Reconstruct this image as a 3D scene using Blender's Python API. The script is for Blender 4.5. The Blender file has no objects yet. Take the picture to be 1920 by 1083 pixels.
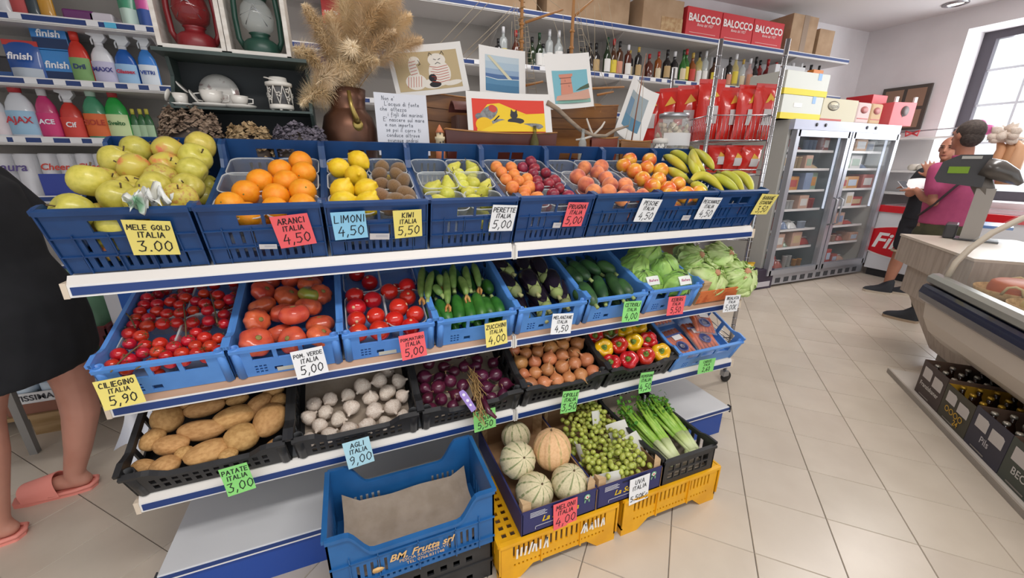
import bpy, math, random
from mathutils import Vector, Matrix, Euler, noise
random.seed(11)
SC = bpy.context.scene
COL = SC.collection
R_ = math.radians
# ------------------------------------------------------------------ camera
CAM = Vector((0.6985, -1.3358, 1.4286))
FPX = 741.4
CROT = (Matrix.Rotation(-0.3866, 3, 'Z') @ Matrix.Rotation(1.2586, 3, 'X') @ Matrix.Rotation(0.0062, 3, 'Z'))
cd = bpy.data.cameras.new('camera')
cd.sensor_width = 36.0
cd.sensor_fit = 'HORIZONTAL'
cd.lens = FPX / 1920 * 36.0
cd.clip_start = 0.02
cam = bpy.data.objects.new('camera', cd)
COL.objects.link(cam)
cam.matrix_world = Matrix.Translation(CAM) @ CROT.to_4x4()
SC.camera = cam
# ------------------------------------------------------------------ world, lights, exposure
SC.view_settings.view_transform = 'Standard'
SC.view_settings.look = 'None'
SC.view_settings.gamma = 1.0
SC.view_settings.exposure = 0.13
W = bpy.data.worlds.new('daylight')
SC.world = W
W.use_nodes = True
bg = W.node_tree.nodes['Background']
bg.inputs[0].default_value = (0.93, 0.97, 1.0, 1)
bg.inputs[1].default_value = 1.15

def area(name, loc, rot, sx, sy, power, col=(1, 1, 1)):
    l = bpy.data.lights.new(name, 'AREA')
    l.shape = 'RECTANGLE'
    l.size, l.size_y, l.energy, l.color = sx, sy, power, col
    o = bpy.data.objects.new(name, l)
    COL.objects.link(o)
    o.location = loc
    o.rotation_euler = rot
    return o
# fluorescent ceiling fittings of the shop and the daylight of the side window
area('ceiling_lamp_front', (1.2, -1.7, 3.12), (0, 0, 0), 2.6, 0.35, 58, (1.0, 0.97, 0.93))
area('ceiling_lamp_aisle', (1.6, 1.55, 3.12), (0, 0, 0), 3.0, 0.3, 23, (1.0, 0.97, 0.95))
area('ceiling_lamp_counter', (5.4, 0.3, 3.12), (0, 0, 0), 2.0, 0.4, 40, (1.0, 0.96, 0.93))
area('window_daylight', (8.32, 0.75, 2.15), (0, R_(90), 0), 1.5, 1.4, 75, (0.92, 0.96, 1.0))
# ------------------------------------------------------------------ pixel rays of the photograph (1920 x 1083)
def ray(u, v):
    return CROT @ Vector(((u - 960) / FPX, -(v - 541.5) / FPX, -1.0))
def at(u, v, x=None, y=None, z=None):
    d = ray(u, v)
    if x is not None: t = (x - CAM.x) / d.x
    elif y is not None: t = (y - CAM.y) / d.y
    else: t = (z - CAM.z) / d.z
    return CAM + d * t
def on(M, u, v, h, ax=2):
    """local coordinates, in frame M, of the point that a line of sight meets on local axis ax = h"""
    I = M.inverted()
    o = I @ CAM
    d = I.to_3x3() @ ray(u, v)
    return o + d * ((h - o[ax]) / d[ax])
def pix(P):
    q = CROT.transposed() @ (Vector(P) - CAM)
    if q.z > -0.05: return (-9999, -9999)
    return (960 + FPX * q.x / -q.z, 541.5 - FPX * q.y / -q.z)
# ------------------------------------------------------------------ helpers
def T(x, y=None, z=None):
    return Matrix.Translation(Vector((x, y, z)) if y is not None else Vector(x))
def RX(a): return Matrix.Rotation(R_(a), 4, 'X')
def RY(a): return Matrix.Rotation(R_(a), 4, 'Y')
def RZ(a): return Matrix.Rotation(R_(a), 4, 'Z')
def SCL(x, y=None, z=None):
    if y is None: y = z = x
    return Matrix.Diagonal((x, y, z, 1))
I4 = Matrix.Identity(4)

def look(d, up=Vector((0, 0, 1))):
    """rotation that takes local z to direction d"""
    return Vector(d).normalized().to_track_quat('Z', 'Y').to_matrix().to_4x4()

class MB:
    def __init__(s):
        s.v = []; s.f = []; s.m = []; s.s = []
    def add(s, vs, fs, m=0, sm=False, M=None):
        b = len(s.v)
        if M is None: s.v += [Vector(p) for p in vs]
        else: s.v += [M @ Vector(p) for p in vs]
        for f in fs:
            s.f.append([b + i for i in f]); s.m.append(m); s.s.append(sm)
        return s
    def box(s, c, d, m=0, M=None):
        x, y, z = c; a, b, h = d[0] / 2, d[1] / 2, d[2] / 2
        vs = [(x + i * a, y + j * b, z + k * h) for k in (-1, 1) for j in (-1, 1) for i in (-1, 1)]
        return s.add(vs, [(0, 2, 3, 1), (4, 5, 7, 6), (0, 1, 5, 4), (2, 6, 7, 3), (0, 4, 6, 2), (1, 3, 7, 5)], m, False, M)
    def bx(s, x0, x1, y0, y1, z0, z1, m=0, M=None):
        return s.box(((x0 + x1) / 2, (y0 + y1) / 2, (z0 + z1) / 2), (abs(x1 - x0), abs(y1 - y0), abs(z1 - z0)), m, M)
    def lathe(s, prof, n=20, m=0, M=None, fn=None, sm=True):
        vs = []; fs = []
        for (r, z) in prof:
            for i in range(n):
                a = 2 * math.pi * i / n
                rr, zz = (r, z) if fn is None else fn(a, r, z)
                vs.append((rr * math.cos(a), rr * math.sin(a), zz))
        for j in range(len(prof) - 1):
            for i in range(n):
                k = (i + 1) % n
                fs.append((j * n + i, j * n + k, (j + 1) * n + k, (j + 1) * n + i))
        if prof[0][0] > 1e-6: fs.append(tuple(reversed(range(n))))
        if prof[-1][0] > 1e-6 and not (len(prof) == 2 and prof[0][0] < 1e-6): fs.append(tuple((len(prof) - 1) * n + i for i in range(n)))
        return s.add(vs, fs, m, sm, M)
    def tube(s, path, r, n=8, m=0, M=None, caps=True, sm=True, squash=1.0):
        P = [Vector(p) for p in path]
        rs = r if isinstance(r, (list, tuple)) else [r] * len(P)
        vs = []; fs = []
        t0 = (P[1] - P[0]).normalized()
        u = t0.cross(Vector((0, 0, 1)))
        if u.length < 1e-3: u = t0.cross(Vector((0, 1, 0)))
        u.normalize()
        for i, p in enumerate(P):
            if i == 0: t = P[1] - P[0]
            elif i == len(P) - 1: t = P[-1] - P[-2]
            else: t = P[i + 1] - P[i - 1]
            t.normalize()
            u = (u - t * u.dot(t))
            u.normalize()
            w = t.cross(u)
            for k in range(n):
                a = 2 * math.pi * k / n
                vs.append(p + u * (rs[i] * math.cos(a)) + w * (rs[i] * squash * math.sin(a)))
        for j in range(len(P) - 1):
            for k in range(n):
                l = (k + 1) % n
                fs.append((j * n + k, j * n + l, (j + 1) * n + l, (j + 1) * n + k))
        if caps:
            fs.append(tuple(reversed(range(n))))
            fs.append(tuple((len(P) - 1) * n + k for k in range(n)))
        return s.add(vs, fs, m, sm, M)
    def ball(s, r=1, nu=16, nv=10, m=0, M=None, fn=None):
        prof = [(r * math.sin(math.pi * j / nv) if 0 < j < nv else 0.0, -r * math.cos(math.pi * j / nv)) for j in range(nv + 1)]
        return s.lathe(prof, nu, m, M, fn)
    def prism(s, poly, h, m=0, M=None, sm=False):
        n = len(poly)
        vs = [(p[0], p[1], 0) for p in poly] + [(p[0], p[1], h) for p in poly]
        fs = [tuple(reversed(range(n))), tuple(range(n, 2 * n))]
        s.add(vs, fs, m, False, M)
        return s.add(vs, [(i, (i + 1) % n, n + (i + 1) % n, n + i) for i in range(n)], m, sm, M)
    def sheet(s, fn, nu, nv, m=0, M=None, sm=True, th=0.0):
        """grid surface fn(u,v) with u,v in 0..1, optional thickness along z of the local frame"""
        vs = []; fs = []
        for j in range(nv + 1):
            for i in range(nu + 1): vs.append(Vector(fn(i / nu, j / nv)))
        w = nu + 1
        for j in range(nv):
            for i in range(nu): fs.append((j * w + i, j * w + i + 1, (j + 1) * w + i + 1, (j + 1) * w + i))
        s.add(vs, fs, m, sm, M)
        if th:
            b = [p - Vector((0, 0, th)) for p in vs]
            s.add(b, [tuple(reversed(f)) for f in fs], m, sm, M)
            rim = [i for i in range(w)] + [j * w + nu for j in range(1, nv + 1)] + [nv * w + i for i in range(nu - 1, -1, -1)] + [j * w for j in range(nv - 1, 0, -1)]
            k = len(rim)
            s.add([vs[i] for i in rim] + [b[i] for i in rim], [(i, k + i, k + (i + 1) % k, (i + 1) % k) for i in range(k)], m, False, M)
        return s
    def panel(s, W, hf, holes, th, O, U, V, N, m=0, lip=0, liph=0.012, steps=0):
        """wall W long with top profile hf(s), pierced by holes (s0,s1,t0,t1), thickness th along N"""
        if not callable(hf):
            hc = hf; hf = lambda q: hc
        O, U, V, N = Vector(O), Vector(U), Vector(V), Vector(N)
        sb = sorted(set([0.0, W] + [round(h[0], 5) for h in holes] + [round(h[1], 5) for h in holes] + [W * i / steps for i in range(1, steps)] if steps else
                        set([0.0, W] + [round(h[0], 5) for h in holes] + [round(h[1], 5) for h in holes])))
        sb = [sb[0]] + [b for a, b in zip(sb, sb[1:]) if b - a > 1e-5]
        tb = sorted(set([0.0] + [round(h[2], 5) for h in holes] + [round(h[3], 5) for h in holes]))
        ns, nt = len(sb) - 1, len(tb)
        def solid(i, j):
            if i < 0 or i >= ns or j < 0 or j >= nt: return False
            cs = (sb[i] + sb[i + 1]) / 2
            ct = (tb[j] + tb[j + 1]) / 2 if j < nt - 1 else 1e9
            return not any(h[0] < cs < h[1] and h[2] < ct < h[3] for h in holes)
        def P(i, j, d):
            t = tb[j] if j < nt else hf(sb[i])
            return O + U * sb[i] + V * t + N * d
        for i in range(ns):
            for j in range(nt):
                if not solid(i, j): continue
                a, b, c, d = P(i, j, 0), P(i + 1, j, 0), P(i + 1, j + 1, 0), P(i, j + 1, 0)
                e, f, g, h = P(i, j, th), P(i + 1, j, th), P(i + 1, j + 1, th), P(i, j + 1, th)
                fs = [(0, 3, 2, 1), (4, 5, 6, 7)]
                if not solid(i, j - 1): fs.append((0, 1, 5, 4))
                if not solid(i, j + 1): fs.append((3, 7, 6, 2))
                if not solid(i - 1, j): fs.append((0, 4, 7, 3))
                if not solid(i + 1, j): fs.append((1, 2, 6, 5))
                s.add([a, b, c, d, e, f, g, h], fs, m)
        if lip:
            k = max(2, steps or 1)
            for i in range(k):
                s0, s1 = W * i / k, W * (i + 1) / k
                vs = []
                for q in (s0, s1):
                    for (t, d) in ((hf(q), -lip), (hf(q) - liph, -lip), (hf(q) - liph, th + 0.001), (hf(q) + 0.002, th + 0.001)):
                        vs.append(O + U * q + V * t + N * d)
                fs = [(0, 1, 5, 4), (1, 2, 6, 5), (2, 3, 7, 6), (3, 0, 4, 7)]
                if i == 0: fs.append((3, 2, 1, 0))
                if i == k - 1: fs.append((4, 5, 6, 7))
                s.add(vs, fs, m)
        return s
    def mesh(s, name, mats):
        me = bpy.data.meshes.new(name)
        me.from_pydata([tuple(p) for p in s.v], [], s.f)
        for x in (mats if isinstance(mats, (list, tuple)) else [mats]): me.materials.append(x)
        me.polygons.foreach_set('material_index', s.m)
        me.polygons.foreach_set('use_smooth', s.s)
        me.update()
        return me
    def build(s, name, mats, parent=None, M=None, bevel=0):
        o = inst(s.mesh(name, mats), name, M, parent)
        if bevel:
            b = o.modifiers.new('bevel', 'BEVEL')
            b.width = bevel; b.segments = 2; b.limit_method = 'ANGLE'; b.angle_limit = R_(50)
        return o

def inst(me, name, M=None, parent=None):
    o = bpy.data.objects.new(name, me)
    COL.objects.link(o)
    if parent is not None: o.parent = parent
    if M is not None: o.matrix_basis = M
    return o
def tag(o, label, cat, group=None):
    o['label'] = label; o['category'] = cat
    if group: o['group'] = group
    return o
def thing(name, label, cat, M=None, group=None):
    o = inst(None, name, M)
    o.empty_display_size = 0.05
    return tag(o, label, cat, group)
def struct(o):
    o['kind'] = 'structure'
    return o

# ------------------------------------------------------------------ materials
def C(h):
    h = h.lstrip('#'); h = ''.join(c * 2 for c in h) if len(h) == 3 else h
    f = lambda c: c / 12.92 if c <= 0.04045 else ((c + 0.055) / 1.055) ** 2.4
    return tuple(f(int(h[i:i + 2], 16) / 255) for i in (0, 2, 4)) + (1,)
MATS = {}
def mat(name, col, rough=0.5, metal=0.0, col2=None, scale=8.0, lo=0.4, hi=0.65, detail=3, stretch=None, bump=0.0, bscale=40.0,
        rand=0.0, coat=0.0, sss=0.0, alpha=1.0, spec=0.5, emit=0.0, sheen=0.0, wave=False):
    if name in MATS: return MATS[name]
    m = bpy.data.materials.new(name)
    m.use_nodes = True
    nt = m.node_tree; nd = nt.nodes; ln = nt.links
    b = nd['Principled BSDF']
    c1 = C(col) if isinstance(col, str) else col
    b.inputs['Base Color'].default_value = c1
    b.inputs['Roughness'].default_value = rough
    b.inputs['Metallic'].default_value = metal
    b.inputs['Specular IOR Level'].default_value = spec
    b.inputs['Alpha'].default_value = alpha
    b.inputs['Coat Weight'].default_value = coat
    b.inputs['Sheen Weight'].default_value = sheen
    if sss:
        b.inputs['Subsurface Weight'].default_value = sss
        b.inputs['Subsurface Radius'].default_value = (0.02, 0.012, 0.008)
        b.inputs['Subsurface Scale'].default_value = 0.3
    if emit:
        b.inputs['Emission Color'].default_value = c1
        b.inputs['Emission Strength'].default_value = emit
    tc = None
    out = None
    if col2 or bump:
        tc = nd.new('ShaderNodeTexCoord')
        src = tc.outputs['Object']
        if stretch:
            mp = nd.new('ShaderNodeMapping'); mp.inputs['Scale'].default_value = stretch
            ln.new(src, mp.inputs['Vector']); src = mp.outputs['Vector']
    if col2:
        if wave:
            n = nd.new('ShaderNodeTexWave'); n.inputs['Scale'].default_value = scale
            n.inputs['Distortion'].default_value = 4.0; n.inputs['Detail'].default_value = 3
            fac = n.outputs['Fac']
        else:
            n = nd.new('ShaderNodeTexNoise'); n.inputs['Scale'].default_value = scale
            n.inputs['Detail'].default_value = detail; fac = n.outputs['Fac']
            if rand:
                oi = nd.new('ShaderNodeObjectInfo'); ad = nd.new('ShaderNodeVectorMath'); ad.operation = 'ADD'
                ml = nd.new('ShaderNodeMath'); ml.operation = 'MULTIPLY'; ml.inputs[1].default_value = 37.0
                ln.new(oi.outputs['Random'], ml.inputs[0]); ln.new(src, ad.inputs[0]); ln.new(ml.outputs[0], ad.inputs[1])
                src2 = ad.outputs[0]
            else: src2 = src
            ln.new(src2, n.inputs['Vector'])
        if wave: ln.new(src, n.inputs['Vector'])
        r = nd.new('ShaderNodeValToRGB')
        r.color_ramp.elements[0].position = lo; r.color_ramp.elements[1].position = hi
        r.color_ramp.elements[0].color = c1
        r.color_ramp.elements[1].color = C(col2) if isinstance(col2, str) else col2
        ln.new(fac, r.inputs['Fac'])
        out = r.outputs['Color']
    if rand:
        oi = nd.new('ShaderNodeObjectInfo'); hs = nd.new('ShaderNodeHueSaturation')
        mr = nd.new('ShaderNodeMapRange'); mr.inputs['To Min'].default_value = 1 - rand; mr.inputs['To Max'].default_value = 1 + rand
        ln.new(oi.outputs['Random'], mr.inputs['Value']); ln.new(mr.outputs['Result'], hs.inputs['Value'])
        m2 = nd.new('ShaderNodeMapRange'); m2.inputs['To Min'].default_value = 0.5 - rand * 0.08; m2.inputs['To Max'].default_value = 0.5 + rand * 0.08
        fr = nd.new('ShaderNodeMath'); fr.operation = 'FRACT'; mu = nd.new('ShaderNodeMath'); mu.operation = 'MULTIPLY'; mu.inputs[1].default_value = 7.13
        ln.new(oi.outputs['Random'], mu.inputs[0]); ln.new(mu.outputs[0], fr.inputs[0]); ln.new(fr.outputs[0], m2.inputs['Value'])
        ln.new(m2.outputs['Result'], hs.inputs['Hue'])
        if out: ln.new(out, hs.inputs['Color'])
        else: hs.inputs['Color'].default_value = c1
        out = hs.outputs['Color']
    if out: ln.new(out, b.inputs['Base Color'])
    if bump:
        n2 = nd.new('ShaderNodeTexNoise'); n2.inputs['Scale'].default_value = bscale; n2.inputs['Detail'].default_value = 3
        ln.new(src, n2.inputs['Vector'])
        bp = nd.new('ShaderNodeBump'); bp.inputs['Strength'].default_value = bump; bp.inputs['Distance'].default_value = 0.004
        ln.new(n2.outputs['Fac'], bp.inputs['Height']); ln.new(bp.outputs['Normal'], b.inputs['Normal'])
    MATS[name] = m
    return m
def flat(h, rough=0.55):
    return mat('paint_' + h.lstrip('#') + ('' if rough == 0.55 else '_%d' % int(rough * 100)), h, rough)
WHITE = flat('#e9e6e4', 0.4)
INK = flat('#15151c', 0.7)
BLUESTRIP = mat('navy_strip', '#1c3a78', 0.45)
CHROME = mat('chrome', '#b9b9bd', 0.22, 1.0)
STEEL = mat('brushed_steel', '#a9abb0', 0.35, 0.8)
CLEAR = mat('clear_plastic', '#eef2f4', 0.08, alpha=0.17, spec=0.8)
FILM = mat('plastic_film', '#f4f6f8', 0.12, alpha=0.13, spec=1.0)
GLASS = mat('pane_glass', '#dfeaec', 0.03, alpha=0.12, spec=0.7)
CARD = mat('brown_cardboard', '#a98b6d', 0.85, col2='#b99c7e', scale=5)
PAPERLINER = mat('grey_brown_paper', '#a8998a', 0.9, col2='#9a8b7b', scale=14, bump=0.4, bscale=60)
WOODPALE = mat('pale_wood', '#c9a981', 0.75, col2='#b08d66', scale=6, stretch=(1, 8, 8))

# ------------------------------------------------------------------ lettering
GL = {  # hand written strokes on a 0..1 high grid
 'A': ([(0, 0), (.3, 1), (.6, 0)], [(.12, .38), (.5, .38)]), 'B': ([(0, 0), (0, 1), (.4, .95), (.42, .6), (0, .52), (.48, .42), (.48, .08), (0, 0)],),
 'C': ([(.5, .85), (.3, 1), (.08, .8), (0, .4), (.15, .05), (.5, .08)],), 'D': ([(0, 0), (0, 1), (.35, .9), (.52, .5), (.35, .08), (0, 0)],),
 'E': ([(.48, 1), (0, 1), (0, 0), (.48, 0)], [(0, .52), (.4, .52)]), 'F': ([(.48, 1), (0, 1), (0, 0)], [(0, .52), (.4, .52)]),
 'G': ([(.5, .85), (.3, 1), (.06, .75), (0, .35), (.2, 0), (.5, .12), (.5, .42), (.3, .42)],), 'H': ([(0, 0), (0, 1)], [(.48, 0), (.48, 1)], [(0, .5), (.48, .5)]),
 'I': ([(.1, 0), (.1, 1)],), 'J': ([(.45, 1), (.42, .2), (.2, 0), (0, .18)],), 'K': ([(0, 0), (0, 1)], [(.48, 1), (0, .45), (.5, 0)]),
 'L': ([(0, 1), (0, 0), (.45, .03)],), 'M': ([(0, 0), (.06, 1), (.3, .35), (.56, 1), (.62, 0)],), 'N': ([(0, 0), (.02, 1), (.48, 0), (.5, 1)],),
 'O': ([(.25, 1), (.03, .7), (.05, .25), (.27, 0), (.5, .3), (.46, .78), (.25, 1)],), 'P': ([(0, 0), (0, 1), (.4, .95), (.46, .65), (.3, .48), (0, .46)],),
 'Q': ([(.25, 1), (.03, .7), (.05, .25), (.27, 0), (.5, .3), (.46, .78), (.25, 1)], [(.3, .25), (.55, -.08)]),
 'R': ([(0, 0), (0, 1), (.4, .95), (.44, .62), (0, .5), (.5, 0)],), 'S': ([(.46, .88), (.25, 1), (.04, .8), (.15, .58), (.42, .42), (.44, .15), (.2, 0), (0, .14)],),
 'T': ([(0, 1), (.52, 1)], [(.26, 1), (.26, 0)]), 'U': ([(0, 1), (.03, .2), (.25, 0), (.45, .2), (.48, 1)],), 'V': ([(0, 1), (.25, 0), (.5, 1)],),
 'W': ([(0, 1), (.15, 0), (.32, .65), (.48, 0), (.64, 1)],), 'Z': ([(0, 1), (.5, 1), (0, 0), (.52, .02)],),
 '0': ([(.25, 1), (.03, .7), (.04, .25), (.25, 0), (.48, .3), (.46, .78), (.25, 1)],), '1': ([(0, .75), (.2, 1), (.2, 0)],),
 '2': ([(0, .8), (.2, 1), (.45, .8), (.36, .5), (0, 0), (.5, .02)],), '3': ([(0, .95), (.42, 1), (.2, .6), (.48, .4), (.4, .06), (.15, 0), (0, .1)],),
 '4': ([(.28, 1), (0, .35), (.52, .38)], [(.4, .65), (.36, -.05)]), '5': ([(.48, 1), (.08, 1), (.05, .55), (.35, .6), (.48, .32), (.3, 0), (0, .06)],),
 '6': ([(.4, 1), (.1, .6), (.04, .2), (.25, 0), (.46, .2), (.3, .48), (.06, .3)],), '9': ([(.42, .6), (.15, .5), (.05, .78), (.28, 1), (.46, .8), (.42, .3), (.2, 0)],),
 ',': ([(.1, .1), (.02, -.2)],), '.': ([(.06, .0), (.1, .06), (.12, .0), (.06, .0)],), "'": ([(.08, 1), (.03, .75)],), ' ': (),
 'a': ([(.4, .5), (.15, .52), (.02, .25), (.15, 0), (.38, .15), (.4, .5), (.44, 0)],), 'c': ([(.4, .45), (.18, .52), (.02, .25), (.18, 0), (.42, .08)],),
 'd': ([(.4, .4), (.15, .5), (.02, .22), (.18, 0), (.38, .15), (.42, 1), (.44, 0)],), 'e': ([(.03, .25), (.4, .3), (.3, .52), (.1, .45), (.03, .2), (.2, 0), (.42, .1)],),
 'f': ([(.38, .95), (.22, .95), (.18, .6), (.14, -.3)], [(.02, .5), (.35, .52)]), 'g': ([(.4, .45), (.15, .52), (.03, .28), (.18, .08), (.4, .2), (.38, -.3), (.1, -.35)],),
 'h': ([(.03, 1), (.03, 0), (.08, .4), (.3, .52), (.38, .3), (.38, 0)],), 'i': ([(.06, .5), (.06, 0)], [(.06, .7), (.08, .76)]), 'l': ([(.05, 1), (.05, .1), (.14, 0)],),
 'm': ([(.02, 0), (.03, .5), (.05, .35), (.18, .52), (.26, .35), (.26, 0)], [(.26, .35), (.4, .52), (.5, .35), (.5, 0)]), 'n': ([(.02, 0), (.03, .5), (.06, .35), (.26, .52), (.36, .32), (.36, 0)],),
 'o': ([(.2, .52), (.03, .3), (.18, 0), (.38, .22), (.2, .52)],), 'p': ([(.03, .5), (.03, -.35)], [(.03, .4), (.25, .52), (.38, .28), (.22, .02), (.03, .12)]),
 'q': ([(.38, .5), (.38, -.35)], [(.38, .4), (.15, .5), (.03, .25), (.16, .02), (.38, .15)]), 'r': ([(.03, 0), (.04, .5), (.08, .35), (.3, .5)],),
 's': ([(.32, .46), (.12, .5), (.06, .35), (.3, .2), (.25, .02), (.02, .05)],), 't': ([(.15, .9), (.15, .1), (.3, 0)], [(.0, .55), (.32, .57)]),
 'u': ([(.03, .5), (.05, .1), (.2, 0), (.36, .15), (.37, .5), (.4, 0)],), 'v': ([(.02, .5), (.18, 0), (.36, .5)],), 'z': ([(.02, .5), (.34, .5), (.04, 0), (.36, .02)],)}
def strokes(text, h, slant=0.1, jit=0.02, gap=0.22):
    """list of polylines for a line of handwriting, and its width"""
    x = 0; out = []
    for ch in text:
        g = GL.get(ch, ())
        w = 0.3 if ch == ' ' else max([p[0] for l in g for p in l] + [0.08])
        dy = random.uniform(-jit, jit)
        for l in g: out.append([((x + p[0] + slant * p[1]) * h, (p[1] + dy) * h) for p in l])
        x += w + gap
    return out, (x - gap) * h
def ribbon(mb, line, w, zf, m=0, M=None):
    for a, b in zip(line, line[1:]):
        a = Vector(a); b = Vector(b); d = b - a
        if d.length < 1e-6: continue
        d.normalize(); n = Vector((-d.y, d.x)) * (w / 2); e = d * (w * 0.35)
        q = [a - e - n, b + e - n, b + e + n, a - e + n]
        mb.add([(p.x, p.y, zf(p.x, p.y)) for p in q], [(0, 1, 2, 3)], m, False, M)
def write(mb, lines, cx, zf=lambda x, y: 0.0, m=0, M=None, w=0.0022):
    """lines of (text, baseline y, letter height, centre offset)"""
    for l in lines:
        st, wd = strokes(l[0], l[2])
        ox = cx - wd / 2 + (l[3] if len(l) > 3 else 0)
        for q in st: ribbon(mb, [(p[0] + ox, p[1] + l[1]) for p in q], w, zf, m, M)
def printed(name, text, size, material, parent, M, shear=0.0, bold=0.0, align='CENTER', sx=1.0):
    cu = bpy.data.curves.new('tmp', 'FONT')
    cu.body = text; cu.size = size; cu.shear = shear; cu.offset = bold; cu.align_x = align; cu.align_y = 'CENTER'
    cu.resolution_u = 3
    o = bpy.data.objects.new('tmp', cu)
    COL.objects.link(o)
    bpy.context.view_layer.update()
    me = bpy.data.meshes.new_from_object(o)
    bpy.data.objects.remove(o); bpy.data.curves.remove(cu)
    me.name = name
    me.materials.clear(); me.materials.append(material)
    return inst(me, name, M @ SCL(sx, 1, 1), parent)
# ------------------------------------------------------------------ the room
WALLM = mat('plaster_white', '#e4e0e1', 0.85, col2='#dcd8d9', scale=2.0, bump=0.15, bscale=30)
CEILM = mat('ceiling_white', '#dcd7d6', 0.9)
TILE = mat('beige_floor_tile', '#d3c7b7', 0.28, col2='#c8bbab', scale=5, detail=5, rand=0.03, lo=0.3, hi=0.75, bump=0.03, bscale=8)
GROUT = mat('grey_grout', '#655f59', 0.9)
XR, YB, ZC = 7.82, 2.75, 3.2
XL, YF = -3.2, -3.6
ANG = 44.5
TA = Vector((math.cos(R_(ANG)), math.sin(R_(ANG)), 0)); TB = Vector((-TA.y, TA.x, 0))
def AB(a, b, z=0.0): return TA * a + TB * b + Vector((0, 0, z))
MAB = RZ(ANG)            # frame whose x runs along the counter, y to the back wall
fl = struct(MB().bx(XL, XR + 0.6, YF, YB, -0.1, -0.004).build('floor', GROUT))
tmb = MB(); g = 0.1472; e = 0.0018
tmb.add([(-g, -g, 0), (g, -g, 0), (g, g, 0), (-g, g, 0), (-g - e, -g - e, -.004), (g + e, -g - e, -.004), (g + e, g + e, -.004), (-g - e, g + e, -.004)],
        [(0, 1, 2, 3), (4, 5, 1, 0), (5, 6, 2, 1), (6, 7, 3, 2), (7, 4, 0, 3)])
tme = tmb.mesh('tile', TILE)
seen, rest = [], []
for i in range(-20, 28):
    for j in range(-26, 22):
        p = AB(2.18 + 0.3 * (i + .5), -2.454 + 0.3 * (j + .5))
        if not (XL + .25 < p.x < XR - .1 and YF + .2 < p.y < YB - .1): continue
        u, v = pix(p)
        hidden = (0.1 < p.x < 2.4 and 0.0 < p.y < 0.95) or (5.2 < p.x < 7.0 and p.y > 1.8) or TB.dot(p) < -3.6
        if -120 < u < 2040 and 0 < v < 1200 and not hidden: seen.append(((p - CAM).length, p))
        else: rest.append(p)
seen.sort(key=lambda q: q[0])
for d, p in seen[:300]: inst(tme, 'tile', T(p) @ MAB, fl)
rb = MB()
for p in rest + [q[1] for q in seen[300:]]:
    rb.add(tmb.v, tmb.f, 0, False, T(p) @ MAB)
o = rb.build('tile_field', TILE, fl); o['kind'] = 'stuff'
struct(MB().bx(XL, XR + .7, YB, YB + .2, 0, ZC).build('wall_back', WALLM))
struct(MB().bx(XL - .2, XL, YF, YB, 0, ZC).build('wall_left', WALLM))
struct(MB().bx(XL, XR + .7, YF, YB, ZC, ZC + .1).build('ceiling', CEILM))
# right wall with a deep window opening (y -0.05..1.68, z 1.05..2.97)
wy0, wy1, wz0, wz1 = -0.1, 1.68, 1.0, 2.97
wr = MB()
wr.bx(XR, XR + .6, wy1, YB, 0, ZC).bx(XR, XR + .6, YF, wy0, 0, ZC).bx(XR, XR + .6, wy0, wy1, 0, wz0).bx(XR, XR + .6, wy0, wy1, wz1, ZC)
struct(wr.build('wall_right', WALLM))
DARKFR = mat('dark_window_frame', '#4a444c', 0.5)
win = struct(inst(None, 'window_1', T(8.25, (wy0 + wy1) / 2, (wz0 + wz1) / 2)))
hw, hh = (wy1 - wy0) / 2 - .12, (wz1 - wz0) / 2 - .06
fm = MB().bx(-.04, .04, -hw - .14, -hw + .0, -hh - .1, hh + .1).bx(-.04, .04, hw - .0, hw + .14, -hh - .1, hh + .1).bx(-.04, .04, -hw, hw, hh - .03, hh + .1).bx(-.04, .04, -hw, hw, -hh - .1, -hh + .05)
fm.build('window_frame', DARKFR, win)
bm_ = MB()
for k in range(-1, 2): bm_.bx(-.015, .015, k * .42 - .012, k * .42 + .012, -hh, hh)
for z in (-.3, .15, .55): bm_.bx(-.014, .014, -hw, hw, z - .014, z + .014)
bm_.build('glazing_bars', mat('pale_bar', '#c9ccd2', .5), win)
for k in range(-2, 2):
    MB().bx(-.004, .004, k * .42 + .015, k * .42 + .405, -hh + .06, hh - .04).build('pane', GLASS, win)
# round spot in the ceiling
spot = thing('ceiling_spotlight', 'round chrome recessed spotlight in the white ceiling above the fridge', 'ceiling light', T(7.47, 1.72, ZC - .0))
MB().lathe([(.115, 0), (.115, -.012), (.085, -.02), (.08, -.004)], 28).build('trim_ring', CHROME, spot)
MB().lathe([(0.0, -.006), (.075, -.006), (.08, -.002)], 24).build('bulb', mat('lamp_glow', '#fff6ea', .4, emit=1.2), spot)
# ceiling fittings over the aisles (they carry the area lamps above)
for n, x, y, w, d in (('fluorescent lamp over the front aisle', 1.2, -1.7, 2.6, .35), ('fluorescent lamp over the back aisle', 1.6, 1.55, 3.0, .3), ('fluorescent lamp above the cheese counter', 5.4, .3, 2.0, .4)):
    t = thing('ceiling_lamp', 'long white ' + n, 'ceiling light', T(x, y, ZC), 'fluorescent ceiling fittings')
    MB().bx(-w / 2 - .03, w / 2 + .03, -d / 2 - .03, d / 2 + .03, -.06, 0).build('housing', WHITE, t)

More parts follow.
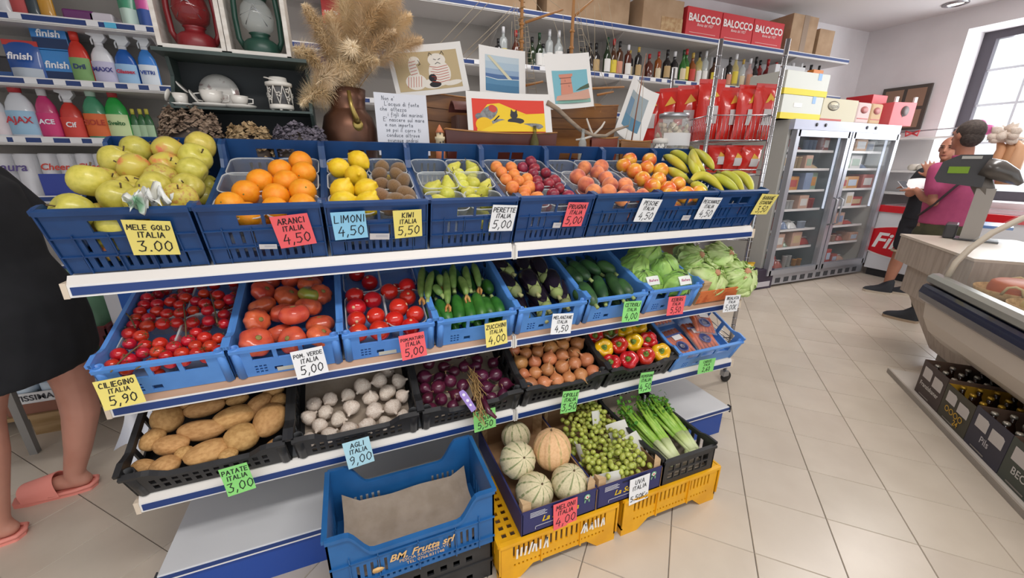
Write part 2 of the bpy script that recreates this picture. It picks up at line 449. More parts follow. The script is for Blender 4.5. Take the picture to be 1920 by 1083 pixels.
# ------------------------------------------------------------------ produce shelving (two bays, 1.25 m each)
LEDGEW = mat('ledge_white', '#e2dcd6', 0.45)
LEDGEB = mat('ledge_beech', '#b8937a', 0.55, col2='#ad876d', scale=3, stretch=(1, 10, 10))
PLATE = mat('plate_white', '#d9dadd', 0.35, col2='#cfd0d4', scale=2)
KICK = mat('kick_blue', '#1f4aa0', 0.4)
PANELG = mat('rear_panel_grey', '#a5a29f', 0.7)
gon = thing('produce_shelving', 'white stepped shop shelving with navy price strips carrying the produce crates', 'shelving')
rows = [(1.083, 0.0, 22, LEDGEW, 1.139), (.719, -.002, 20, LEDGEB, .775), (.389, -.023, 25, LEDGEW, .445)]
for bi in (0, 1):
    x0, x1 = (0.0, 1.243) if bi == 0 else (1.257, 2.5)
    for zb, yf, ti, lm, zl in rows:
        sh = MB()
        M = T(0, yf + .01, zl - .012) @ RX(ti)
        sh.bx(x0, x1, 0, .47, -.02, 0, 0, M)
        # sloping front ledge
        sh.add([(x0, yf - .004, zb + .034), (x1, yf - .004, zb + .034), (x1, yf + .012, zl), (x0, yf + .012, zl), (x0, yf + .03, zb + .03), (x1, yf + .03, zb + .03), (x1, yf + .03, zl - .004), (x0, yf + .03, zl - .004)],
               [(0, 1, 2, 3), (3, 2, 6, 7), (0, 3, 7, 4), (1, 5, 6, 2), (0, 4, 5, 1), (4, 7, 6, 5)], 1)
        so = sh.build('shelf', [PLATE, lm], gon)
        st = MB().bx(x0, x1, yf - .004, yf + .012, zb, zb + .034, 0).bx(x0 + .006, x1 - .006, yf - .006, yf - .003, zb + .006, zb + .028, 1)
        st.build('price_strip', [WHITE, BLUESTRIP], so)
        if bi == 0:
            cl = MB().bx(1.243, 1.249, yf - .008, yf + .03, zb - .002, zb + .05).bx(1.251, 1.257, yf - .008, yf + .03, zb - .002, zb + .05)
            cl.build('joint_clip', flat('#d8d3cd'), so)
        cap = MB().bx(-.012, 0, yf - .006, yf + .03, zb - .002, zb + .04) if bi == 0 else MB().bx(2.5, 2.512, yf - .006, yf + .03, zb - .002, zb + .04)
        cap.build('end_cap', flat('#d9c8b4'), so)
bp_ = MB().bx(0, 2.5, -.066, .47, .14, .165)
bp_ = bp_.build('base_plate', PLATE, gon, bevel=.003)
for z0, z1, m in ((.14, .146, WHITE), (.146, .160, BLUESTRIP)):
    MB().bx(0, 2.5, -.069, -.062, z0, z1).build('base_strip', m, gon)
MB().bx(-.004, .0, -.07, -.05, .13, .168).bx(2.5, 2.506, -.072, -.05, .132, .17).build('base_clip', flat('#3a3a3e'), gon)
MB().bx(.02, 2.468, -.056, .45, 0, .14).build('kick_panel', KICK, gon)
MB().bx(0, 2.5, .475, .495, .165, 1.42).build('rear_panel', PANELG, gon)
for x in (.0, 1.24, 2.49): MB().bx(x - .012, x + .018, .45, .475, .02, 1.40).build('upright', flat('#bdbab6'), gon)
MB().bx(-.0, 2.5, .475, .98, 1.40, 1.42).build('top_board', PLATE, gon)
MB().bx(0, 2.5, .5, .96, .0, .14).build('rear_kick', KICK, gon)
for z in (.5, .95): MB().bx(0, 2.5, .5, .94, z, z + .02).build('rear_shelf', PLATE, gon)
for x in (0, 2.48): MB().bx(x, x + .02, .5, .96, .14, 1.40).build('rear_side', flat('#c6c3bf'), gon)

# ------------------------------------------------------------------ wall shelving along the back wall
WSH = mat('wall_shelf_white', '#d3d0ce', 0.5)
WBACK = mat('wall_back_panel', '#a39d97', 0.75)
ws = thing('wall_shelving', 'long white wall shelving with navy price strips along the back wall', 'shelving')
SY = 2.33
def price_tag(parent, x, z, txt, w=.055, col='#e8e8ea'):
    t = MB().bx(-w / 2, w / 2, -.002, .0, 0, .03).build('price_tag', flat(col), None)
    t.parent = parent; t.matrix_basis = T(x, SY - .013, z - .015)
    return t
levels = {}
for z, x1 in ((2.66, 6.8), (2.235, 6.8), (1.885, 4.85), (1.54, 4.85), (1.17, 4.85), (.7, 4.85), (.2, 4.85)):
    s = MB().bx(-3.0, x1, SY, YB - .03, z - .03, z).build('shelf', WSH, ws)
    levels[z] = s
    MB().bx(-3.0, x1, SY - .008, SY + .004, z - .022, z + .022).bx(-3.0, x1, SY - .011, SY - .007, z - .014, z + .014, 1).build('price_strip', [WHITE, BLUESTRIP], s)
    k = -2.9
    while k < x1:
        MB().add([(k, SY + .01, z - .03), (k, YB - .04, z - .03), (k, YB - .04, z - .2), (k + .006, SY + .01, z - .03), (k + .006, YB - .04, z - .03), (k + .006, YB - .04, z - .2)],
                 [(0, 1, 2), (3, 5, 4), (0, 2, 5, 3), (1, 4, 5, 2), (0, 3, 4, 1)]).build('bracket', flat('#bcb8b4'), s)
        k += 1.25
MB().bx(-3.0, 4.9, YB - .03, YB - .005, .1, 2.66).build('back_panel', WBACK, ws)
for z, us, v in ((2.235, (35, 175, 208, 263), 45), (1.885, (62, 115, 165, 207, 250, 289), 158), (1.54, (5, 40, 92, 145, 185), 264)):
    for u in us: price_tag(levels[z], at(u, v, y=SY).x, z, '', .058, '#58b7dd' if u == 208 else '#e8e8ea')
for k in range(26):
    price_tag(levels[2.235], 1.7 + k * .155 + random.uniform(-.03, .03), 2.235, '', .07 if k % 3 else .05)
for k in range(5): price_tag(levels[1.885], .45 + k * .13, 1.885, '', .05)
# ------------------------------------------------------------------ crates
NAVY = mat('navy_crate_plastic', '#1b4478', 0.38, col2='#183b6a', scale=10, rand=0.04)
SKY = mat('light_blue_crate_plastic', '#5a93dd', 0.4, col2='#5289d2', scale=10, rand=0.03)
BLACKP = mat('black_crate_plastic', '#232325', 0.45, col2='#2e2e30', scale=12)
BLUEP = mat('mid_blue_crate_plastic', '#2565a2', 0.4, col2='#205c96', scale=10)
YELP = mat('yellow_crate_plastic', '#efaf14', 0.42, col2='#e09e10', scale=9)
CRATES = []
def dip(W, H, lo, a, b):
    """rim that is H at both ends and sinks to lo between a and W-a over a run b"""
    def f(s):
        d = min(s, W - s)
        if d <= a: return H
        if d >= a + b: return lo
        t = (d - a) / b
        return H + (lo - H) * (3 * t * t - 2 * t ** 3)
    return f
def slits(s0, s1, n, t0, t1, fill=0.45):
    w = (s1 - s0) / n
    return [(s0 + w * (i + .5 - fill / 2), s0 + w * (i + .5 + fill / 2), t0, t1) for i in range(n)]
def crate(name, label, M, W, L, mt, front, back, side, th=.006, lip=.008, base=None, posts=None, group=None, steps=24, cat='crate'):
    """front/back/side = (rim profile, holes)"""
    t = thing(name, label, cat, M, group)
    CRATES.append(t)
    MB().panel(W, front[0], front[1], th, (-W / 2, 0, 0), (1, 0, 0), (0, 0, 1), (0, 1, 0), 0, lip, steps=steps).build('front_panel', mt, t)
    MB().panel(W, back[0], back[1], -th, (-W / 2, L, 0), (1, 0, 0), (0, 0, 1), (0, 1, 0), 0, -lip, steps=steps).build('back_panel', mt, t)
    for sgn in (-1, 1):
        MB().panel(L, side[0], side[1], -sgn * th, (sgn * W / 2, 0, 0), (0, 1, 0), (0, 0, 1), (1, 0, 0), 0, -sgn * lip, steps=steps).build('side_panel', mt, t)
    b = MB()
    if base == 'grid':
        n1, n2 = 9, 13
        hol = [(W * (i + .25) / n1, W * (i + .75) / n1, L * (j + .2) / n2, L * (j + .8) / n2) for i in range(1, n1 - 1) for j in range(1, n2 - 1)]
        b.panel(W - .004, L, hol, .005, (-W / 2 + .002, 0, .0), (1, 0, 0), (0, 1, 0), (0, 0, 1))
    else:
        b.bx(-W / 2 + .002, W / 2 - .002, .002, L - .002, 0, .005)
    b.build('crate_base', mt, t)
    if posts:
        r, h = posts
        pm = MB().lathe([(r, 0), (r, h), (r - .004, h), (r - .004, h - .03), (0, h - .03)], 14).mesh('corner_post', mt)
        for x in (-W / 2 + r, W / 2 - r):
            for y in (r - .006, L - r + .006): inst(pm, 'corner_post', T(x, y, 0), t)
    return t
# --- top row: eight deep navy crates
P1 = .3125
W1, L1, H1 = .303, .5, .182
def navy(i, what):
    M = T(P1 * (i + .5), .022, 1.141) @ RX(22)
    c = W1 / 2
    hole = [(c - .062, c - .004, .118, .152), (c + .004, c + .062, .118, .152)]
    low = slits(.035, W1 - .035, 11, .012, .045, .4) + slits(.05, .13, 3, .06, .1, .35) + slits(.17, .25, 3, .06, .1, .35)
    t = crate('produce_crate', 'dark blue plastic crate holding ' + what + ' on the top shelf', M, W1, L1, NAVY,
              (H1, hole + low), (H1 + .0, hole + low), (dip(L1, H1, .112, .035, .045), slits(.07, L1 - .07, 14, .015, .06, .4)), lip=.006)
    rb = MB()      # outer ribs of the front
    for x in (-.105, -.035, .035, .105): rb.bx(x - .0015, x + .0015, -.005, 0, .0, .115)
    rb.bx(-W1 / 2, W1 / 2, -.005, 0, .105, .108).bx(-W1 / 2, W1 / 2, -.005, 0, .05, .053).bx(-W1 / 2, -W1 / 2 + .004, -.005, 0, 0, H1 - .01).bx(W1 / 2 - .004, W1 / 2, -.005, 0, 0, H1 - .01)
    rb.build('rib', NAVY, t)
    return M
R1 = [navy(i, w) for i, w in enumerate(('yellow apples', 'oranges', 'lemons and kiwis', 'small pears', 'apricots and plums', 'peaches', 'nectarines', 'bananas'))]
# --- second row: seven light blue crates and a cardboard tray
W2, L2, H2 = .303, .5, .122
def skyc(x, what, W=W2, M=None, rowname='on the middle shelf', sidewin=False):
    M = M or T(x, .004, .772) @ RX(20)
    wn = [(W * a, W * b, .068, .104) for a, b in ((.17, .36), (.40, .60), (.64, .83))]
    grid = [(W * .17 + .012 * i, W * .17 + .012 * i + .008, .012 + .012 * j, .02 + .012 * j) for i in range(3) for j in range(3)] + [(W * .34, W * .42, .012, .03)]
    bk = [(W * (.1 + .8 * i / 14), W * (.1 + .8 * (i + .6) / 14), .025 + .028 * j, .043 + .028 * j) for i in range(14) for j in range(3)]
    if sidewin: sw = [(L2 * a, L2 * (a + .16), .045, .112) for a in (.1, .3, .5, .7)]
    else: sw = slits(.08, L2 - .08, 9, .02, .05, .6)
    return M, crate('produce_crate', 'light blue plastic crate holding ' + what + ' ' + rowname, M, W, L2, SKY, (H2, wn + grid), (H2 + .02, bk),
                    (dip(L2, H2 + .018, H2 - .0, .05, .02), sw), lip=.006, posts=(.0135, H2 + .004))
R2 = [skyc(P1 * (i + .5), w)[0] for i, w in enumerate(('cherry tomatoes', 'large salad tomatoes', 'red vine tomatoes', 'zucchini', 'eggplants', 'cucumbers', 'wrapped iceberg lettuces'))]
# orange cardboard tray with wooden corners
MS = T(P1 * 7.5 + .01, .0, .772) @ RX(20)
ORANGEC = mat('orange_printed_card', '#d9763f', .7, col2='#c25a2a', scale=26, lo=.5, hi=.62)
tr = thing('cardboard_tray', 'orange printed cardboard tray with wooden corners holding open salad heads', 'tray', MS)
MB().bx(-.155, .155, 0, .005, 0, .075).build('front_panel', [ORANGEC], tr)
MB().bx(-.155, .155, .49, .495, 0, .1).build('back_panel', [CARD], tr)
for s in (-1, 1): MB().bx(s * .155 - .0025, s * .155 + .0025, 0, .495, 0, .07).build('side_panel', [CARD], tr)
MB().bx(-.155, .155, 0, .495, 0, .005).build('tray_base', [CARD], tr)
for sx in (-1, 1):
    for y, dy in ((.006, 1), (.489, -1)):
        x = sx * .152
        MB().prism([(x, y), (x - sx * .045, y), (x, y + dy * .045)] if sx * dy < 0 else [(x, y), (x, y + dy * .045), (x - sx * .045, y)], .125).build('corner_post', WOODPALE, tr)
# --- third row: five black crates and a light blue one
H3, L3 = .125, .5
def blackc(x0, x1, what):
    W = x1 - x0 - .008
    M = T((x0 + x1) / 2, -.018, .445) @ RX(25)
    fr = [(W * (.12 + .76 * i / 12), W * (.12 + .76 * (i + .55) / 12), .02 + .032 * j, .04 + .032 * j) for i in range(12) for j in range(2)]
    bk = slits(W * .1, W * .9, 14, .03, .1, .5)
    t = crate('produce_crate', 'black plastic crate holding ' + what + ' on the lowest shelf', M, W, L3, BLACKP, (dip(W, H3, H3 - .03, .06, .05), fr), (H3 + .015, bk),
              (dip(L3, H3 + .01, H3 - .01, .04, .04), [(L3 * (.1 + .8 * i / 7), L3 * (.1 + .8 * (i + .7) / 7), .035, .095) for i in range(7)]), lip=.01, posts=(.018, H3))
    return M
B3 = [(-.005, .425), (.435, .855), (.86, 1.268), (1.272, 1.675), (1.68, 2.065)]
R3 = [blackc(a, b, w) for (a, b), w in zip(B3, ('potatoes', 'garlic bulbs', 'red onions', 'brown onions', 'bell peppers'))]
MC = T(2.285, -.018, .445) @ RX(25)
skyc(0, 'bagged carrots', .43, MC, 'on the lowest shelf', True)
# paper liners
def liner(M, W, L, what, z=.012):
    def f(u, v): return ((u - .5) * W, .01 + v * L, z + .012 * noise.noise(Vector((u * 5, v * 5, 1.7))) + .09 * max(0, v - .82) / .18)
    tag(MB().sheet(f, 12, 14, th=.001).build('paper_liner', PAPERLINER, None, M), 'grey brown paper liner under the ' + what, 'paper')
liner(R3[1], .37, .47, 'garlic bulbs'); liner(R3[2], .36, .47, 'red onions')
# --- floor: yellow crates with arched feet
def yellow(x0, x1, lab):
    W, L, H = x1 - x0, .3, .182
    M = T((x0 + x1) / 2, -.385, 0)
    th = .006
    t = thing('yellow_crate', lab, 'crate', M)
    def arch(s):
        d = min(s, W - s)
        return 0.0 if d < .085 else (.042 * min(1, (d - .085) / .06))
    hs = slits(.045, W / 2 - .085, 6, .105, .155, .4) + slits(W / 2 - .075, W / 2 + .075, 7, .105, .155, .4) + slits(W / 2 + .085, W - .045, 6, .105, .155, .4) + slits(.05, W - .05, 24, .062, .072, .4)
    for y, n in ((0, 'front_panel'), (L, 'back_panel')):
        sg = 1 if y == 0 else -1
        p = MB().panel(W, H - .045, [(a, b, c - .045, d - .045) for a, b, c, d in hs], sg * th, (-W / 2, y, .045), (1, 0, 0), (0, 0, 1), (0, 1, 0), 0, sg * .008)
        for sx in (-1, 1):
            for q in range(6):
                a, b = .085 * q / 5, 0
            p.add([(sx * W / 2, y, 0), (sx * (W / 2 - .08), y, 0), (sx * (W / 2 - .13), y, .045), (sx * W / 2, y, .045), (sx * W / 2, y + sg * .03, 0), (sx * (W / 2 - .08), y + sg * .03, 0), (sx * (W / 2 - .13), y + sg * .03, .045), (sx * W / 2, y + sg * .03, .045)],
                  [(0, 1, 2, 3), (7, 6, 5, 4), (0, 4, 5, 1), (1, 5, 6, 2), (3, 7, 4, 0)])
        for s in (0, W / 3, 2 * W / 3, W): p.bx(-W / 2 + s - .003, -W / 2 + s + .003, y - sg * .006, y, .045, H)
        p.build(n, YELP, t)
    for sx in (-1, 1):
        MB().panel(L, H - .03, slits(.04, L - .04, 10, .06, .12, .4), -sx * th, (sx * W / 2, 0, .03), (0, 1, 0), (0, 0, 1), (1, 0, 0), 0, -sx * .006).build('side_panel', YELP, t)
    # the crates stand upside down: the pierced bottom is on top
    top = [(W * (.04 + .92 * i / 14), W * (.04 + .92 * (i + .55) / 14), L * (.08 + .84 * j / 8), L * (.08 + .84 * (j + .55) / 8)) for i in range(14) for j in range(8)]
    MB().panel(W, L, top, -.006, (-W / 2, 0, H), (1, 0, 0), (0, 1, 0), (0, 0, 1)).build('pierced_bottom', YELP, t)
    return t
y1 = yellow(1.045, 1.53, 'yellow plastic crate on the floor under the box of melons')
y2 = yellow(1.562, 2.06, 'yellow plastic crate on the floor under the celery crate')
for (t, x, w) in ((y1, -.12, .12), (y1, .13, .1)):
    s = MB()
    for k in range(9): ribbon(s, [(x + (k / 8 - .5) * w, .112 + random.uniform(-.004, .004)), (x + (k / 8 - .5) * w + random.uniform(-.008, .012), .15 + random.uniform(-.01, .006))], .007, lambda a, b: 0)
    s.build('white_scribble', flat('#e9e6df'), t, T(0, -.009, 0) @ RX(90))
# --- the empty mid blue crate on two black ones
MBk = T(.783, -.345, 0)
for k, z in enumerate((.0, .088)):
    w, l, h = .5, .27, .086
    fr = [(w * (.1 + .8 * i / 9), w * (.1 + .8 * (i + .5) / 9), .018, .04) for i in range(9)]
    t = crate('stacking_crate', ('upper' if k else 'lower') + ' of two low black crates stacked under the empty blue crate', T(.783, -.34, z), w, l, BLACKP, (h, fr), (h, fr), (h, slits(.04, l - .04, 6, .018, .045, .5)), lip=.004)
ME = T(.783, -.355, .176)
WE, LE, HE = .51, .285, .226
fr = slits(.065, .165, 5, .035, .092, .42) + slits(WE - .165, WE - .065, 5, .035, .092, .42) + slits(.06, WE - .06, 22, .012, .022, .45) + [(.047, .075, .135, .185)] + [(WE - .075, WE - .047, .135, .185)]
prof = dip(WE, HE, .142, .055, .07)
t = crate('empty_crate', 'empty mid blue plastic crate lined with paper in front of the shelving', ME, WE, LE, BLUEP, (prof, [h for h in fr if h[3] < .14]), (prof, [h for h in fr if h[3] < .14]), (HE, slits(.05, LE - .05, 6, .03, .1, .35)), lip=.009, steps=40)
rb = MB()
for z in (.03, .112): rb.bx(-WE / 2, WE / 2, -.006, 0, z, z + .003)
for x in (-.2, -.12, 0, .12, .2): rb.bx(x - .0015, x + .0015, -.006, 0, 0, .135)
rb.build('rib', BLUEP, t)
SAND = flat('#e6b877')
printed('lettering', 'BM. Frutta srl', .036, SAND, t, T(0.01, -.0065, .085) @ RX(90), shear=.35, bold=.0008)
printed('lettering', 'PESCIA ROMANA -VT-\nTEL. 0766.831148', .0165, SAND, t, T(.02, -.0065, .056) @ RX(90))
MB().lathe([(.018, 0), (.018, .001)], 8, fn=lambda a, r, z: (r * (1 + .12 * math.cos(5 * a)), z)).build('rose_mark', SAND, t, T(-.125, -.0055, .06) @ RX(90) @ SCL(1, .6, 1))
def f(u, v): return ((u - .5) * .44, .02 + v * .235, .02 + .006 * noise.noise(Vector((u * 4, v * 3, 5))) + .07 * max(0, v - .8) / .2 + .05 * max(0, .12 - u) / .12 + .03 * max(0, u - .88) / .12)
tag(MB().sheet(f, 16, 12, th=.001).build('paper_liner', PAPERLINER, None, ME), 'grey brown paper liner lying in the empty blue crate', 'paper')
# --- melon and grape boxes (blue printed card, wooden corner posts) and the celery crate
CARDBLUE = mat('blue_printed_card', '#2c2f63', .6)
INSIDE = mat('raw_board', '#9b7856', .8, col2='#8c6a4b', scale=4, stretch=(1, 6, 6))
def fruitbox(x0, x1, what):
    W = x1 - x0; L = .49; M = T((x0 + x1) / 2, -.383, .186)
    t = thing('fruit_box', 'blue printed wooden fruit box holding ' + what, 'box', M)
    MB().bx(-W / 2, W / 2, 0, .004, 0, .102).bx(-W / 2, W / 2, .004, .007, 0, .1, 1).build('front_panel', [CARDBLUE, INSIDE], t)
    MB().bx(-W / 2, W / 2, L - .007, L, 0, .15).build('back_panel', INSIDE, t)
    for s in (-1, 1): MB().bx(s * W / 2 - .003, s * W / 2 + .003, 0, L, 0, .095).build('side_panel', [CARDBLUE if s < 0 else INSIDE], t)
    MB().bx(-W / 2, W / 2, 0, L, 0, .005).build('box_base', INSIDE, t)
    for sx in (-1, 1):
        for y, dy in ((.008, 1), (L - .008, -1)):
            x = sx * (W / 2 - .004)
            MB().prism([(x, y), (x - sx * .032, y), (x, y + dy * .032)] if sx * dy < 0 else [(x, y), (x, y + dy * .032), (x - sx * .032, y)], .13 if dy > 0 else .165).build('corner_post', WOODPALE, t)
    F = T(0, -.0012, 0) @ RX(90)
    printed('lettering', 'La Sovrana', .034, flat('#e8c21c'), t, F @ T(-.075, .05, 0), shear=.3, bold=.0006, align='LEFT')
    lm = MB()
    for k in range(4): lm.bx(-.12, -.055 - .008 * (k % 2), .072 + k * .006, .0745 + k * .006, 0, .0005)
    lm.bx(-.1, .03, .026, .028, 0, .0005).bx(-.1, -.098, .015, .028, 0, .0005)
    lm.build('small_print', flat('#c9c9d4'), t, F)
    MB().bx(-.04, .03, .086, .092, 0, .0006).build('hand_slot', flat('#14142e'), t, F)
    MB().lathe([(.0, 0), (.013, 0), (.013, .0006)], 16, 0).lathe([(.0, .0008), (.008, .0008)], 14, 1).lathe([(.0, .001), (.004, .001)], 10, 2).prism([(-.009, -.004), (-.003, -.008), (-.008, -.026), (-.012, -.022)], .0006, 0).prism([(.009, -.004), (.012, -.022), (.008, -.026), (.003, -.008)], .0006, 0).build(
        'rosette', [flat('#7fae8c'), flat('#efe9df'), flat('#c3343a')], t, F @ T(W / 2 - .04, .078, 0))
    return M
MM = fruitbox(1.13, 1.428, 'cantaloupe melons')
MG = fruitbox(1.436, 1.732, 'white grapes')
WC = .275
MCe = T(1.877, -.383, .186)
fr = [(WC * (.1 + .8 * i / 6), WC * (.1 + .8 * (i + .8) / 6), .022 + .036 * j, .05 + .036 * j) for i in range(6) for j in range(2)]
crate('produce_crate', 'black plastic crate holding celery on the yellow crate', MCe, WC, .5, BLACKP, (.118, fr), (.135, slits(.05, WC - .05, 7, .06, .1, .4)), (dip(.5, .13, .118, .05, .03), slits(.05, .45, 12, .03, .1, .55)), lip=.008)
liner(MCe, .25, .47, 'celery', .01)
# ------------------------------------------------------------------ produce: shapes
def crop(x0, y0, k, pts):
    return [(x0 + p[0] * k, y0 + p[1] * k) + tuple(p[2:]) for p in pts]
K = 480 / 1733
def settle(P, rs, W, L, it=40, zk=.35, lim=None):
    for _ in range(it):
        for i in range(len(P)):
            for j in range(i):
                d = P[i] - P[j]; q = d.length; m = (rs[i] + rs[j]) * .97
                if 1e-6 < q < m:
                    d *= (m - q) / q * .5
                    d.z *= zk
                    P[i] += d; P[j] -= d
        for p, r in zip(P, rs):
            p.x = max(-W / 2 + r, min(W / 2 - r, p.x)); p.y = max(r, min(L - r, p.y))
            p.z = max(r + .005, p.z)
    return P
def fill(P, rs, r, W, L, n, z0=.006, zt=None, tries=300):
    Q = []
    for _ in range(tries):
        if len(Q) >= n: break
        p = Vector((random.uniform(-W / 2 + r, W / 2 - r), random.uniform(r, L - r), r + z0 if zt is None else random.uniform(r + z0, zt)))
        if all((p - a).length > (r + b) * .95 for a, b in zip(P, rs)) and all((p - a).length > 1.9 * r for a in Q): Q.append(p)
    return Q
def pile(M, pts, h, r, W, L, meshes, name, label, cat, group, parts=(), low=10, rv=.06, tilt=40, relax=True, hk=0.0, lowz=None, by=None):
    """one object for every fruit: seen ones where the photograph has them, a few below them"""
    P = []
    for u in pts:
        p = on(M, u[0], u[1], h)
        for _ in range(4): p = on(M, u[0], u[1], h + hk * max(0, min(1, p.y / L)))
        P.append(p)
    rs = [r * random.uniform(1 - rv, 1 + rv) for _ in P]
    if relax: settle(P, rs, W, L)
    Q = fill(P, rs, r * .95, W, L, low, .006, lowz)
    out = []
    for p, q in list(zip(P, rs)) + [(p, r * .95) for p in Q]:
        e = Euler((R_(random.uniform(-tilt, tilt)), R_(random.uniform(-tilt, tilt)), random.uniform(0, 6.28))).to_matrix().to_4x4()
        me = random.choice(meshes)
        o = inst(me, name, M @ T(p) @ e @ SCL(q))
        pre = (by[meshes.index(me)] + ' ') if by else ''
        tag(o, pre + label, cat, pre + group if group else None)
        for pn, pm in parts: inst(pm, pn, None, o)
        out.append(o)
    return out
def lob(n, a, ph=0): return lambda t, r, z: (r * (1 + a * math.cos(n * t + ph)), z)
def blob(prof, mats, n=22, fn=None, seed=0, amp=0.0, fr=1.5, name='fruit'):
    b = MB().lathe(prof, n, 0, None, fn)
    if amp:
        for i, p in enumerate(b.v): b.v[i] = p * (1 + amp * noise.noise(p * fr + Vector((seed * 7.1, 3, seed))))
    return b.mesh(name, mats)
def sphere_prof(nv=12, top=0.0, bot=0.0, wid=.35):
    pr = []
    for j in range(nv + 1):
        a = math.pi * j / nv
        r = math.sin(a) if 0 < j < nv else 0.0
        z = -math.cos(a)
        z -= math.copysign(1, z) * (top if z > 0 else bot) * math.exp(-(r / wid) ** 2)
        pr.append((r, z))
    return pr
STEMB = mat('brown_stem', '#5b4a32', .8)
LEAFG = mat('calyx_green', '#5f8a3c', .6)
stick = MB().tube([(0, 0, .6), (.03, 0, .85), (.1, 0, 1.08)], [.045, .04, .055], 6).mesh('stem', STEMB)
APPLE = mat('apple_skin', '#cfc159', .35, col2='#bfb348', scale=3, rand=.14, coat=.15)
APPLE2 = mat('apple_skin_blush', '#cdbd52', .35, col2='#d9774f', scale=1.3, lo=.52, hi=.7, rand=.08, coat=.15)
APPLE3 = mat('apple_skin_russet', '#c9bb55', .4, col2='#b98a4e', scale=5, lo=.5, hi=.66, rand=.06)
ap = [blob(sphere_prof(14, .28, .16, .33), m, 22, lob(5, .025, s), s, .05, 1.2, 'apple') for s, m in enumerate((APPLE, APPLE, APPLE3, APPLE2))]
ORANGE = mat('orange_peel', '#f2930f', .42, col2='#f5a323', scale=3, rand=.05, bump=.25, bscale=22)
og = [blob(sphere_prof(12, .05, .04, .25), ORANGE, 22, None, s, .03, 1, 'orange') for s in range(2)]
nub = MB().ball(.07, 8, 6, 0, T(0, 0, .95) @ SCL(1, 1, .5)).mesh('stem_end', mat('stem_end', '#7d7a35', .8))
LEMON = mat('lemon_peel', '#f0cc2a', .38, col2='#e9bd1c', scale=3, rand=.05, bump=.2, bscale=18)
lem = [blob([(0, -1.28), (.1, -1.24), (.2, -1.14), (.45, -.98), (.75, -.68), (.95, -.3), (1, .05), (.92, .4), (.7, .74), (.42, .98), (.22, 1.1), (.16, 1.24), (.09, 1.32), (0, 1.34)], LEMON, 20, None, s, .05, 1.2, 'lemon') for s in range(2)]
KIWI = mat('kiwi_fuzz', '#8a6844', .95, col2='#775636', scale=9, rand=.08, bump=.5, bscale=60, sheen=.4)
kiw = [blob([(r * .92, z * 1.22) for r, z in sphere_prof(12)], KIWI, 18, None, s, .04, 1.2, 'kiwi') for s in range(2)]
PEAR = mat('pear_skin', '#d2cc55', .4, col2='#c3c24a', scale=4, rand=.09)
pear = [blob([(0, -.9), (.3, -.95), (.7, -.8), (.95, -.4), (1, 0), (.9, .4), (.68, .8), (.47, 1.15), (.36, 1.45), (.22, 1.62), (0, 1.62)], PEAR, 20, None, s, .06, 1, 'pear') for s in range(2)]
pstick = MB().tube([(0, 0, 1.55), (.05, 0, 1.9), (.14, 0, 2.15)], [.05, .05, .07], 6).mesh('stem', STEMB)
def seam(a, d=.1, w=.35):
    return lambda t, r, z: (r * (1 - d * math.exp(-((t - math.pi) / w) ** 2)), z)
APRI = mat('apricot_skin', '#ee9648', .5, col2='#e57f3f', scale=2, rand=.06)
apri = [blob(sphere_prof(12, .16, .03, .3), APRI, 22, seam(0), s, .03, 1, 'apricot') for s in range(2)]
PLUM = mat('plum_skin', '#9c2f42', .38, col2='#7a2038', scale=2, rand=.1)
plum = [blob([(r * .93, z * 1.05) for r, z in sphere_prof(12, .1, .02, .25)], PLUM, 22, seam(0, .06), s, .03, 1, 'plum') for s in range(2)]
PEACH = mat('peach_skin', '#f0925a', .7, col2='#a8483f', scale=.75, lo=.38, hi=.68, rand=.06, sheen=.3)
peach = [blob(sphere_prof(12, .22, .04, .3), PEACH, 22, seam(0, .1), s, .03, 1, 'peach') for s in range(2)]
NECT = mat('nectarine_skin', '#f0b83e', .3, col2='#e2602f', scale=.7, lo=.38, hi=.64, rand=.05, coat=.2)
nect = [blob(sphere_prof(12, .2, .03, .3), NECT, 22, seam(0, .08), s, .03, 1, 'nectarine') for s in range(2)]
TOMS = mat('salad_tomato_skin', '#df6a42', .25, col2='#c8543a', scale=1.6, rand=.1, coat=.3)
TOMG = mat('green_tomato_skin', '#8f9a3c', .25, col2='#a88a3c', scale=1.5, coat=.3)
def tomp(top=.34): return [(r, z * .74) for r, z in sphere_prof(14, top, .1, .4)]
toms = [blob(tomp(), TOMS, 36, lob(n, .045, s), s, .06, .9, 'tomato') for s, n in enumerate((6, 7, 9))]
tomg = [blob(tomp(), TOMG, 36, lob(6, .03), 4, .06, .9, 'tomato')]
scar = MB().lathe([(0, .56), (.14, .58), (.2, .54), (.1, .5)], 8).mesh('stem_scar', mat('stem_scar', '#8d8246', .8))
TOMR = mat('red_tomato_skin', '#dc2c20', .16, col2='#cf241b', scale=1.5, rand=.06, coat=.5)
tomr = [blob([(r * .95, z * .92) for r, z in sphere_prof(14, .06, .05, .25)], TOMR, 24, None, s, .04, .9, 'tomato') for s in range(2)]
tscar = MB().lathe([(0, .93), (.13, .92), (.17, .86)], 10).mesh('stem_scar', mat('pale_scar', '#e6b98e', .7))
CHER = mat('cherry_tomato_skin', '#cf2620', .14, col2='#bd1d1b', scale=1.5, rand=.1, coat=.5)
cher = [blob(sphere_prof(10, .08, .02, .25), CHER, 16, None, 0, .03, 1, 'cherry_tomato')]
cal = MB()
for i in range(5):
    a = 2 * math.pi * i / 5
    cal.add([(0, 0, .93), (.25 * math.cos(a - .3), .25 * math.sin(a - .3), .97), (.6 * math.cos(a), .6 * math.sin(a), .9), (.25 * math.cos(a + .3), .25 * math.sin(a + .3), .97)], [(0, 1, 2, 3)], 0)
cal.tube([(0, 0, .93), (0, .1, 1.25)], [.06, .05], 5)
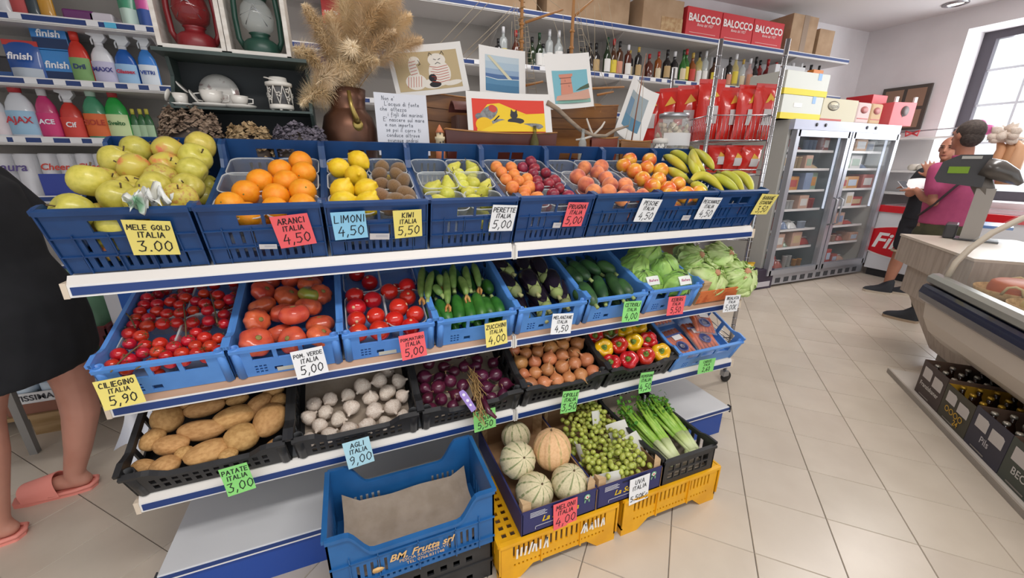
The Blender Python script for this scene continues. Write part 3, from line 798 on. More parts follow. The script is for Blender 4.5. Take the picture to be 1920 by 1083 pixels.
calyx = cal.mesh('calyx', mat('vine_green', '#5e6136', .8))
POT = mat('potato_skin', '#c79a62', .75, col2='#b0824d', scale=3.5, rand=.06, bump=.25, bscale=14)
pot = [blob(sphere_prof(14), POT, 24, None, s, .09, 1.0, 'potato') for s in range(4)]
GAR = mat('garlic_skin', '#dfd3c6', .6, col2='#c9b3a2', scale=4, rand=.05, stretch=(3, 3, 1), bump=.2, bscale=12)
gar = [blob([(0, -.72), (.25, -.76), (.65, -.66), (.95, -.35), (1, -.05), (.88, .3), (.58, .62), (.28, .8), (.17, .92), (.13, 1.05), (.14, 1.14), (0, 1.15)], GAR, 32,
            lambda t, r, z, s=s: (r * (1 - (.09 * abs(math.sin((4 + s) * t)) ** .5 - .04 if z < .8 else 0)), z), s, .06, 1, 'garlic_bulb') for s in range(2)]
groot = MB().lathe([(0, -.8), (.2, -.82), (.26, -.74)], 10).mesh('root_plate', mat('garlic_root', '#8f7a63', .9))
ONI = mat('brown_onion_skin', '#c98a58', .4, col2='#b3703f', scale=4, rand=.2, stretch=(4, 4, .7), coat=.2)
oni_p = [(0, -.9), (.15, -.9), (.55, -.76), (.88, -.42), (1, 0), (.92, .36), (.68, .66), (.38, .86), (.2, 1.02), (.12, 1.2), (.1, 1.32), (0, 1.34)]
oni = [blob(oni_p, ONI, 22, None, s, .06, .9, 'onion') for s in range(3)]
oroot = MB().lathe([(0, -.97), (.1, -.97), (.17, -.86)], 8).tube([(0, 0, -.95), (.1, .05, -1.1)], .02, 4).tube([(0, 0, -.95), (-.08, .07, -1.1)], .02, 4).tube([(0, 0, 1.25), (.1, .02, 1.6), (.25, .1, 1.75)], [.08, .05, .02], 6).mesh('dry_ends', mat('onion_root', '#b09468', .9))
RED = mat('red_onion_skin', '#5e1f3a', .3, col2='#45142b', scale=4, rand=.14, stretch=(4, 4, .7), coat=.3)
redo = [blob([(r * .95, z * 1.05) for r, z in oni_p], RED, 22, None, s, .06, .9, 'red_onion') for s in range(2)]

# ------------------------------------------------------------------ top row
G = 'in the dark blue crate on the top shelf'
def punnet(M, x, y, w, l, h, what, z=.006):
    b = MB()
    def loop(sw, sl, zz, n=7, rr=.03):
        pts = []
        for cx, cy, a0 in ((sw / 2 - rr, sl / 2 - rr, 0), (-sw / 2 + rr, sl / 2 - rr, 90), (-sw / 2 + rr, -sl / 2 + rr, 180), (sw / 2 - rr, -sl / 2 + rr, 270)):
            for i in range(n):
                a = R_(a0 + 90 * i / (n - 1)); pts.append((cx + rr * math.cos(a), cy + rr * math.sin(a), zz))
        return pts
    Ls = [loop(w * .82, l * .86, 0), loop(w * .94, l * .96, h - .004), loop(w, l, h), loop(w, l, h - .005)]
    n = len(Ls[0])
    vs = sum(Ls, [])
    fs = [tuple(reversed(range(n)))]
    for k in range(3):
        for i in range(n): fs.append((k * n + i, k * n + (i + 1) % n, (k + 1) * n + (i + 1) % n, (k + 1) * n + i))
    b.add(vs, fs, 0, False)
    t = tag(b.build('punnet', CLEAR, None, M @ T(x, y, z)), 'clear plastic punnet of ' + what, 'punnet', 'clear punnets of ' + what)
    rl = loop(w, l, h - .001)
    MB().tube(rl + rl[:1], .0022, 5, caps=False).build('rim', mat('punnet_rim', '#e4e8ea', .15, alpha=.5), t)
def punnets(M, whats, W=W1, L=L1, rows=3, h=.118, z=.006):
    for c in range(2):
        for r in range(rows):
            punnet(M, (c - .5) * (W * .475), L * (.06 + .9 * (r + .5) / rows), W * .46, L * .86 / rows, h + .01 * (r % 2), whats[c] if not isinstance(whats, str) else whats, z)
a_pts = crop(0, 280, K, [(390, 420), (595, 285), (740, 245), (905, 110), (885, 205), (1005, 50), (1180, 50), (1350, -15), (1150, 145), (1370, 110), (1320, 190), (1140, 215), (745, 385), (1195, 345), (1310, 300), (850, 300), (990, 245), (570, 430), (820, 435), (1040, 410), (1150, 445)])
pile(R1[0], a_pts, .135, .043, W1 - .016, L1, ap, 'apple', 'yellow green apple ' + G, 'apple', 'apples on the top shelf', [('stem', stick)], 10, .08, 65, hk=.045, by=('smooth', 'smooth', 'russet flecked', 'red blushed'))
bagm = MB()
def f(u, v):
    n1 = noise.noise(Vector((u * 6, v * 6, 2))); n2 = noise.noise(Vector((u * 5, v * 7, 9)))
    return ((u - .5) * .05 * (.5 + v) + .018 * n2, (v - .5) * .085 + .012 * n1, .03 * n1 + .015 * math.sin(v * 17 + u * 9))
bagm.sheet(f, 18, 18)
tag(bagm.build('crumpled_bag', mat('white_film_print', '#e4e6e2', .3, col2='#7fae8c', scale=9, lo=.6, hi=.66, alpha=.85), None, R1[0] @ T(on(R1[0], 275, 372, .2)) @ RZ(-25) @ RX(-10)), 'crumpled white plastic bag lying on the apples', 'bag')
o_pts = crop(360, 250, K, [(220, 465), (365, 405), (440, 360), (625, 255), (735, 195), (795, 275), (660, 330), (620, 425), (785, 385), (435, 520), (605, 500), (765, 500)])
punnets(R1[1], 'oranges')
pile(R1[1], o_pts, .105, .0395, W1 - .03, L1, og, 'orange', 'bright orange ' + G, 'orange', 'oranges on the top shelf', [('stem_end', nub)], 6, .06, 80, hk=.06)
punnets(R1[2], ('lemons', 'kiwis'))
l_pts = crop(360, 250, K, [(978, 235), (1128, 185), (1110, 290), (1005, 390), (1170, 385), (1005, 465), (1170, 478)])
k_pts = crop(360, 250, K, [(1285, 240), (1395, 240), (1270, 275), (1390, 285), (1430, 325), (1295, 355), (1400, 385), (1315, 435), (1475, 405), (1430, 455), (1510, 455), (1350, 480)])
Ml = R1[2]
pile(Ml, l_pts, .128, .0385, W1 - .03, L1, lem, 'lemon', 'yellow lemon beside the kiwis ' + G, 'lemon', 'lemons on the top shelf', (), 3, .08, 80, hk=.03)
pile(Ml, k_pts, .13, .029, W1 - .03, L1, kiw, 'kiwi', 'brown kiwi beside the lemons ' + G, 'kiwi', 'kiwis on the top shelf', (), 0, .08, 85)
punnets(R1[3], 'small pears')
p_pts = crop(760, 250, K, [(335, 255), (370, 275), (455, 250), (430, 275), (175, 385), (290, 370), (280, 410), (400, 365), (465, 345), (545, 360), (430, 395), (505, 400), (215, 468), (400, 320), (460, 458), (545, 475)])
pile(R1[3], p_pts, .11, .0275, W1 - .03, L1, pear, 'pear', 'small yellow green pear in a punnet ' + G, 'pear', 'small pears on the top shelf', [('stem', pstick)], 8, .1, 85)
punnets(R1[4], ('apricots', 'red plums'))
apt = crop(760, 250, K, [(608, 230), (715, 235), (650, 265), (735, 280), (650, 320), (740, 320), (700, 380), (760, 380), (820, 370), (880, 440), (815, 440), (800, 315)])
plt_ = crop(760, 250, K, [(795, 235), (850, 195), (870, 245), (865, 272), (950, 270), (895, 325), (900, 365), (975, 345), (1035, 370), (1000, 415), (1105, 425), (1010, 320)])
pile(R1[4], apt, .132, .0265, W1 - .03, L1, apri, 'apricot', 'orange apricot beside the plums ' + G, 'apricot', 'apricots on the top shelf', (), 4, .06, 80)
pile(R1[4], plt_, .132, .0265, W1 - .03, L1, plum, 'plum', 'dark red plum beside the apricots ' + G, 'plum', 'plums on the top shelf', (), 2, .08, 80)
punnets(R1[5], 'peaches')
pcp = crop(760, 250, K, [(1130, 295), (1225, 240), (1325, 230), (1300, 270), (1205, 350), (1345, 300), (1385, 350), (1485, 355), (1280, 400), (1370, 415), (1525, 405), (1440, 440), (1625, 420)])
pile(R1[5], pcp, .148, .034, W1 - .03, L1, peach, 'peach', 'downy red and orange peach ' + G, 'peach', 'peaches on the top shelf', (), 5, .06, 80)
punnets(R1[6], 'nectarines')
ncp = crop(1100, 250, K, [(215, 220), (290, 180), (430, 180), (315, 250), (415, 235), (490, 250), (325, 310), (485, 315), (445, 360), (545, 380), (615, 345), (580, 430), (690, 425), (750, 412)])
pile(R1[6], ncp, .152, .036, W1 - .03, L1, nect, 'nectarine', 'smooth yellow and red nectarine ' + G, 'nectarine', 'nectarines on the top shelf', (), 5, .06, 80)
# bananas
BAN = mat('banana_peel', '#b9bb3a', .45, col2='#d1bf3c', scale=4, rand=.06)
BTIP = mat('banana_tip', '#4a4028', .8)
def bez(a, b, c, n):
    b = b * 2 - (a + c) * .5
    return [a * (1 - t) ** 2 + b * 2 * t * (1 - t) + c * t * t for t in [i / n for i in range(n + 1)]]
def bunch(M, defs, lab, h):
    t = thing('banana_bunch', lab, 'bananas', M, 'banana bunches on the top shelf')
    first = []
    for k, (a, b, c) in enumerate(defs):
        q = crop(1100, 250, K, [a, b, c])
        A, Bq, Cq = [on(M, u[0], u[1], h + dz) for u, dz in zip(q, (-.006 * k, .012 - .006 * k, -.012 - .006 * k))]
        path = bez(A, Bq, Cq, 12)
        rr = [.008, .013, .019, .023, .025, .0255, .0255, .025, .0242, .0225, .0185, .0125, .007]
        o = MB().tube(path, rr, 6, 0).build('banana', BAN, t)
        m = o.modifiers.new('s', 'SUBSURF'); m.levels = 1; m.render_levels = 1
        d = (path[-1] - path[-2]).normalized()
        MB().tube([path[-1] - d * .002, path[-1] + d * .007], [.0055, .004], 6).build('tip', BTIP, o)
        first.append(path[0])
    c = sum(first, Vector()) / len(first)
    MB().tube([c + Vector((0, .0, .0)), c + Vector((-.004, .022, .004))], [.013, .009], 7).build('crown', mat('banana_crown', '#6f6a2c', .8), t)
Mb = R1[7]
bunch(Mb, [((530, 150), (600, 190), (690, 268)), ((560, 130), (640, 150), (695, 215)), ((540, 235), (620, 280), (690, 325))], 'hand of green yellow bananas lying along the back left of the top shelf crate', .165)
bunch(Mb, [((718, 108), (738, 195), (800, 262)), ((724, 108), (805, 170), (858, 246)), ((712, 112), (722, 215), (775, 300))], 'hand of green bananas standing up at the back of the banana crate', .195)
bunch(Mb, [((705, 325), (800, 290), (930, 400)), ((710, 345), (760, 362), (815, 402))], 'two curved green bananas at the front left of the banana crate', .17)
bunch(Mb, [((850, 290), (930, 320), (1030, 402)), ((900, 272), (990, 300), (1060, 402)), ((960, 270), (1070, 300), (1118, 402))], 'hand of three green bananas at the front right of the banana crate', .175)

# ------------------------------------------------------------------ middle row
def tubeveg(name, lab, cat, group, M, pts, h, rr, mt, endpart=None, n=10, bend=.006, tipm=None):
    a, c = [on(M, p[0], p[1], h + (p[2] if len(p) > 2 else 0)) for p in pts]
    b = (a + c) / 2 + Vector((random.uniform(-bend, bend), 0, random.uniform(0, bend)))
    path = bez(a, b, c, len(rr) - 1)
    o0 = path[len(path) // 2].copy()
    path = [p - o0 for p in path]
    o = tag(MB().tube(path, rr, n).build(name, mt, None, M @ T(o0)), lab, cat, group)
    if endpart:
        d = (path[0] - path[1]).normalized()
        endpart(o, path[0], d)
    return o
def stub(o, p, d):
    MB().tube([p - d * .003, p + d * .009, p + d * .016], [.009, .0075, .0085], 6).build('stem_stub', mat('stub_green', '#9bab6a', .8), o)
def flower(o, p, d):
    b = MB()
    for i in range(5):
        a = 6.28 * i / 5
        s = Vector((math.cos(a), math.sin(a), 0)); s = (s - d * s.dot(d)).normalized()
        b.tube([p, p + d * .018 + s * .008, p + d * .036 + s * random.uniform(.004, .012)], [.006, .005, .002], 5)
    b.build('dried_flower', mat('courgette_flower', '#c99a5c', .9, col2='#b5753a', scale=30), o)
ZD = mat('zucchini_dark', '#2f6a26', .35, col2='#3f7d31', scale=30, rand=.12)
ZL = mat('zucchini_light', '#7f9b52', .45, col2='#64833f', scale=26, rand=.1, stretch=(1, 1, 1))
kz = 200 / 1203
zr = [.008, .018, .0225, .0242, .025, .0252, .0248, .0228, .0165, .006]
for a, c, dz in [((150, 560), (275, 790), 0), ((240, 500), (385, 775), 0), ((440, 440), (490, 760), .008), ((560, 440), (635, 745), 0), ((665, 420), (755, 712), .008), ((765, 470), (875, 700), 0), ((865, 470), (965, 690), 0), ((760, 280), (835, 420), .0)]:
    q = crop(780, 480, kz, [a, c]); tubeveg('zucchini', 'dark green zucchini at the front of the light blue crate', 'zucchini', 'dark zucchini on the middle shelf', R2[3], [q[0] + (0,), q[1] + (-.01,)], .085 + dz, zr, ZD, stub)
for n, (a, c) in enumerate([((80, 110), (62, 470)), ((190, 170), (132, 490)), ((255, 210), (292, 350)), ((205, 330), (292, 440)), ((332, 170), (360, 545)), ((420, 90), (430, 375)), ((485, 230), (570, 440)), ((560, 110), (612, 375)), ((640, 80), (712, 350))]):
    q = crop(780, 480, kz, [c, a]); tubeveg('zucchini', 'pale ribbed zucchini with a dried flower heaped on the dark ones', 'zucchini', 'pale zucchini on the middle shelf', R2[3], [q[0] + (.006 * (n % 2),), q[1] + (.02,)], .115, [r * .62 for r in zr], ZL, flower if n % 2 == 0 else stub)
CUC = mat('cucumber_skin', '#2c4a2e', .4, col2='#3f6638', scale=18, rand=.12, bump=.3, bscale=50)
for n, (a, c) in enumerate([((1030, 110), (1125, 280)), ((1085, 150), (1195, 260)), ((1110, 110), (1250, 230)), ((1180, 110), (1325, 195)), ((1290, 120), (1420, 190)), ((1185, 250), (1290, 405)), ((1285, 200), (1352, 388)), ((1365, 190), (1472, 365)), ((1430, 230), (1535, 345)), ((1145, 300), (1195, 375))]):
    q = crop(760, 460, K, [c, a]); tubeveg('cucumber', 'dark green cucumber in the light blue crate', 'cucumber', 'cucumbers on the middle shelf', R2[5], [q[0] + (.004,), q[1] + (.01,)], .085 + .012 * (n % 3), [.005, .019, .0255, .028, .029, .029, .028, .0255, .018, .005], CUC, stub)
# zucchini and cucumbers underneath
for M_, mt_, nm, lb, n in ((R2[3], ZD, 'zucchini', 'dark green zucchini at the front of the light blue crate', 6), (R2[5], CUC, 'cucumber', 'dark green cucumber in the light blue crate', 5)):
    for k in range(n):
        x = -.112 + .224 * k / (n - 1)
        for y0 in (.03, .25):
            o = MB().tube([(0, 0, 0), (0, .03, 0), (0, .1, .002), (0, .17, 0), (0, .2, 0)], [.006, .018, .021, .018, .006], 10).build(nm, mt_, None, M_ @ T(x, y0, .03))
            tag(o, lb, nm, 'dark zucchini on the middle shelf' if nm == 'zucchini' else 'cucumbers on the middle shelf')
# eggplants
EGG = mat('eggplant_skin', '#1d1622', .12, col2='#261a2c', scale=3, coat=.6)
ECAL = mat('eggplant_calyx', '#8c9a5a', .7, col2='#7a7f55', scale=20, rand=.08)
ebody = MB().lathe([(0, 0), (.017, .002), (.026, .02), (.035, .05), (.043, .09), (.046, .125), (.038, .155), (.018, .172), (0, .174)], 20).mesh('eggplant', EGG)
ec = MB().lathe([(0, -.004), (.013, -.005), (.021, .003), (.0262, .014), (.0285, .022)], 20)
for i in range(5):
    a = 6.28 * i / 5
    ec.add([(.027 * math.cos(a - .5), .027 * math.sin(a - .5), .016), (.027 * math.cos(a + .5), .027 * math.sin(a + .5), .016), (.032 * math.cos(a + .2), .032 * math.sin(a + .2), .029), (.037 * math.cos(a), .037 * math.sin(a), .043), (.032 * math.cos(a - .2), .032 * math.sin(a - .2), .029)], [(0, 1, 2, 3, 4)], 0, True)
ecal = ec.mesh('calyx', ECAL)
est = MB().tube([(0, 0, .0), (.002, 0, -.014), (.004, .002, -.024)], [.009, .008, .009], 8).mesh('stem', mat('egg_stem', '#a8a772', .8))
ke = 220 / 1489
for n, (x, y, dz, ax) in enumerate([(400, 220, .02, -20), (610, 260, .02, 10), (840, 310, .02, 5), (430, 480, .01, -10), (720, 470, .02, 5), (990, 500, .01, 10), (520, 70, .02, 0), (860, 680, -.02, 0), (1100, 640, -.02, 8), (580, 800, -.05, 0), (820, 790, -.05, 10)]):
    (u, v), = crop(900, 480, ke, [(x, y)])
    p = on(R2[4], u, v, .09 + dz)
    p.x = max(-.1, min(.1, p.x)); p.y = min(p.y, .32)
    o = inst(ebody, 'eggplant', R2[4] @ T(p) @ RZ(-ax) @ RX(-93 + random.uniform(-7, 7)) @ SCL(1.0))
    tag(o, 'glossy black eggplant with a pale green calyx in the light blue crate', 'eggplant', 'eggplants on the middle shelf')
    inst(ecal, 'calyx', None, o); inst(est, 'stem', None, o)
# tomatoes
g_pts = crop(400, 480, K, [(335, 320), (505, 285), (395, 405), (570, 350), (270, 420), (740, 350), (685, 420), (305, 535), (520, 490), (735, 515), (240, 510), (420, 600), (610, 590), (215, 645), (790, 440), (640, 520)])
pile(R2[1], g_pts, .095, .0445, W2 - .03, L2, toms, 'tomato', 'large ribbed orange red salad tomato in the light blue crate', 'tomato', 'salad tomatoes on the middle shelf', [('stem_scar', scar)], 6, .1, 55)
pile(R2[1], crop(400, 480, K, [(650, 258)]), .11, .036, W2 - .03, L2, tomg, 'tomato', 'one green tomato at the back among the orange salad tomatoes', 'tomato', None, [('stem_scar', scar)], 0)
for c in range(2):
    for r in range(2): punnet(R2[2], (c - .5) * .138, .14 + .22 * r, .135, .205, .088, 'red tomatoes')
r_pts = crop(400, 480, K, [(1015, 300), (915, 315), (1195, 240), (1310, 215), (1310, 280), (930, 420), (1090, 425), (930, 505), (1090, 505), (1215, 430), (1260, 385), (1360, 395), (1305, 465), (915, 355)])
pile(R2[2], r_pts, .085, .036, W2 - .03, L2, tomr, 'tomato', 'glossy red tomato in a punnet in the light blue crate', 'tomato', 'red tomatoes on the middle shelf', [('stem_scar', tscar)], 4, .08, 75)
for c in range(2):
    for r in range(2): punnet(R2[0], (c - .5) * .142, .13 + .215 * r, .14, .21, .085, 'cherry tomatoes')
kc = 270 / 1462
c_pts = crop(180, 520, kc, [(165, 365), (200, 420), (270, 515), (390, 330), (490, 265), (625, 270), (580, 370), (450, 420), (520, 490), (690, 470), (745, 370), (835, 365), (810, 460), (910, 210), (1095, 165), (1020, 240), (1105, 270), (990, 335), (1135, 335), (985, 460), (1145, 440), (1300, 375), (1265, 265), (1240, 185), (1340, 230), (430, 590), (345, 670), (230, 780), (150, 880), (490, 710), (330, 845), (300, 920), (430, 780), (645, 670), (625, 765), (590, 880), (820, 720), (930, 660), (1000, 705), (1090, 620), (1130, 705), (1235, 625), (880, 775), (995, 800), (1090, 795), (785, 860), (925, 845), (1215, 755), (1000, 580), (740, 790), (740, 250), (850, 280), (390, 470), (1300, 470)])
ct = pile(R2[0], c_pts, .094, .0185, W2 - .014, L2, cher, 'cherry_tomato', 'small red cherry tomato in a punnet in the light blue crate', 'cherry tomato', 'cherry tomatoes on the middle shelf', [('calyx', calyx)], 45, .1, 70, lowz=.085)
for n, line in enumerate([[(265, 340), (340, 400), (400, 510)], [(890, 270), (905, 420), (915, 600)], [(1165, 170), (1200, 300), (1230, 460)], [(150, 960), (300, 800), (470, 670)], [(400, 930), (480, 880), (545, 830)]]):
    P = [on(R2[0], u, v, .118) for u, v in crop(180, 520, kc, line)]
    tag(MB().tube(bez(P[0], P[1], P[2], 8), .0022, 5).build('tomato_vine', mat('vine_stem', '#6d5a3a', .8), None, R2[0]), 'thin brown vine stem lying over the cherry tomatoes', 'stem', 'vine stems on the cherry tomatoes')
# lettuces
LET = mat('lettuce_leaf', '#a6cc5c', .45, col2='#78ad3e', scale=7, rand=.08, stretch=(1, 1, .4), sss=.0, bump=.4, bscale=16)
LET2 = mat('salad_leaf', '#cddc9c', .5, col2='#a3c468', scale=6, rand=.06, bump=.4, bscale=18)
RIB = mat('leaf_rib', '#dfe4bd', .5)
def head(seed, R, nl, wild, mt, rib=True):
    rnd = random.Random(seed)
    out = [MB().ball(R * .86, 20, 14).mesh('heart', mt)]
    for i in range(nl):
        az = 6.283 * i / nl + rnd.uniform(-.25, .25); w = rnd.uniform(.9, 1.25); ph = rnd.uniform(0, 6)
        lay = R * (.9 + .05 * (i % 3)); t0, t1 = rnd.uniform(.12, .35), rnd.uniform(1.6, 2.3)
        def f(u, v):
            th = t0 + (t1 - t0) * v
            a = az + (u - .5) * 2 * w * (math.sin(math.pi * min(1, v * .85 + .12)) ** .6) * .7
            edge = abs(u - .5) * 2
            r = lay * (1 + wild * (.3 * edge ** 3 + .3 * v ** 4) * (.5 + .5 * math.sin(u * 17 + v * 9 + ph)) + .05 * wild * math.sin(v * 22 + u * 13 + ph) + .05 * wild * noise.noise(Vector((u * 9, v * 9, ph))) + .06 * noise.noise(Vector((u * 3, v * 3, seed + i))))
            return (r * math.sin(th) * math.cos(a), r * math.sin(th) * math.sin(a), r * math.cos(th))
        out.append(MB().sheet(f, 18, 16).mesh('leaf', mt))
    return out
def place_head(ms, M, p, rot, R, name, lab, grp, cat='lettuce'):
    t = thing(name, lab, cat, M @ T(p) @ rot, grp)
    inst(ms[0], 'heart', None, t)
    for m in ms[1:]: inst(m, 'leaf', None, t)
    return t
icb = [head(s, .074, 10, .4, LET) for s in range(2)]
for n, (x, y, h) in enumerate([(690, 160, .15), (610, 265, .1), (800, 265, .11), (680, 375, .075), (890, 372, .08)]):
    (u, v), = crop(1020, 430, K, [(x, y)])
    p = on(R2[6], u, v, h)
    t = place_head(icb[n % 2], R2[6], p, Euler((random.uniform(-.5, .5), random.uniform(-.5, .5), n * 1.3)).to_matrix().to_4x4(), .074, 'iceberg_lettuce', 'round green iceberg lettuce wrapped in film in the light blue crate', 'iceberg lettuces on the middle shelf')
    MB().ball(.082, 20, 12, 0, None, lambda a, r, z: (r * (1 + .03 * math.sin(5 * a + z * 60)), z)).build('film_wrap', mat('lettuce_film', '#f4f6f8', .12, alpha=.05, spec=1.0), t)
    if n >= 3:
        lb = MB()
        def f(u, v):
            a = (u - .5) * .75; b2 = (v - .5) * .5
            return (.0835 * math.sin(a), -.0835 * math.cos(a) * math.cos(b2), .0835 * math.sin(b2))
        lb.sheet(f, 8, 6)
        bad = lb.build('printed_label', mat('label_pale', '#e3e6e0', .4), t, t.matrix_basis.to_3x3().inverted().to_4x4() @ R2[6].to_3x3().to_4x4() @ RX(-52) @ RZ(-8))
        s = MB(); write(s, [('Natura', -.005, .012)], 0, lambda a, b: .0845 - (a * a + b * b) * 5.5, 0, RX(90), .002)
        s.build('lettering', flat('#b0497a'), bad)
sal = [head(20 + s, .088, 14, .62, LET2) for s in range(2)]
for n, (x, y, h) in enumerate([(1000, 215, .1), (1190, 205, .1), (1105, 335, .075), (1315, 325, .08)]):
    (u, v), = crop(1020, 430, K, [(x, y)])
    p = on(MS, u, v, h)
    t = place_head(sal[n % 2], MS, p, look((random.uniform(-.2, .2), -.45, .9)) @ RZ(n * 70) @ SCL(1, 1, .8), .088, 'salad_head', 'pale green open salad head with a cut pinkish stalk in the cardboard tray', 'salad heads on the middle shelf')
    MB().lathe([(.02, .07), (.016, .092), (.014, .095), (0, .096)], 12, 0, None, lob(3, .12)).build('cut_stalk', mat('cut_stalk', '#c08a68', .8), t)

# ------------------------------------------------------------------ lowest row
pp = crop(200, 680, K, [(405, 385, 105, 95, 60), (660, 350, 125, 62, -5), (845, 395, 135, 85, -8), (870, 265, 70, 38, -10), (1025, 285, 88, 66, -40), (610, 485, 150, 75, 8), (395, 555, 110, 72, 8), (1090, 430, 132, 104, -70), (900, 555, 112, 100, 10), (660, 640, 142, 86, -12), (260, 575, 85, 70, -60), (265, 705, 78, 58, 20), (435, 700, 90, 72, -10), (830, 655, 60, 48, 0), (760, 262, 78, 42, -5), (1120, 205, 68, 40, -10), (1155, 275, 60, 52, -50), (530, 580, 58, 48, 0), (580, 290, 60, 58, 0)])
MP = R3[0]
PP = []; RS = []
for u, v, rx, ry, an in pp:
    P = on(MP, u, v, .085); d = -(CROT.transposed() @ (MP @ P - CAM)).z; k = K * d / FPX * .97
    PP.append(P); RS.append((rx * k + ry * k) / 2)
settle(PP, [r * .9 for r in RS], .41, L3, 25, .5)
for (u, v, rx, ry, an), P, r in zip(pp, PP, RS):
    k = r / ((rx + ry) / 2)
    o = inst(random.choice(pot), 'potato', MP @ T(P) @ RZ(-an) @ RX(random.uniform(-15, 15)) @ SCL(rx * k, ry * k * .98, ry * k * .85))
    sz = 'large' if r > sorted(RS)[len(RS) // 2] else 'small'
    tag(o, sz + ' smooth brown potato in the black crate', 'potato', sz + ' potatoes on the lowest shelf')
for p in fill(PP, RS, .03, .4, L3, 12): tag(inst(random.choice(pot), 'potato', MP @ T(p) @ RZ(random.uniform(0, 180)) @ SCL(.036, .029, .027)), 'small smooth brown potato in the black crate', 'potato', 'small potatoes on the lowest shelf')
gp = crop(540, 640, K, [(170, 485), (280, 405), (410, 370), (425, 440), (535, 345), (620, 275), (735, 285), (660, 350), (585, 405), (755, 385), (680, 450), (770, 500), (320, 540), (270, 500), (130, 580), (230, 630), (490, 570), (640, 550), (390, 625), (560, 510), (300, 610), (100, 620)])
pile(R3[1], gp, .052, .032, .39, L3, gar, 'garlic_bulb', 'white papery garlic bulb in the black crate', 'garlic', 'garlic bulbs on the lowest shelf', [('root_plate', groot)], 5, .14, 95)
rp = crop(540, 640, K, [(930, 330), (940, 390), (1050, 270), (1170, 185), (1110, 230), (1140, 370), (1180, 300), (1330, 230), (1400, 260), (1360, 330), (1430, 310), (1440, 370), (1390, 390), (920, 255), (980, 300), (1330, 400), (1290, 190), (1120, 430), (1010, 380), (950, 440)])
pile(R3[2], rp, .07, .0275, .38, L3, redo, 'red_onion', 'dark red onion in the black crate', 'onion', 'red onions on the lowest shelf', [('dry_ends', oroot)], 22, .15, 90, lowz=.06)
STRAW = mat('dry_straw', '#b08f5c', .9, col2='#8f6f42', scale=20, rand=.05)
br = thing('onion_braid', 'braid of dry straw from the red onions hanging over the crate front', 'braid', R3[2])
bp2 = [on(R3[2], u, v, h) for (u, v), h in zip(crop(540, 640, K, [(1240, 200), (1270, 290), (1290, 390), (1310, 480), (1265, 525)]), (.12, .125, .13, .12, .1))]
for k in range(70):
    t_ = random.random() * 3.0; i = int(t_); q = bp2[i].lerp(bp2[i + 1], t_ - i); d = (bp2[i + 1] - bp2[i]).normalized()
    j = Vector([random.gauss(0, .011) for _ in range(3)]); j2 = Vector([random.gauss(0, .013) for _ in range(3)])
    MB().tube([q + j - d * .03, q + j * .6 + j2 * .3, q + j2 + d * .035], [.0016, .0022, .001], 4).build('straw', STRAW, br)
MB().tube([bp2[2] + Vector((.016, 0, 0)), bp2[3] + Vector((.028, -.005, 0)), bp2[3] + Vector((.05, -.03, -.01))], [.012, .011, .006], 8).build('onion_stem', RED, br)
LIL = mat('lilac_tag', '#9a80c8', .45)
(u, v), = crop(540, 640, K, [(1215, 400)])
lt = tag(MB().prism([(-.012, -.045), (.012, -.045), (.014, .03), (.009, .045), (-.009, .045), (-.014, .03)], .0015).build('origin_tag', LIL, None, R3[2] @ T(on(R3[2], u, v, .135)) @ RZ(22) @ RX(15)), 'lilac cardboard tag tied to the red onion braid', 'tag')
MB().lathe([(.0, .002), (.006, .002)], 12).lathe([(0, .002), (.005, .002)], 12, 0, T(0, -.02, 0)).lathe([(0, .002), (.006, .002)], 12, 0, T(0, .026, 0)).build('printed_dots', flat('#e8e2ef'), lt)
op = crop(760, 460, K, [(755, 770), (815, 700), (910, 720), (985, 680), (1100, 680), (1215, 715), (1020, 730), (820, 765), (885, 805), (990, 770), (925, 800), (815, 830), (1110, 755), (1060, 790), (1240, 815), (800, 880), (885, 880), (975, 855), (1050, 840), (1125, 850), (980, 945), (1090, 910), (1220, 900), (870, 960), (1155, 940), (850, 1000), (1040, 720)])
pile(R3[3], op, .085, .032, .38, L3, oni, 'onion', 'brown skinned onion in the black crate', 'onion', 'brown onions on the lowest shelf', [('dry_ends', oroot)], 10, .16, 85)
# peppers
def pep(col, col2, nm):
    pm = mat(nm, col, .15, col2=col2, scale=2, coat=.6, rand=.05)
    return [blob([(0, -.85), (.3, -.95), (.58, -.9), (.76, -.6), (.85, -.2), (.96, .25), (1.0, .55), (.88, .85), (.62, .98), (.36, .86), (.2, .72), (0, .7)], pm, 48, (lambda n, ph: lambda t, r, z: (r * (1 - .13 * abs(math.sin(n * t / 2 + ph)) ** 8 - .02), z + .05 * math.cos(n * t) * (r > .3)))(n, s), s, .08, .8, 'bell_pepper') for s, n in enumerate((4, 3))]
PR, PY, PGm = pep('#cf2622', '#b81d1c', 'red_pepper_skin'), pep('#f0bf1a', '#e8ad12', 'yellow_pepper_skin'), pep('#4d5a28', '#b3402a', 'turning_pepper_skin')
pst = MB().lathe([(.0, .7), (.3, .74), (.34, .8), (.2, .86), (.14, .95), (.12, 1.1), (.15, 1.22), (0, 1.24)], 10, 0, None, lob(5, .1)).mesh('stem', mat('pepper_stem', '#6b8a3c', .6))
kp = 280 / 1920
pl = [(60, 290, 0), (215, 275, 2), (480, 265, 1), (655, 230, 1), (405, 385, 1), (70, 470, 1), (260, 490, 0), (700, 395, 0), (880, 505, 1), (600, 575, 0), (410, 620, 0), (195, 670, 0)]
PPos = [on(R3[4], u, v, .09) for u, v, _ in crop(1120, 590, kp, pl)]
rr_ = [.046 if c != 1 else .048 for _, _, c in pl]
settle(PPos, rr_, .37, L3, 30, .5)
toC = R3[4].inverted().to_3x3()
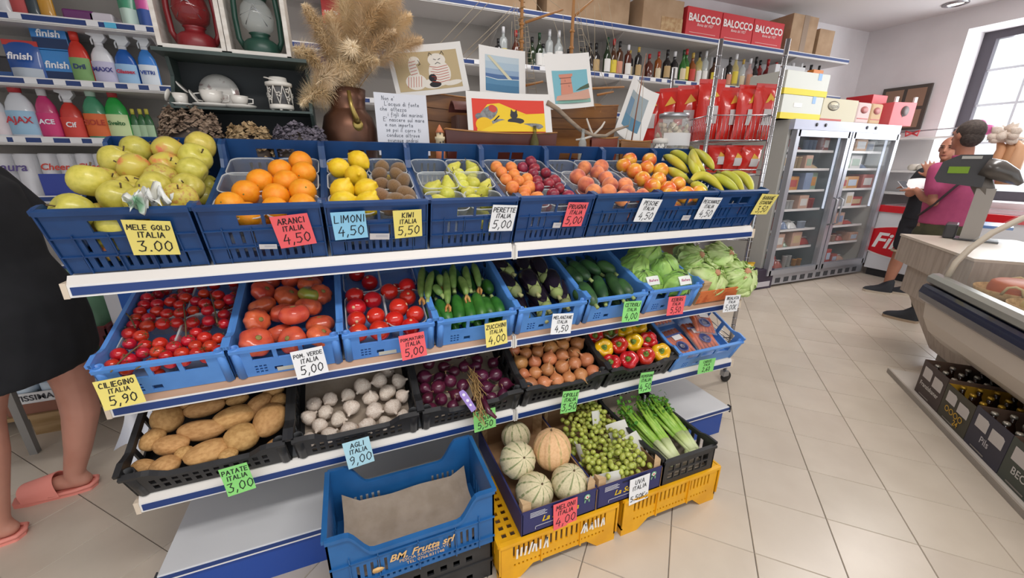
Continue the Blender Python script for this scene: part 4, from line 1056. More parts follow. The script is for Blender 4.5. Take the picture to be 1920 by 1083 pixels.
for (x, y, c), p, r in zip(pl, PPos, rr_):
    d = (toC @ (CAM - R3[4] @ p)).normalized() + Vector((random.uniform(-.5, .5), random.uniform(-.3, .5), random.uniform(0, .5)))
    nm = ('red', 'yellow', 'half green')[c]
    o = inst(random.choice((PR, PY, PGm)[c]), 'bell_pepper', R3[4] @ T(p) @ look(d) @ SCL(r))
    tag(o, nm + ' bell pepper in the black crate', 'bell pepper', nm + ' peppers on the lowest shelf')
    inst(pst, 'stem', None, o)
for n, p in enumerate(fill(PPos, rr_, .036, .37, L3, 7)):
    o = inst((PR, PY)[n % 2][0], 'bell_pepper', R3[4] @ T(p) @ RX(random.uniform(40, 120)) @ SCL(.036)); inst(pst, 'stem', None, o)
    tag(o, ('red', 'yellow')[n % 2] + ' bell pepper in the black crate', 'bell pepper', ('red', 'yellow')[n % 2] + ' peppers on the lowest shelf')
# carrot bags
CAR = mat('carrot_skin', '#e0692c', .5, col2='#d05a22', scale=12, rand=.05)
PRINT = mat('carrot_bag_print', '#56629f', .35)
for n, (x, y, w, l, rz, z) in enumerate([(-.1, .11, .155, .2, 6, .05), (.075, .13, .155, .2, -4, .05), (-.1, .33, .155, .2, 3, .06), (.07, .35, .155, .2, -7, .065), (.12, .2, .12, .19, -20, .085)]):
    t = thing('carrot_bag', 'clear printed bag of orange carrots in the light blue crate', 'carrots', MC @ T(x, y, z) @ RZ(rz), 'carrot bags on the lowest shelf')
    for k in range(6):
        cx = (k - 2.5) * w * .15
        MB().tube([(cx, -l * .42, 0), (cx + .003, 0, .004), (cx, l * .42, 0)], [.007, .0125, .0145], 8).build('carrot', CAR, t)
    def f(u, v, s=1):
        e = min(u, 1 - u, v, 1 - v) * 4
        return ((u - .5) * w, (v - .5) * l, s * (.02 * min(1, e) ** .5 + .0015 * noise.noise(Vector((u * 9, v * 9, n)))))
    MB().sheet(f, 14, 14).sheet(lambda u, v: f(u, v, -.8), 10, 10).build('bag_film', FILM, t)
    z1 = .0212
    MB().lathe([(.026, z1), (.032, z1), (.032, z1 + .0006), (.026, z1 + .0006), (.026, z1)], 24, 0, T(0, -.03, 0)).lathe([(0, z1), (.012, z1)], 16, 1, T(0, -.03, 0)).box((0, .045, z1 - .001), (w * .8, .012, .0008), 0).build('print', [PRINT, flat('#e9dfe2')], t)
    MB().box((.015 * (-1) ** n, .025, z1 + .001), (.055, .03, .0008)).build('price_sticker', flat('#ece9e8'), t)

# ------------------------------------------------------------------ floor boxes
def melon(nm, base, base2, stripe, ph):
    b = MB(); n = 100
    pr = sphere_prof(18, .05, .04, .2)
    b.lathe(pr, n, 0, None, lambda t, r, z: (r * (1 - .035 * abs(math.cos(5 * t)) ** 6), z))
    for j in range(18):
        for i in range(n):
            ph_ = (i + .5) * 10 / n
            if abs((ph_ + .5) % 1 - .0) < .07 or abs((ph_ + .5) % 1 - 1) < .07:
                b.m[j * n + i] = 1
    m1 = mat(nm + '_rind', base, .7, col2=base2, scale=9, bump=.35, bscale=26, rand=.03)
    m2 = mat(nm + '_stripe', stripe, .7, col2=base, scale=5, lo=.45, hi=.75)
    return b.mesh('melon', [m1, m2])
mel = melon('netted_melon', '#dccfaa', '#cdc29c', '#848c5e', 0); mel2 = melon('ripe_melon', '#e9bd8f', '#dfae80', '#b7a06a', 0)
mst = MB().tube([(0, 0, .93), (0, 0, 1.04)], [.06, .045], 7).mesh('stem_end', STEMB)
for n, (x, y, h, r, me, ax) in enumerate([(315, 350, .1, .06, mel, (0, .3, 1)), (300, 520, .135, .067, mel, (.1, -.75, .75)), (560, 440, .15, .072, mel2, (0, .15, 1)), (440, 730, .075, .067, mel, (.25, -.45, .9)), (680, 665, .085, .066, mel, (.15, -.2, 1))]):
    (u, v), = crop(880, 720, K, [(x, y)])
    p = on(MM, u, v, h)
    p.x = max(-.08, min(.078, p.x)); p.y = max(.074, p.y)
    o = inst(me, 'melon', MM @ T(p) @ look(ax) @ SCL(r, r, r * (1.1 if me is mel2 else .97)) @ SCL(1.06))
    tag(o, 'smooth orange beige melon on top of the striped ones in the box' if me is mel2 else 'ribbed pale cantaloupe melon with green stripes in the box', 'melon', None if me is mel2 else 'striped melons in the fruit box')
    inst(mst, 'stem_end', None, o)
GRAPE = mat('white_grape', '#b9c05c', .25, col2='#a3ae4a', scale=2, rand=.14, sss=.25, coat=.2)
berry = MB().ball(1, 12, 8, 0, SCL(1, 1, 1.22)).mesh('berry', GRAPE)
GST = mat('grape_stalk', '#6f6135', .85)
gb = [(1075, 805), (1100, 785), (1150, 765), (1090, 830), (1185, 860), (1130, 830), (1100, 860), (1150, 880), (1190, 880), (1170, 840), (1145, 775), (1120, 880), (1200, 910)]
allb = []
for n, (u, v) in enumerate(gb):
    c = on(MG, u, v, .085); c.x = max(-.1, min(.1, c.x)); c.y = max(.06, min(.43, c.y))
    t = thing('grape_bunch', 'bunch of pale green grapes heaped in the blue printed box', 'grapes', MG @ T(c), 'bunches of white grapes in the fruit box')
    k = 0; tries = 0
    while k < 27 and tries < 900:
        tries += 1
        p = Vector((random.gauss(0, .033), random.gauss(0, .04), random.gauss(.01, .02)))
        w = c + p
        if not (-.13 < w.x < .13 and .02 < w.y < .46 and .02 < w.z < .135): continue
        if any((w - q).length < .0185 for q in allb): continue
        allb.append(w); k += 1
        inst(berry, 'berry', T(p) @ Euler([random.uniform(0, 3) for _ in range(3)]).to_matrix().to_4x4() @ SCL(.0108 * random.uniform(.88, 1.12)), t)
    MB().tube([(-.02, .045, .03), (0, .01, .035), (.01, -.04, .02)], [.0025, .0022, .0015], 5).tube([(0, .01, .035), (.025, .0, .04)], .0016, 4).build('stalk', GST, t)
# white paper sheets between the grapes
for n, (uv, rot, w, l) in enumerate([((1118, 790), (60, 10, 10), .05, .1), ((1180, 805), (45, -30, -30), .09, .09), ((1195, 835), (50, -35, -20), .09, .1), ((1083, 850), (70, 20, 80), .05, .09), ((1150, 925), (65, 0, 0), .15, .05)]):
    p = on(MG, uv[0], uv[1], .095); p.x = max(-.11, min(.12, p.x)); p.y = max(.03, p.y)
    def f(u, v): return ((u - .5) * w, (v - .5) * l, .012 * math.sin(u * 3 + n) + .008 * v * v)
    tag(MB().sheet(f, 8, 8, th=.0006).build('wrapping_paper', flat('#dcdad2', .7), None, MG @ T(p) @ Euler([R_(a) for a in rot]).to_matrix().to_4x4()), 'white wrapping paper sheet tucked between the grapes', 'paper', 'paper sheets among the grapes')
# celery
CEL = mat('celery_stalk', '#9cc04e', .4, col2='#7fae38', scale=5, stretch=(6, 6, 1), rand=.06)
CELB = mat('celery_base', '#dbe3b4', .5, col2='#c3d389', scale=6)
CLF = mat('celery_leaf', '#4f8a2a', .6, col2='#6aa335', scale=14, rand=.1)
for n, (b0, e0, sc) in enumerate([((1265, 862), (1185, 775), 1), ((1300, 845), (1222, 762), .95)]):
    A = on(MCe, b0[0], b0[1], .075); E_ = on(MCe, e0[0], e0[1], .1)
    E_.y = min(E_.y, .44)
    t = thing('celery_bunch', ('celery bunch with pale base lying beside the grape box', 'celery bunch with pale base lying by the outer crate side')[n], 'celery', MCe)
    d = (E_ - A)
    for k in range(14):
        off = Vector((random.uniform(-1, 1) * .036, 0, random.uniform(-.5, 1) * .026)) * sc
        P = [A + off * .5, A + d * .3 + off, A + d * .7 + off * 1.5, A + d * 1.0 + off * 2.0 + Vector((0, 0, .01))]
        o = MB().tube(P[:2], [.0135, .014], 7, 1, squash=.7).tube(P[1:], [.014, .009, .005], 7, 0, squash=.7).build('stalk', [CEL, CELB], t)
        lf = MB()
        for q in range(16):
            c = P[2].lerp(P[3], random.uniform(-.1, 1.25)) + Vector([random.gauss(0, .01) for _ in range(3)])
            M = T(c) @ Euler([random.uniform(-1.2, 1.2), random.uniform(-1.2, 1.2), random.uniform(0, 6)]).to_matrix().to_4x4()
            s_ = random.uniform(.012, .022)
            lf.add([(0, 0, 0), (.35 * s_, .3 * s_, .1 * s_), (.55 * s_, .7 * s_, 0), (.2 * s_, .75 * s_, .12 * s_), (0, 1.1 * s_, .05 * s_), (-.2 * s_, .75 * s_, .12 * s_), (-.55 * s_, .7 * s_, 0), (-.35 * s_, .3 * s_, .1 * s_)], [(0, 1, 2, 3), (0, 3, 4, 5), (0, 5, 6, 7)], 0, False, M)
        lf.build('leaves', CLF, o)
    MB().ball(.03, 14, 8, 0, T(A - d.normalized() * .0 + Vector((0, .012, -.01))) @ SCL(1.05, .7, .95)).build('celery_heart', CELB, t)
# ------------------------------------------------------------------ price notes
NCOL = {'yellow': '#eddc7a', 'red': '#f2646a', 'blue': '#92cdec', 'white': '#eeeef0', 'green': '#8fdc7c', 'light blue': '#b7e2f0'}
def note(lines, col, box, where, roll=0, M=None, y=-.05, curl=.01, on_=None):
    cx, cy = (box[0] + box[2]) / 2, (box[1] + box[3]) / 2
    if M is not None:
        c, a, b = on(M, cx, cy, y, 1), on(M, box[0], cy, y, 1), on(M, box[2], cy, y, 1)
        d, e = on(M, cx, box[1], y, 1), on(M, cx, box[3], y, 1)
        F = M
    else:
        c, a, b, d, e = at(cx, cy, y=y), at(box[0], cy, y=y), at(box[2], cy, y=y), at(cx, box[1], y=y), at(cx, box[3], y=y)
        F = I4
    w, h = abs(b.x - a.x) * .94, abs(d.z - e.z) * .96
    zf = lambda p, q: curl * (q / h) ** 2 * (1 if q < 0 else .3) + .004 * (p / w) * (q / h)
    pa = MB().sheet(lambda u, v: ((u - .5) * w, (v - .5) * h, zf((u - .5) * w, (v - .5) * h)), 8, 8, th=.0004)
    words = ' '.join(lines)
    t = tag(pa.build('price_note', flat(NCOL[col], .8), None, F @ T(c) @ RX(90) @ RZ(roll)), '%s paper price note %s' % (col, where), 'price note')
    n = len(lines)
    spec = {3: ((.24, .17), (.02, .15), (-.38, .3)), 2: ((.12, .26), (-.36, .34))}[n]
    s = MB()
    for l, (yy, hh) in zip(lines, spec):
        H = hh * h
        _, wd = strokes(l, H)
        H *= min(1, .88 * w / wd)
        write(s, [(l, yy * h, H)], 0, lambda p, q: zf(p, q) + .0009, 0, None, min(.0026, H * .16) if hh < .28 else .0028)
    s.build('handwriting', INK, t)
    return t
for i, (ls, col, bx_, wh) in enumerate([
    (('MELE GOLD', 'ITALIA', '3.00'), 'yellow', (237, 412, 333, 480), 'on the apple crate'), (('ARANCI', 'ITALIA', '4,50'), 'red', (513, 402, 589, 463), 'on the orange crate'),
    (('LIMONI', '4,50'), 'blue', (622, 396, 690, 449), 'on the lemon half of the crate'), (('KIWI', 'ITALIA', '5,50'), 'yellow', (737, 393, 793, 446), 'on the kiwi half of the crate'),
    (('PERETTE', 'ITALIA', '5,00'), 'white', (919, 384, 967, 434), 'on the pear crate'), (('PRUGNA', 'ITALIA', '5,00'), 'red', (1059, 379, 1098, 425), 'on the apricot and plum crate'),
    (('PESCHE', 'ITALIA', '4,50'), 'white', (1195, 373, 1234, 416), 'on the peach crate'), (('PESCANOCE', 'ITALIA', '4,50'), 'white', (1310, 370, 1345, 411), 'on the nectarine crate')]):
    note(ls, col, bx_, wh, (-5, 6, 2, 2, -3, -2, -4, -3)[i], R1[(0, 1, 2, 2, 3, 4, 5, 6)[i]], -.012, .004)
note(('BANANE', 'ECUADOR', '3,50'), 'yellow', (1417, 364, 1450, 402), 'at the end of the banana crate', -3, R1[7], -.014, .004)
Y2 = -.056
for ls, col, bx_, wh, r in [
    (('CILIEGINO', 'ITALIA', '5,90'), 'yellow', (180, 706, 270, 764), 'on the cherry tomato crate', 4), (('POM. VERDE', 'ITALIA', '5,00'), 'white', (548, 652, 614, 706), 'on the salad tomato crate', 5),
    (('POM.MATURO', 'ITALIA', '5,00'), 'red', (749, 624, 800, 672), 'on the red tomato crate', 4), (('ZUCCHINI', 'ITALIA', '4,00'), 'yellow', (909, 602, 952, 648), 'on the zucchini crate', 3),
    (('MELANZANE', 'ITALIA', '4,50'), 'white', (1033, 587, 1074, 626), 'on the eggplant crate', -6), (('CETRIOLI', 'ITALIA', '4,00'), 'green', (1167, 564, 1201, 603), 'on the cucumber crate', -4),
    (('ICEBERG', 'ITALIA', '5,50'), 'red', (1251, 555, 1284, 590), 'on the iceberg lettuce crate', -3), (('INSALATA', 'ITALIA', '5,00K'), 'white', (1357, 553, 1386, 584), 'on the open salad tray', -4)]:
    note(ls, col, bx_, wh, r, None, Y2, .008)
Y3 = -.085
for ls, col, bx_, wh, r, cu in [
    (('PATATE', 'ITALIA', '3,00'), 'green', (415, 870, 476, 925), 'on the potato crate', 5, .012), (('AGLI', 'ITALIA', '9,00'), 'light blue', (645, 822, 700, 874), 'on the garlic crate', 5, .006),
    (('TROPEA', 'ITALIA', '5,50'), 'green', (887, 767, 931, 806), 'half hidden by the straw braid of the red onions', 2, .004), (('CIPOLLE', 'ITALIA', '3,50'), 'green', (1052, 732, 1084, 773), 'on the brown onion crate', -6, .006),
    (('PEPERONI', 'ITALIA', '4,50'), 'green', (1198, 697, 1223, 734), 'curled up on the bell pepper crate', -4, .03), (('CAROTE', 'ITALIA', '2,60'), 'green', (1309, 673, 1340, 698), 'on the carrot crate', -3, .006)]:
    note(ls, col, bx_, wh, r, None, Y3, cu)
note(('MELONI', 'ITALIA', '4,00'), 'red', (1037, 938, 1083, 986), 'on the melon box', 2, None, -.392, .005)
note(('UVA', 'ITALIA', '5.50Kg'), 'white', (1180, 893, 1217, 940), 'on the grape box', 3, None, -.392, .005)
# packer's stickers on the crates
for ci, M, u, v, w, h, r in ((1, R1[1], 503, 462, .045, .016, -4), (2, R1[2], 712, 443, .06, .022, -4), (4, R1[4], 1044, 422, .033, .022, -3), (6, R1[6], 1286, 408, .045, .024, -2)):
    p = on(M, u, v, -.0075, 1)
    MB().bx(-w / 2, w / 2, -h / 2, h / 2, 0, .0008).bx(-w * .2, w * .42, -h * .1, h * .3, .0008, .001, 1).build('packer_sticker', [flat('#c9c4c4'), flat('#b3b0b6')], CRATES[ci], T(p) @ RX(90) @ RZ(r))
for ci, M, u, v in ((9, R2[1], 540, 688), (10, R2[2], 727, 660)):
    p = on(M, u, v, -.001, 1)
    MB().bx(-.03, .03, -.008, .008, 0, .0008).build('packer_sticker', flat('#c9c8bd'), CRATES[ci], T(p) @ RX(90))
# ------------------------------------------------------------------ decorations on the top board (z = 1.42)
ZT = 1.421
GREENW = mat('dark_green_wood', '#3d4a47', .6, col2='#33403e', scale=6)
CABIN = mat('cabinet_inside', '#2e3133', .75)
yc = .56
cl, cr = at(298, 100, y=yc).x, at(570, 112, y=yc).x
zt_, zm_ = at(420, 100, y=yc).z, at(440, 203, y=yc).z
cab = thing('small_cabinet', 'small dark green open wooden cabinet behind the apple and orange crates', 'cabinet')
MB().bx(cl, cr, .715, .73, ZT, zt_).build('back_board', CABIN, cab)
for x in (cl, cr):
    poly = [(yc + .05, ZT), (.73, ZT), (.73, zt_ + .012), (yc + .06, zt_ + .012), (yc + .085, zt_ - .07), (yc + .05, zm_ + .05), (yc + .005, zm_ + .012), (yc + .005, zm_ - .012), (yc + .05, zm_ - .05)]
    MB().prism(poly, .012, 0, T(x - .006, 0, 0) @ Matrix(((0, 0, 1, 0), (1, 0, 0, 0), (0, 1, 0, 0), (0, 0, 0, 1)))).build('side_board', GREENW, cab)
MB().bx(cl - .015, cr + .008, yc - .02, .73, zt_ - .012, zt_).build('top_board', GREENW, cab)
MB().bx(cl - .02, cr + .004, yc - .005, .73, zm_ - .008, zm_).build('shelf_board', GREENW, cab)
# lanterns in white boxes
WBOX = mat('whitewashed_wood', '#d8d2cb', .7, col2='#c6bdb4', scale=8, stretch=(1, 1, 5))
LR, LG = mat('red_lantern_paint', '#7c1c22', .35), mat('green_lantern_paint', '#1f4438', .35)
TINT = mat('red_globe', '#8a1f24', .06, alpha=.6)
for n, (u0, u1, v, lm, nm) in enumerate(((298, 425, 97, LR, 'red'), (428, 546, 105, LG, 'dark green'))):
    x0, x1 = at(u0, v, y=.555).x, at(u1, v, y=.555).x
    z0 = zt_ + .001; h = .3; w = x1 - x0
    t = thing('lantern_box', 'white wooden display box around the %s lantern' % nm, 'box', T((x0 + x1) / 2, .555, z0))
    for sx in (-1, 1): MB().bx(sx * w / 2 - sx * .014, sx * w / 2, 0, .016, 0, h).build('front_post', WBOX, t)
    for sx in (-1, 1): MB().bx(sx * w / 2 - sx * .005, sx * w / 2, .016, .15, 0, h).build('side_board', WBOX, t)
    MB().bx(-w / 2, w / 2, 0, .15, 0, .006).bx(-w / 2 + .014, w / 2 - .014, 0, .012, .006, .014).build('bottom_board', WBOX, t)
    MB().bx(-w / 2, w / 2, .145, .15, 0, h).build('back_board', mat('box_back', '#9d968f', .8), t)
    MB().bx(-w / 2, w / 2, 0, .15, h - .008, h).build('top_board', WBOX, t)
    L = thing('lantern', nm + ' storm lantern standing in a white wooden box', 'lantern', T((x0 + x1) / 2, .63, z0 + .007))
    MB().lathe([(.055, 0), (.06, .01), (.06, .045), (.045, .058), (.03, .062), (.03, .075), (.036, .08)], 24).build('fuel_tank', lm, L)
    MB().lathe([(.03, .08), (.05, .1), (.057, .13), (.05, .165), (.036, .185), (.033, .19)], 24).build('globe', TINT if n == 0 else mat('clear_globe', '#cfd3d0', .05, alpha=.35), L)
    MB().lathe([(.036, .188), (.042, .2), (.042, .23), (.025, .25), (.02, .27), (0, .272)], 20).build('chimney_cap', lm, L)
    for sx in (-1, 1):
        MB().tube([(sx * .055, 0, .03), (sx * .07, 0, .06), (sx * .072, 0, .13), (sx * .068, 0, .2), (sx * .045, 0, .235), (sx * .03, 0, .238)], .0095, 10).build('air_tube', lm, L)
    MB().tube([(-.05, -.03, .13), (0, -.058, .15), (.05, -.03, .13)], .0014, 5).tube([(-.035, -.04, .1), (0, -.058, .165), (.035, -.04, .1)], .0014, 5).build('guard_wire', STEEL, L)
# crockery on the cabinet shelf
CHINA = mat('white_china', '#d9d5cf', .2, coat=.4)
CHINAP = mat('flowered_china', '#d6d1ca', .2, col2='#a08a86', scale=28, lo=.6, hi=.66, coat=.4)
def cup(x, y, r, h, lab, hand=1, tall=False):
    t = thing('tea_cup', lab, 'cup', T(x, y, zm_ + .001))
    MB().lathe([(.0, .008), (r * .8, .008), (r * .95, .008)], 20).lathe([(r * 1.0, 0), (r * 1.5, .005), (r * 1.75, .012), (r * 1.7, .014), (r * .9, .007)], 24).build('saucer', CHINA, t)
    MB().lathe([(r * .45, .012), (r * .6, .014), (r * .85, .014 + h * .4), (r, .014 + h), (r * .94, .014 + h), (r * .78, .014 + h * .4), (0, .022)], 24).build('bowl', CHINAP, t)
    for s in ((-1, 1) if hand == 2 else (hand,)):
        MB().tube([(s * r * .95, 0, .012 + h * .85), (s * r * 1.45, 0, .012 + h * .8), (s * r * 1.4, 0, .012 + h * .35), (s * r * .8, 0, .012 + h * .25)], .0028, 6).build('handle', CHINA, t)
    return t
xa = at(398, 190, y=.6).x
pc = tag(MB().lathe([(0, 0), (.04, .0), (.064, .006), (.067, .009), (.04, .004), (0, .003)], 28).build('plate', CHINAP, None, T(at(410, 160, y=.69).x, .69, zm_ + .066) @ RX(78)), 'round flowered china plate leaning upright in the cabinet', 'plate')
c1 = cup(xa, .61, .038, .046, 'double handled flowered china cup holding a green plant', 2)
pm = MB()
for k in range(60):
    a = random.uniform(0, 6.28); r = random.uniform(0, .028)
    M = T(r * math.cos(a), r * math.sin(a), .05 + random.uniform(0, .018) - r * .3) @ Euler((random.uniform(-1, 1), random.uniform(-1, 1), a)).to_matrix().to_4x4()
    pm.add([(0, -.003, 0), (.007, 0, .002), (0, .003, 0), (-.004, 0, 0)], [(0, 1, 2, 3)], 0, False, M)
o = pm.build('foliage', mat('tiny_plant', '#3f5f2c', .7), c1); o['kind'] = 'stuff'
cup(at(450, 192, y=.6).x, .6, .031, .032, 'low gold rimmed china cup on its saucer', 1)
t = thing('china_set', 'tumbled flowered china cup with saucers tilted around it at the cabinet end', 'china', T(at(340, 190, y=.6).x, .6, zm_ + .001))
MB().lathe([(.02, 0), (.035, .005), (.042, .01), (.03, .008), (0, .006)], 24).build('saucer', CHINA, t)
MB().lathe([(.013, .01), (.02, .012), (.024, .045), (.0225, .045), (.018, .016), (0, .016)], 20).build('bowl', CHINAP, t)
for (x, y, z, ry, r) in ((-.03, -.01, .035, -70, .022), (.012, -.01, .062, 50, .024), (.042, -.01, .033, 62, .026)):
    MB().lathe([(0, 0), (r * .7, .0), (r, .004), (r * .98, .006), (0, .003)], 20).build('small_saucer', CHINA, t, T(x, y, z) @ RY(ry))
xl = at(527, 190, y=.61).x
t = thing('candle_lantern', 'white metal candle holder with cut flowers and two ball feet', 'candle holder', T(xl, .61, zm_ + .007))
CREAM = mat('cream_metal', '#dcd7cf', .5)
MB().lathe([(.04, 0), (.043, .004), (.043, .016), (.039, .018), (0, .018)], 24).build('foot_ring', CREAM, t)
MB().lathe([(.041, .082), (.047, .086), (.047, .096), (.032, .1), (.03, .115), (.027, .115), (.027, .095), (.038, .09)], 24).build('rim', CREAM, t)
MB().lathe([(.035, .018), (.035, .083)], 20).build('glass', mat('grey_votive', '#6b6a6c', .2, alpha=.7), t)
for k in range(8):
    a = 6.28 * k / 8
    for d in (-1, 1):
        MB().tube([(.041 * math.cos(a + d * q * .39 / 4), .041 * math.sin(a + d * q * .39 / 4), .018 + .065 * q / 4) for q in range(5)], .0018, 4).build('lattice_wire', CREAM, t)
    fl_ = MB()
    for z in ((.038, .066) if k % 2 else (.052,)):
        for p in range(5):
            b = 6.28 * p / 5
            fl_.lathe([(0, 0), (.0042, .001), (0, .002)], 7, 0, T(0, 0, z) @ RZ(math.degrees(a)) @ T(.0435, .0065 * math.cos(b), .0065 * math.sin(b)) @ RY(90))
    fl_.build('cut_flower', CREAM, t)
MB().tube([(.045 * math.cos(a), -.01 - .02 * math.sin(a), .1 - .012 * math.cos(a)) for a in [math.pi * q / 10 for q in range(11)]], .0025, 5).build('bail_handle', CREAM, t)
for a in (200, 270, 340, 90): MB().ball(.006, 10, 8, 0, T(.032 * math.cos(R_(a)), .032 * math.sin(R_(a)), -.001)).build('ball_foot', CREAM, t)
# dried hydrangeas
for n, (u0, u1, vt, c1_, c2_, nm) in enumerate(((292, 415, 200, '#9c8672', '#6f5a4c', 'brown pink'), (418, 506, 232, '#b99f79', '#8f7350', 'straw yellow'), (505, 612, 232, '#7d7580', '#544e58', 'grey violet'))):
    y = .535; a, b = at(u0, 240, y=y).x, at(u1, 240, y=y).x; z = at((u0 + u1) / 2, vt, y=y).z
    h = z - ZT; w = (b - a) / 2
    t = thing('dried_hydrangea', 'heap of %s dried hydrangea heads behind the crates' % nm, 'dried flowers', T((a + b) / 2, y + .01, ZT))
    fm_ = MB()
    for k in range(900):
        d = Vector((random.gauss(0, 1), random.gauss(0, 1), abs(random.gauss(0, 1)))).normalized()
        p = Vector((math.copysign(abs(d.x) ** .7, d.x) * w * random.uniform(.85, 1), d.y * .045 * random.uniform(.8, 1), d.z ** .3 * h * random.uniform(.78, 1.0) * (1 + .07 * math.sin(d.x * 9 + n))))
        M = T(p) @ look(d + Vector([random.uniform(-.8, .8) for _ in range(3)]))
        s = random.uniform(.006, .011)
        fm_.add([(-s, 0, 0), (0, -s * .8, .003), (s, 0, 0), (0, s * .8, .003)], [(0, 1, 2, 3)], 0, False, M)
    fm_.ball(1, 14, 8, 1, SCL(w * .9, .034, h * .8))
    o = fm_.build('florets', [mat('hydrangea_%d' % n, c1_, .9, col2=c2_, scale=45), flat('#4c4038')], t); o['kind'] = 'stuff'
# copper jug and pampas grass
COP = mat('aged_copper', '#6b4a3a', .38, .75, col2='#4b342c', scale=7)
BRASS = mat('brass', '#a08a4e', .3, .8)
jy = .66; jx = at(655, 230, y=jy).x; jr = (at(705, 230, y=jy).x - at(603, 230, y=jy).x) / 2
zs, zn = at(655, 225, y=jy).z, at(655, 168, y=jy).z
t = thing('copper_jug', 'old dark copper jug with a brass spout holding pampas grass', 'jug', T(jx, jy, ZT))
hb, hn = zs - ZT, zn - ZT
MB().lathe([(jr * .8, 0), (jr * .92, .01), (jr * 1.0, hb * .45), (jr * 1.0, hb * .8), (jr * .9, hb * 1.06), (jr * .7, hb * 1.2), (jr * .66, hb * 1.25), (jr * .67, hn * .85), (jr * .72, hn), (jr * .69, hn), (jr * .62, hn * .86), (0, hb)], 36).build('body', COP, t)
MB().tube([(.03, -jr * .93, hb * .92), (.025, -jr * 1.12, hb * 1.0), (.012, -jr * 1.1, hb * 1.25), (.008, -jr * 1.0, hn * .93)], [.016, .012, .0085, .008], 12).build('spout', BRASS, t)
MB().ball(.024, 14, 8, 0, T(.03, -jr * .96, hb * .85) @ SCL(.9, .35, 1)).build('spout_plate', BRASS, t)
PAM = mat('pampas_plume', '#ffeccd', .95, col2='#f3d9b0', scale=12, rand=.06)
PST = mat('pampas_stem', '#b9985f', .8)
for n, (u, v, ln, y2) in enumerate(((575, 15, .2, .62), (560, 95, .17, .6), (620, 30, .2, .7), (660, 90, .16, .6), (655, -25, .22, .72), (705, -20, .24, .68), (735, 60, .2, .62), (785, 75, .15, .64), (600, 150, .13, .6), (745, -30, .22, .74), (570, 190, .1, .6), (700, 110, .17, .6), (600, 60, .18, .66), (680, 40, .2, .64), (640, 130, .14, .62), (765, 30, .18, .72), (725, -10, .22, .6))):
    tip = at(u, v, y=y2)
    base = Vector((jx + random.uniform(-.03, .03), jy + random.uniform(-.03, .03), zn - .06))
    d0 = tip - base
    mid = base + d0 * .5 + Vector((0, 0, .05))
    P = bez(base, mid, tip, 14)
    t = thing('pampas_grass', 'feathery beige pampas grass stem standing in the copper jug', 'pampas grass', None, 'pampas grass in the copper jug')
    MB().tube(P[:12], .0016, 5).build('stem', PST, t)
    hm = MB()
    Lt = sum((b - a).length for a, b in zip(P, P[1:]))
    s0 = max(.1, 1 - (ln + .1) / Lt)
    for k in range(2800):
        s = s0 + (1 - s0) * random.random() ** .85
        i = min(13, int(s * 14)); q = P[i].lerp(P[i + 1], s * 14 - i); ax = (P[i + 1] - P[i]).normalized()
        rel = (s - s0) / (1 - s0)
        rad = .078 * math.sin(math.pi * (.14 + .8 * rel)) ** .8
        o_ = Vector([random.gauss(0, 1) for _ in range(3)]); o_ = (o_ - ax * o_.dot(ax)).normalized()
        e = q + o_ * rad * random.uniform(.3, 1.25) + ax * random.uniform(.004, .028) - Vector((0, 0, random.uniform(0, .012)))
        m_ = q + (e - q) * .5 + ax * .008
        wv = ax.cross(o_) * random.uniform(.0006, .0013)
        hm.add([q - wv, q + wv, m_ + wv * .9, e, m_ - wv * .9], [(0, 1, 2, 4), (4, 2, 3)], 0)
    o = hm.build('plume', PAM, t); o['kind'] = 'stuff'
# prints and papers
PAPER = mat('print_paper', '#e2dfdc', .8)
def frame4(pts, y, lean=0.0):
    """frame for a sheet: centre, axes and size from its four corners in the photograph (TL, TR, BR, BL), standing at depth y"""
    q = [at(p[0], p[1], y=y) for p in pts]
    c = sum(q, Vector()) / 4
    ux = ((q[1] - q[0]) + (q[2] - q[3])) / 2; uy = ((q[0] - q[3]) + (q[1] - q[2])) / 2
    w, h = ux.length, uy.length
    ux.normalize(); uy = (uy - ux * uy.dot(ux)).normalized(); n = ux.cross(uy)
    M = Matrix((ux, uy, n)).transposed().to_4x4()
    M.translation = c
    return M @ RX(-lean), w, h
def sheet_thing(name, lab, cat, pts, y, lean=6, bow=.012, mt=PAPER, kx=0):
    M, w, h = frame4(pts, y, lean)
    zf = lambda p, q: bow * ((p / w) ** 2 * 4 * (1 - kx) + kx * max(0, p / w + .2 - q / h * .4) ** 2 * 4) 
    t = tag(MB().sheet(lambda u, v: ((u - .5) * w, (v - .5) * h, zf((u - .5) * w, (v - .5) * h)), 16, 12, th=.0006).build(name, mt, None, M), lab, cat)
    return t, w, h, zf
def patch(parent, name, poly, zf, lift, mt, n=6):
    """flat printed shape following the sheet: a fan of points (x,y)"""
    b = MB(); cx = sum(p[0] for p in poly) / len(poly); cy = sum(p[1] for p in poly) / len(poly)
    vs = []; N = len(poly)
    for k in range(n + 1):
        for p in poly:
            x, y = cx + (p[0] - cx) * k / n, cy + (p[1] - cy) * k / n
            vs.append((x, y, zf(x, y) + lift))
    fs = [(k * N + i, (k + 1) * N + i, (k + 1) * N + (i + 1) % N, k * N + (i + 1) % N) for k in range(n) for i in range(N)]
    fs = [tuple(reversed(f)) for f in fs]
    return b.add(vs, fs, 0, False).build(name, mt, parent)
def rect(x0, x1, y0, y1, n=6):
    P = [(x0 + (x1 - x0) * i / n, y0) for i in range(n)] + [(x1, y0 + (y1 - y0) * i / n) for i in range(n)] + [(x1 - (x1 - x0) * i / n, y1) for i in range(n)] + [(x0, y1 - (y1 - y0) * i / n) for i in range(n)]
    return P
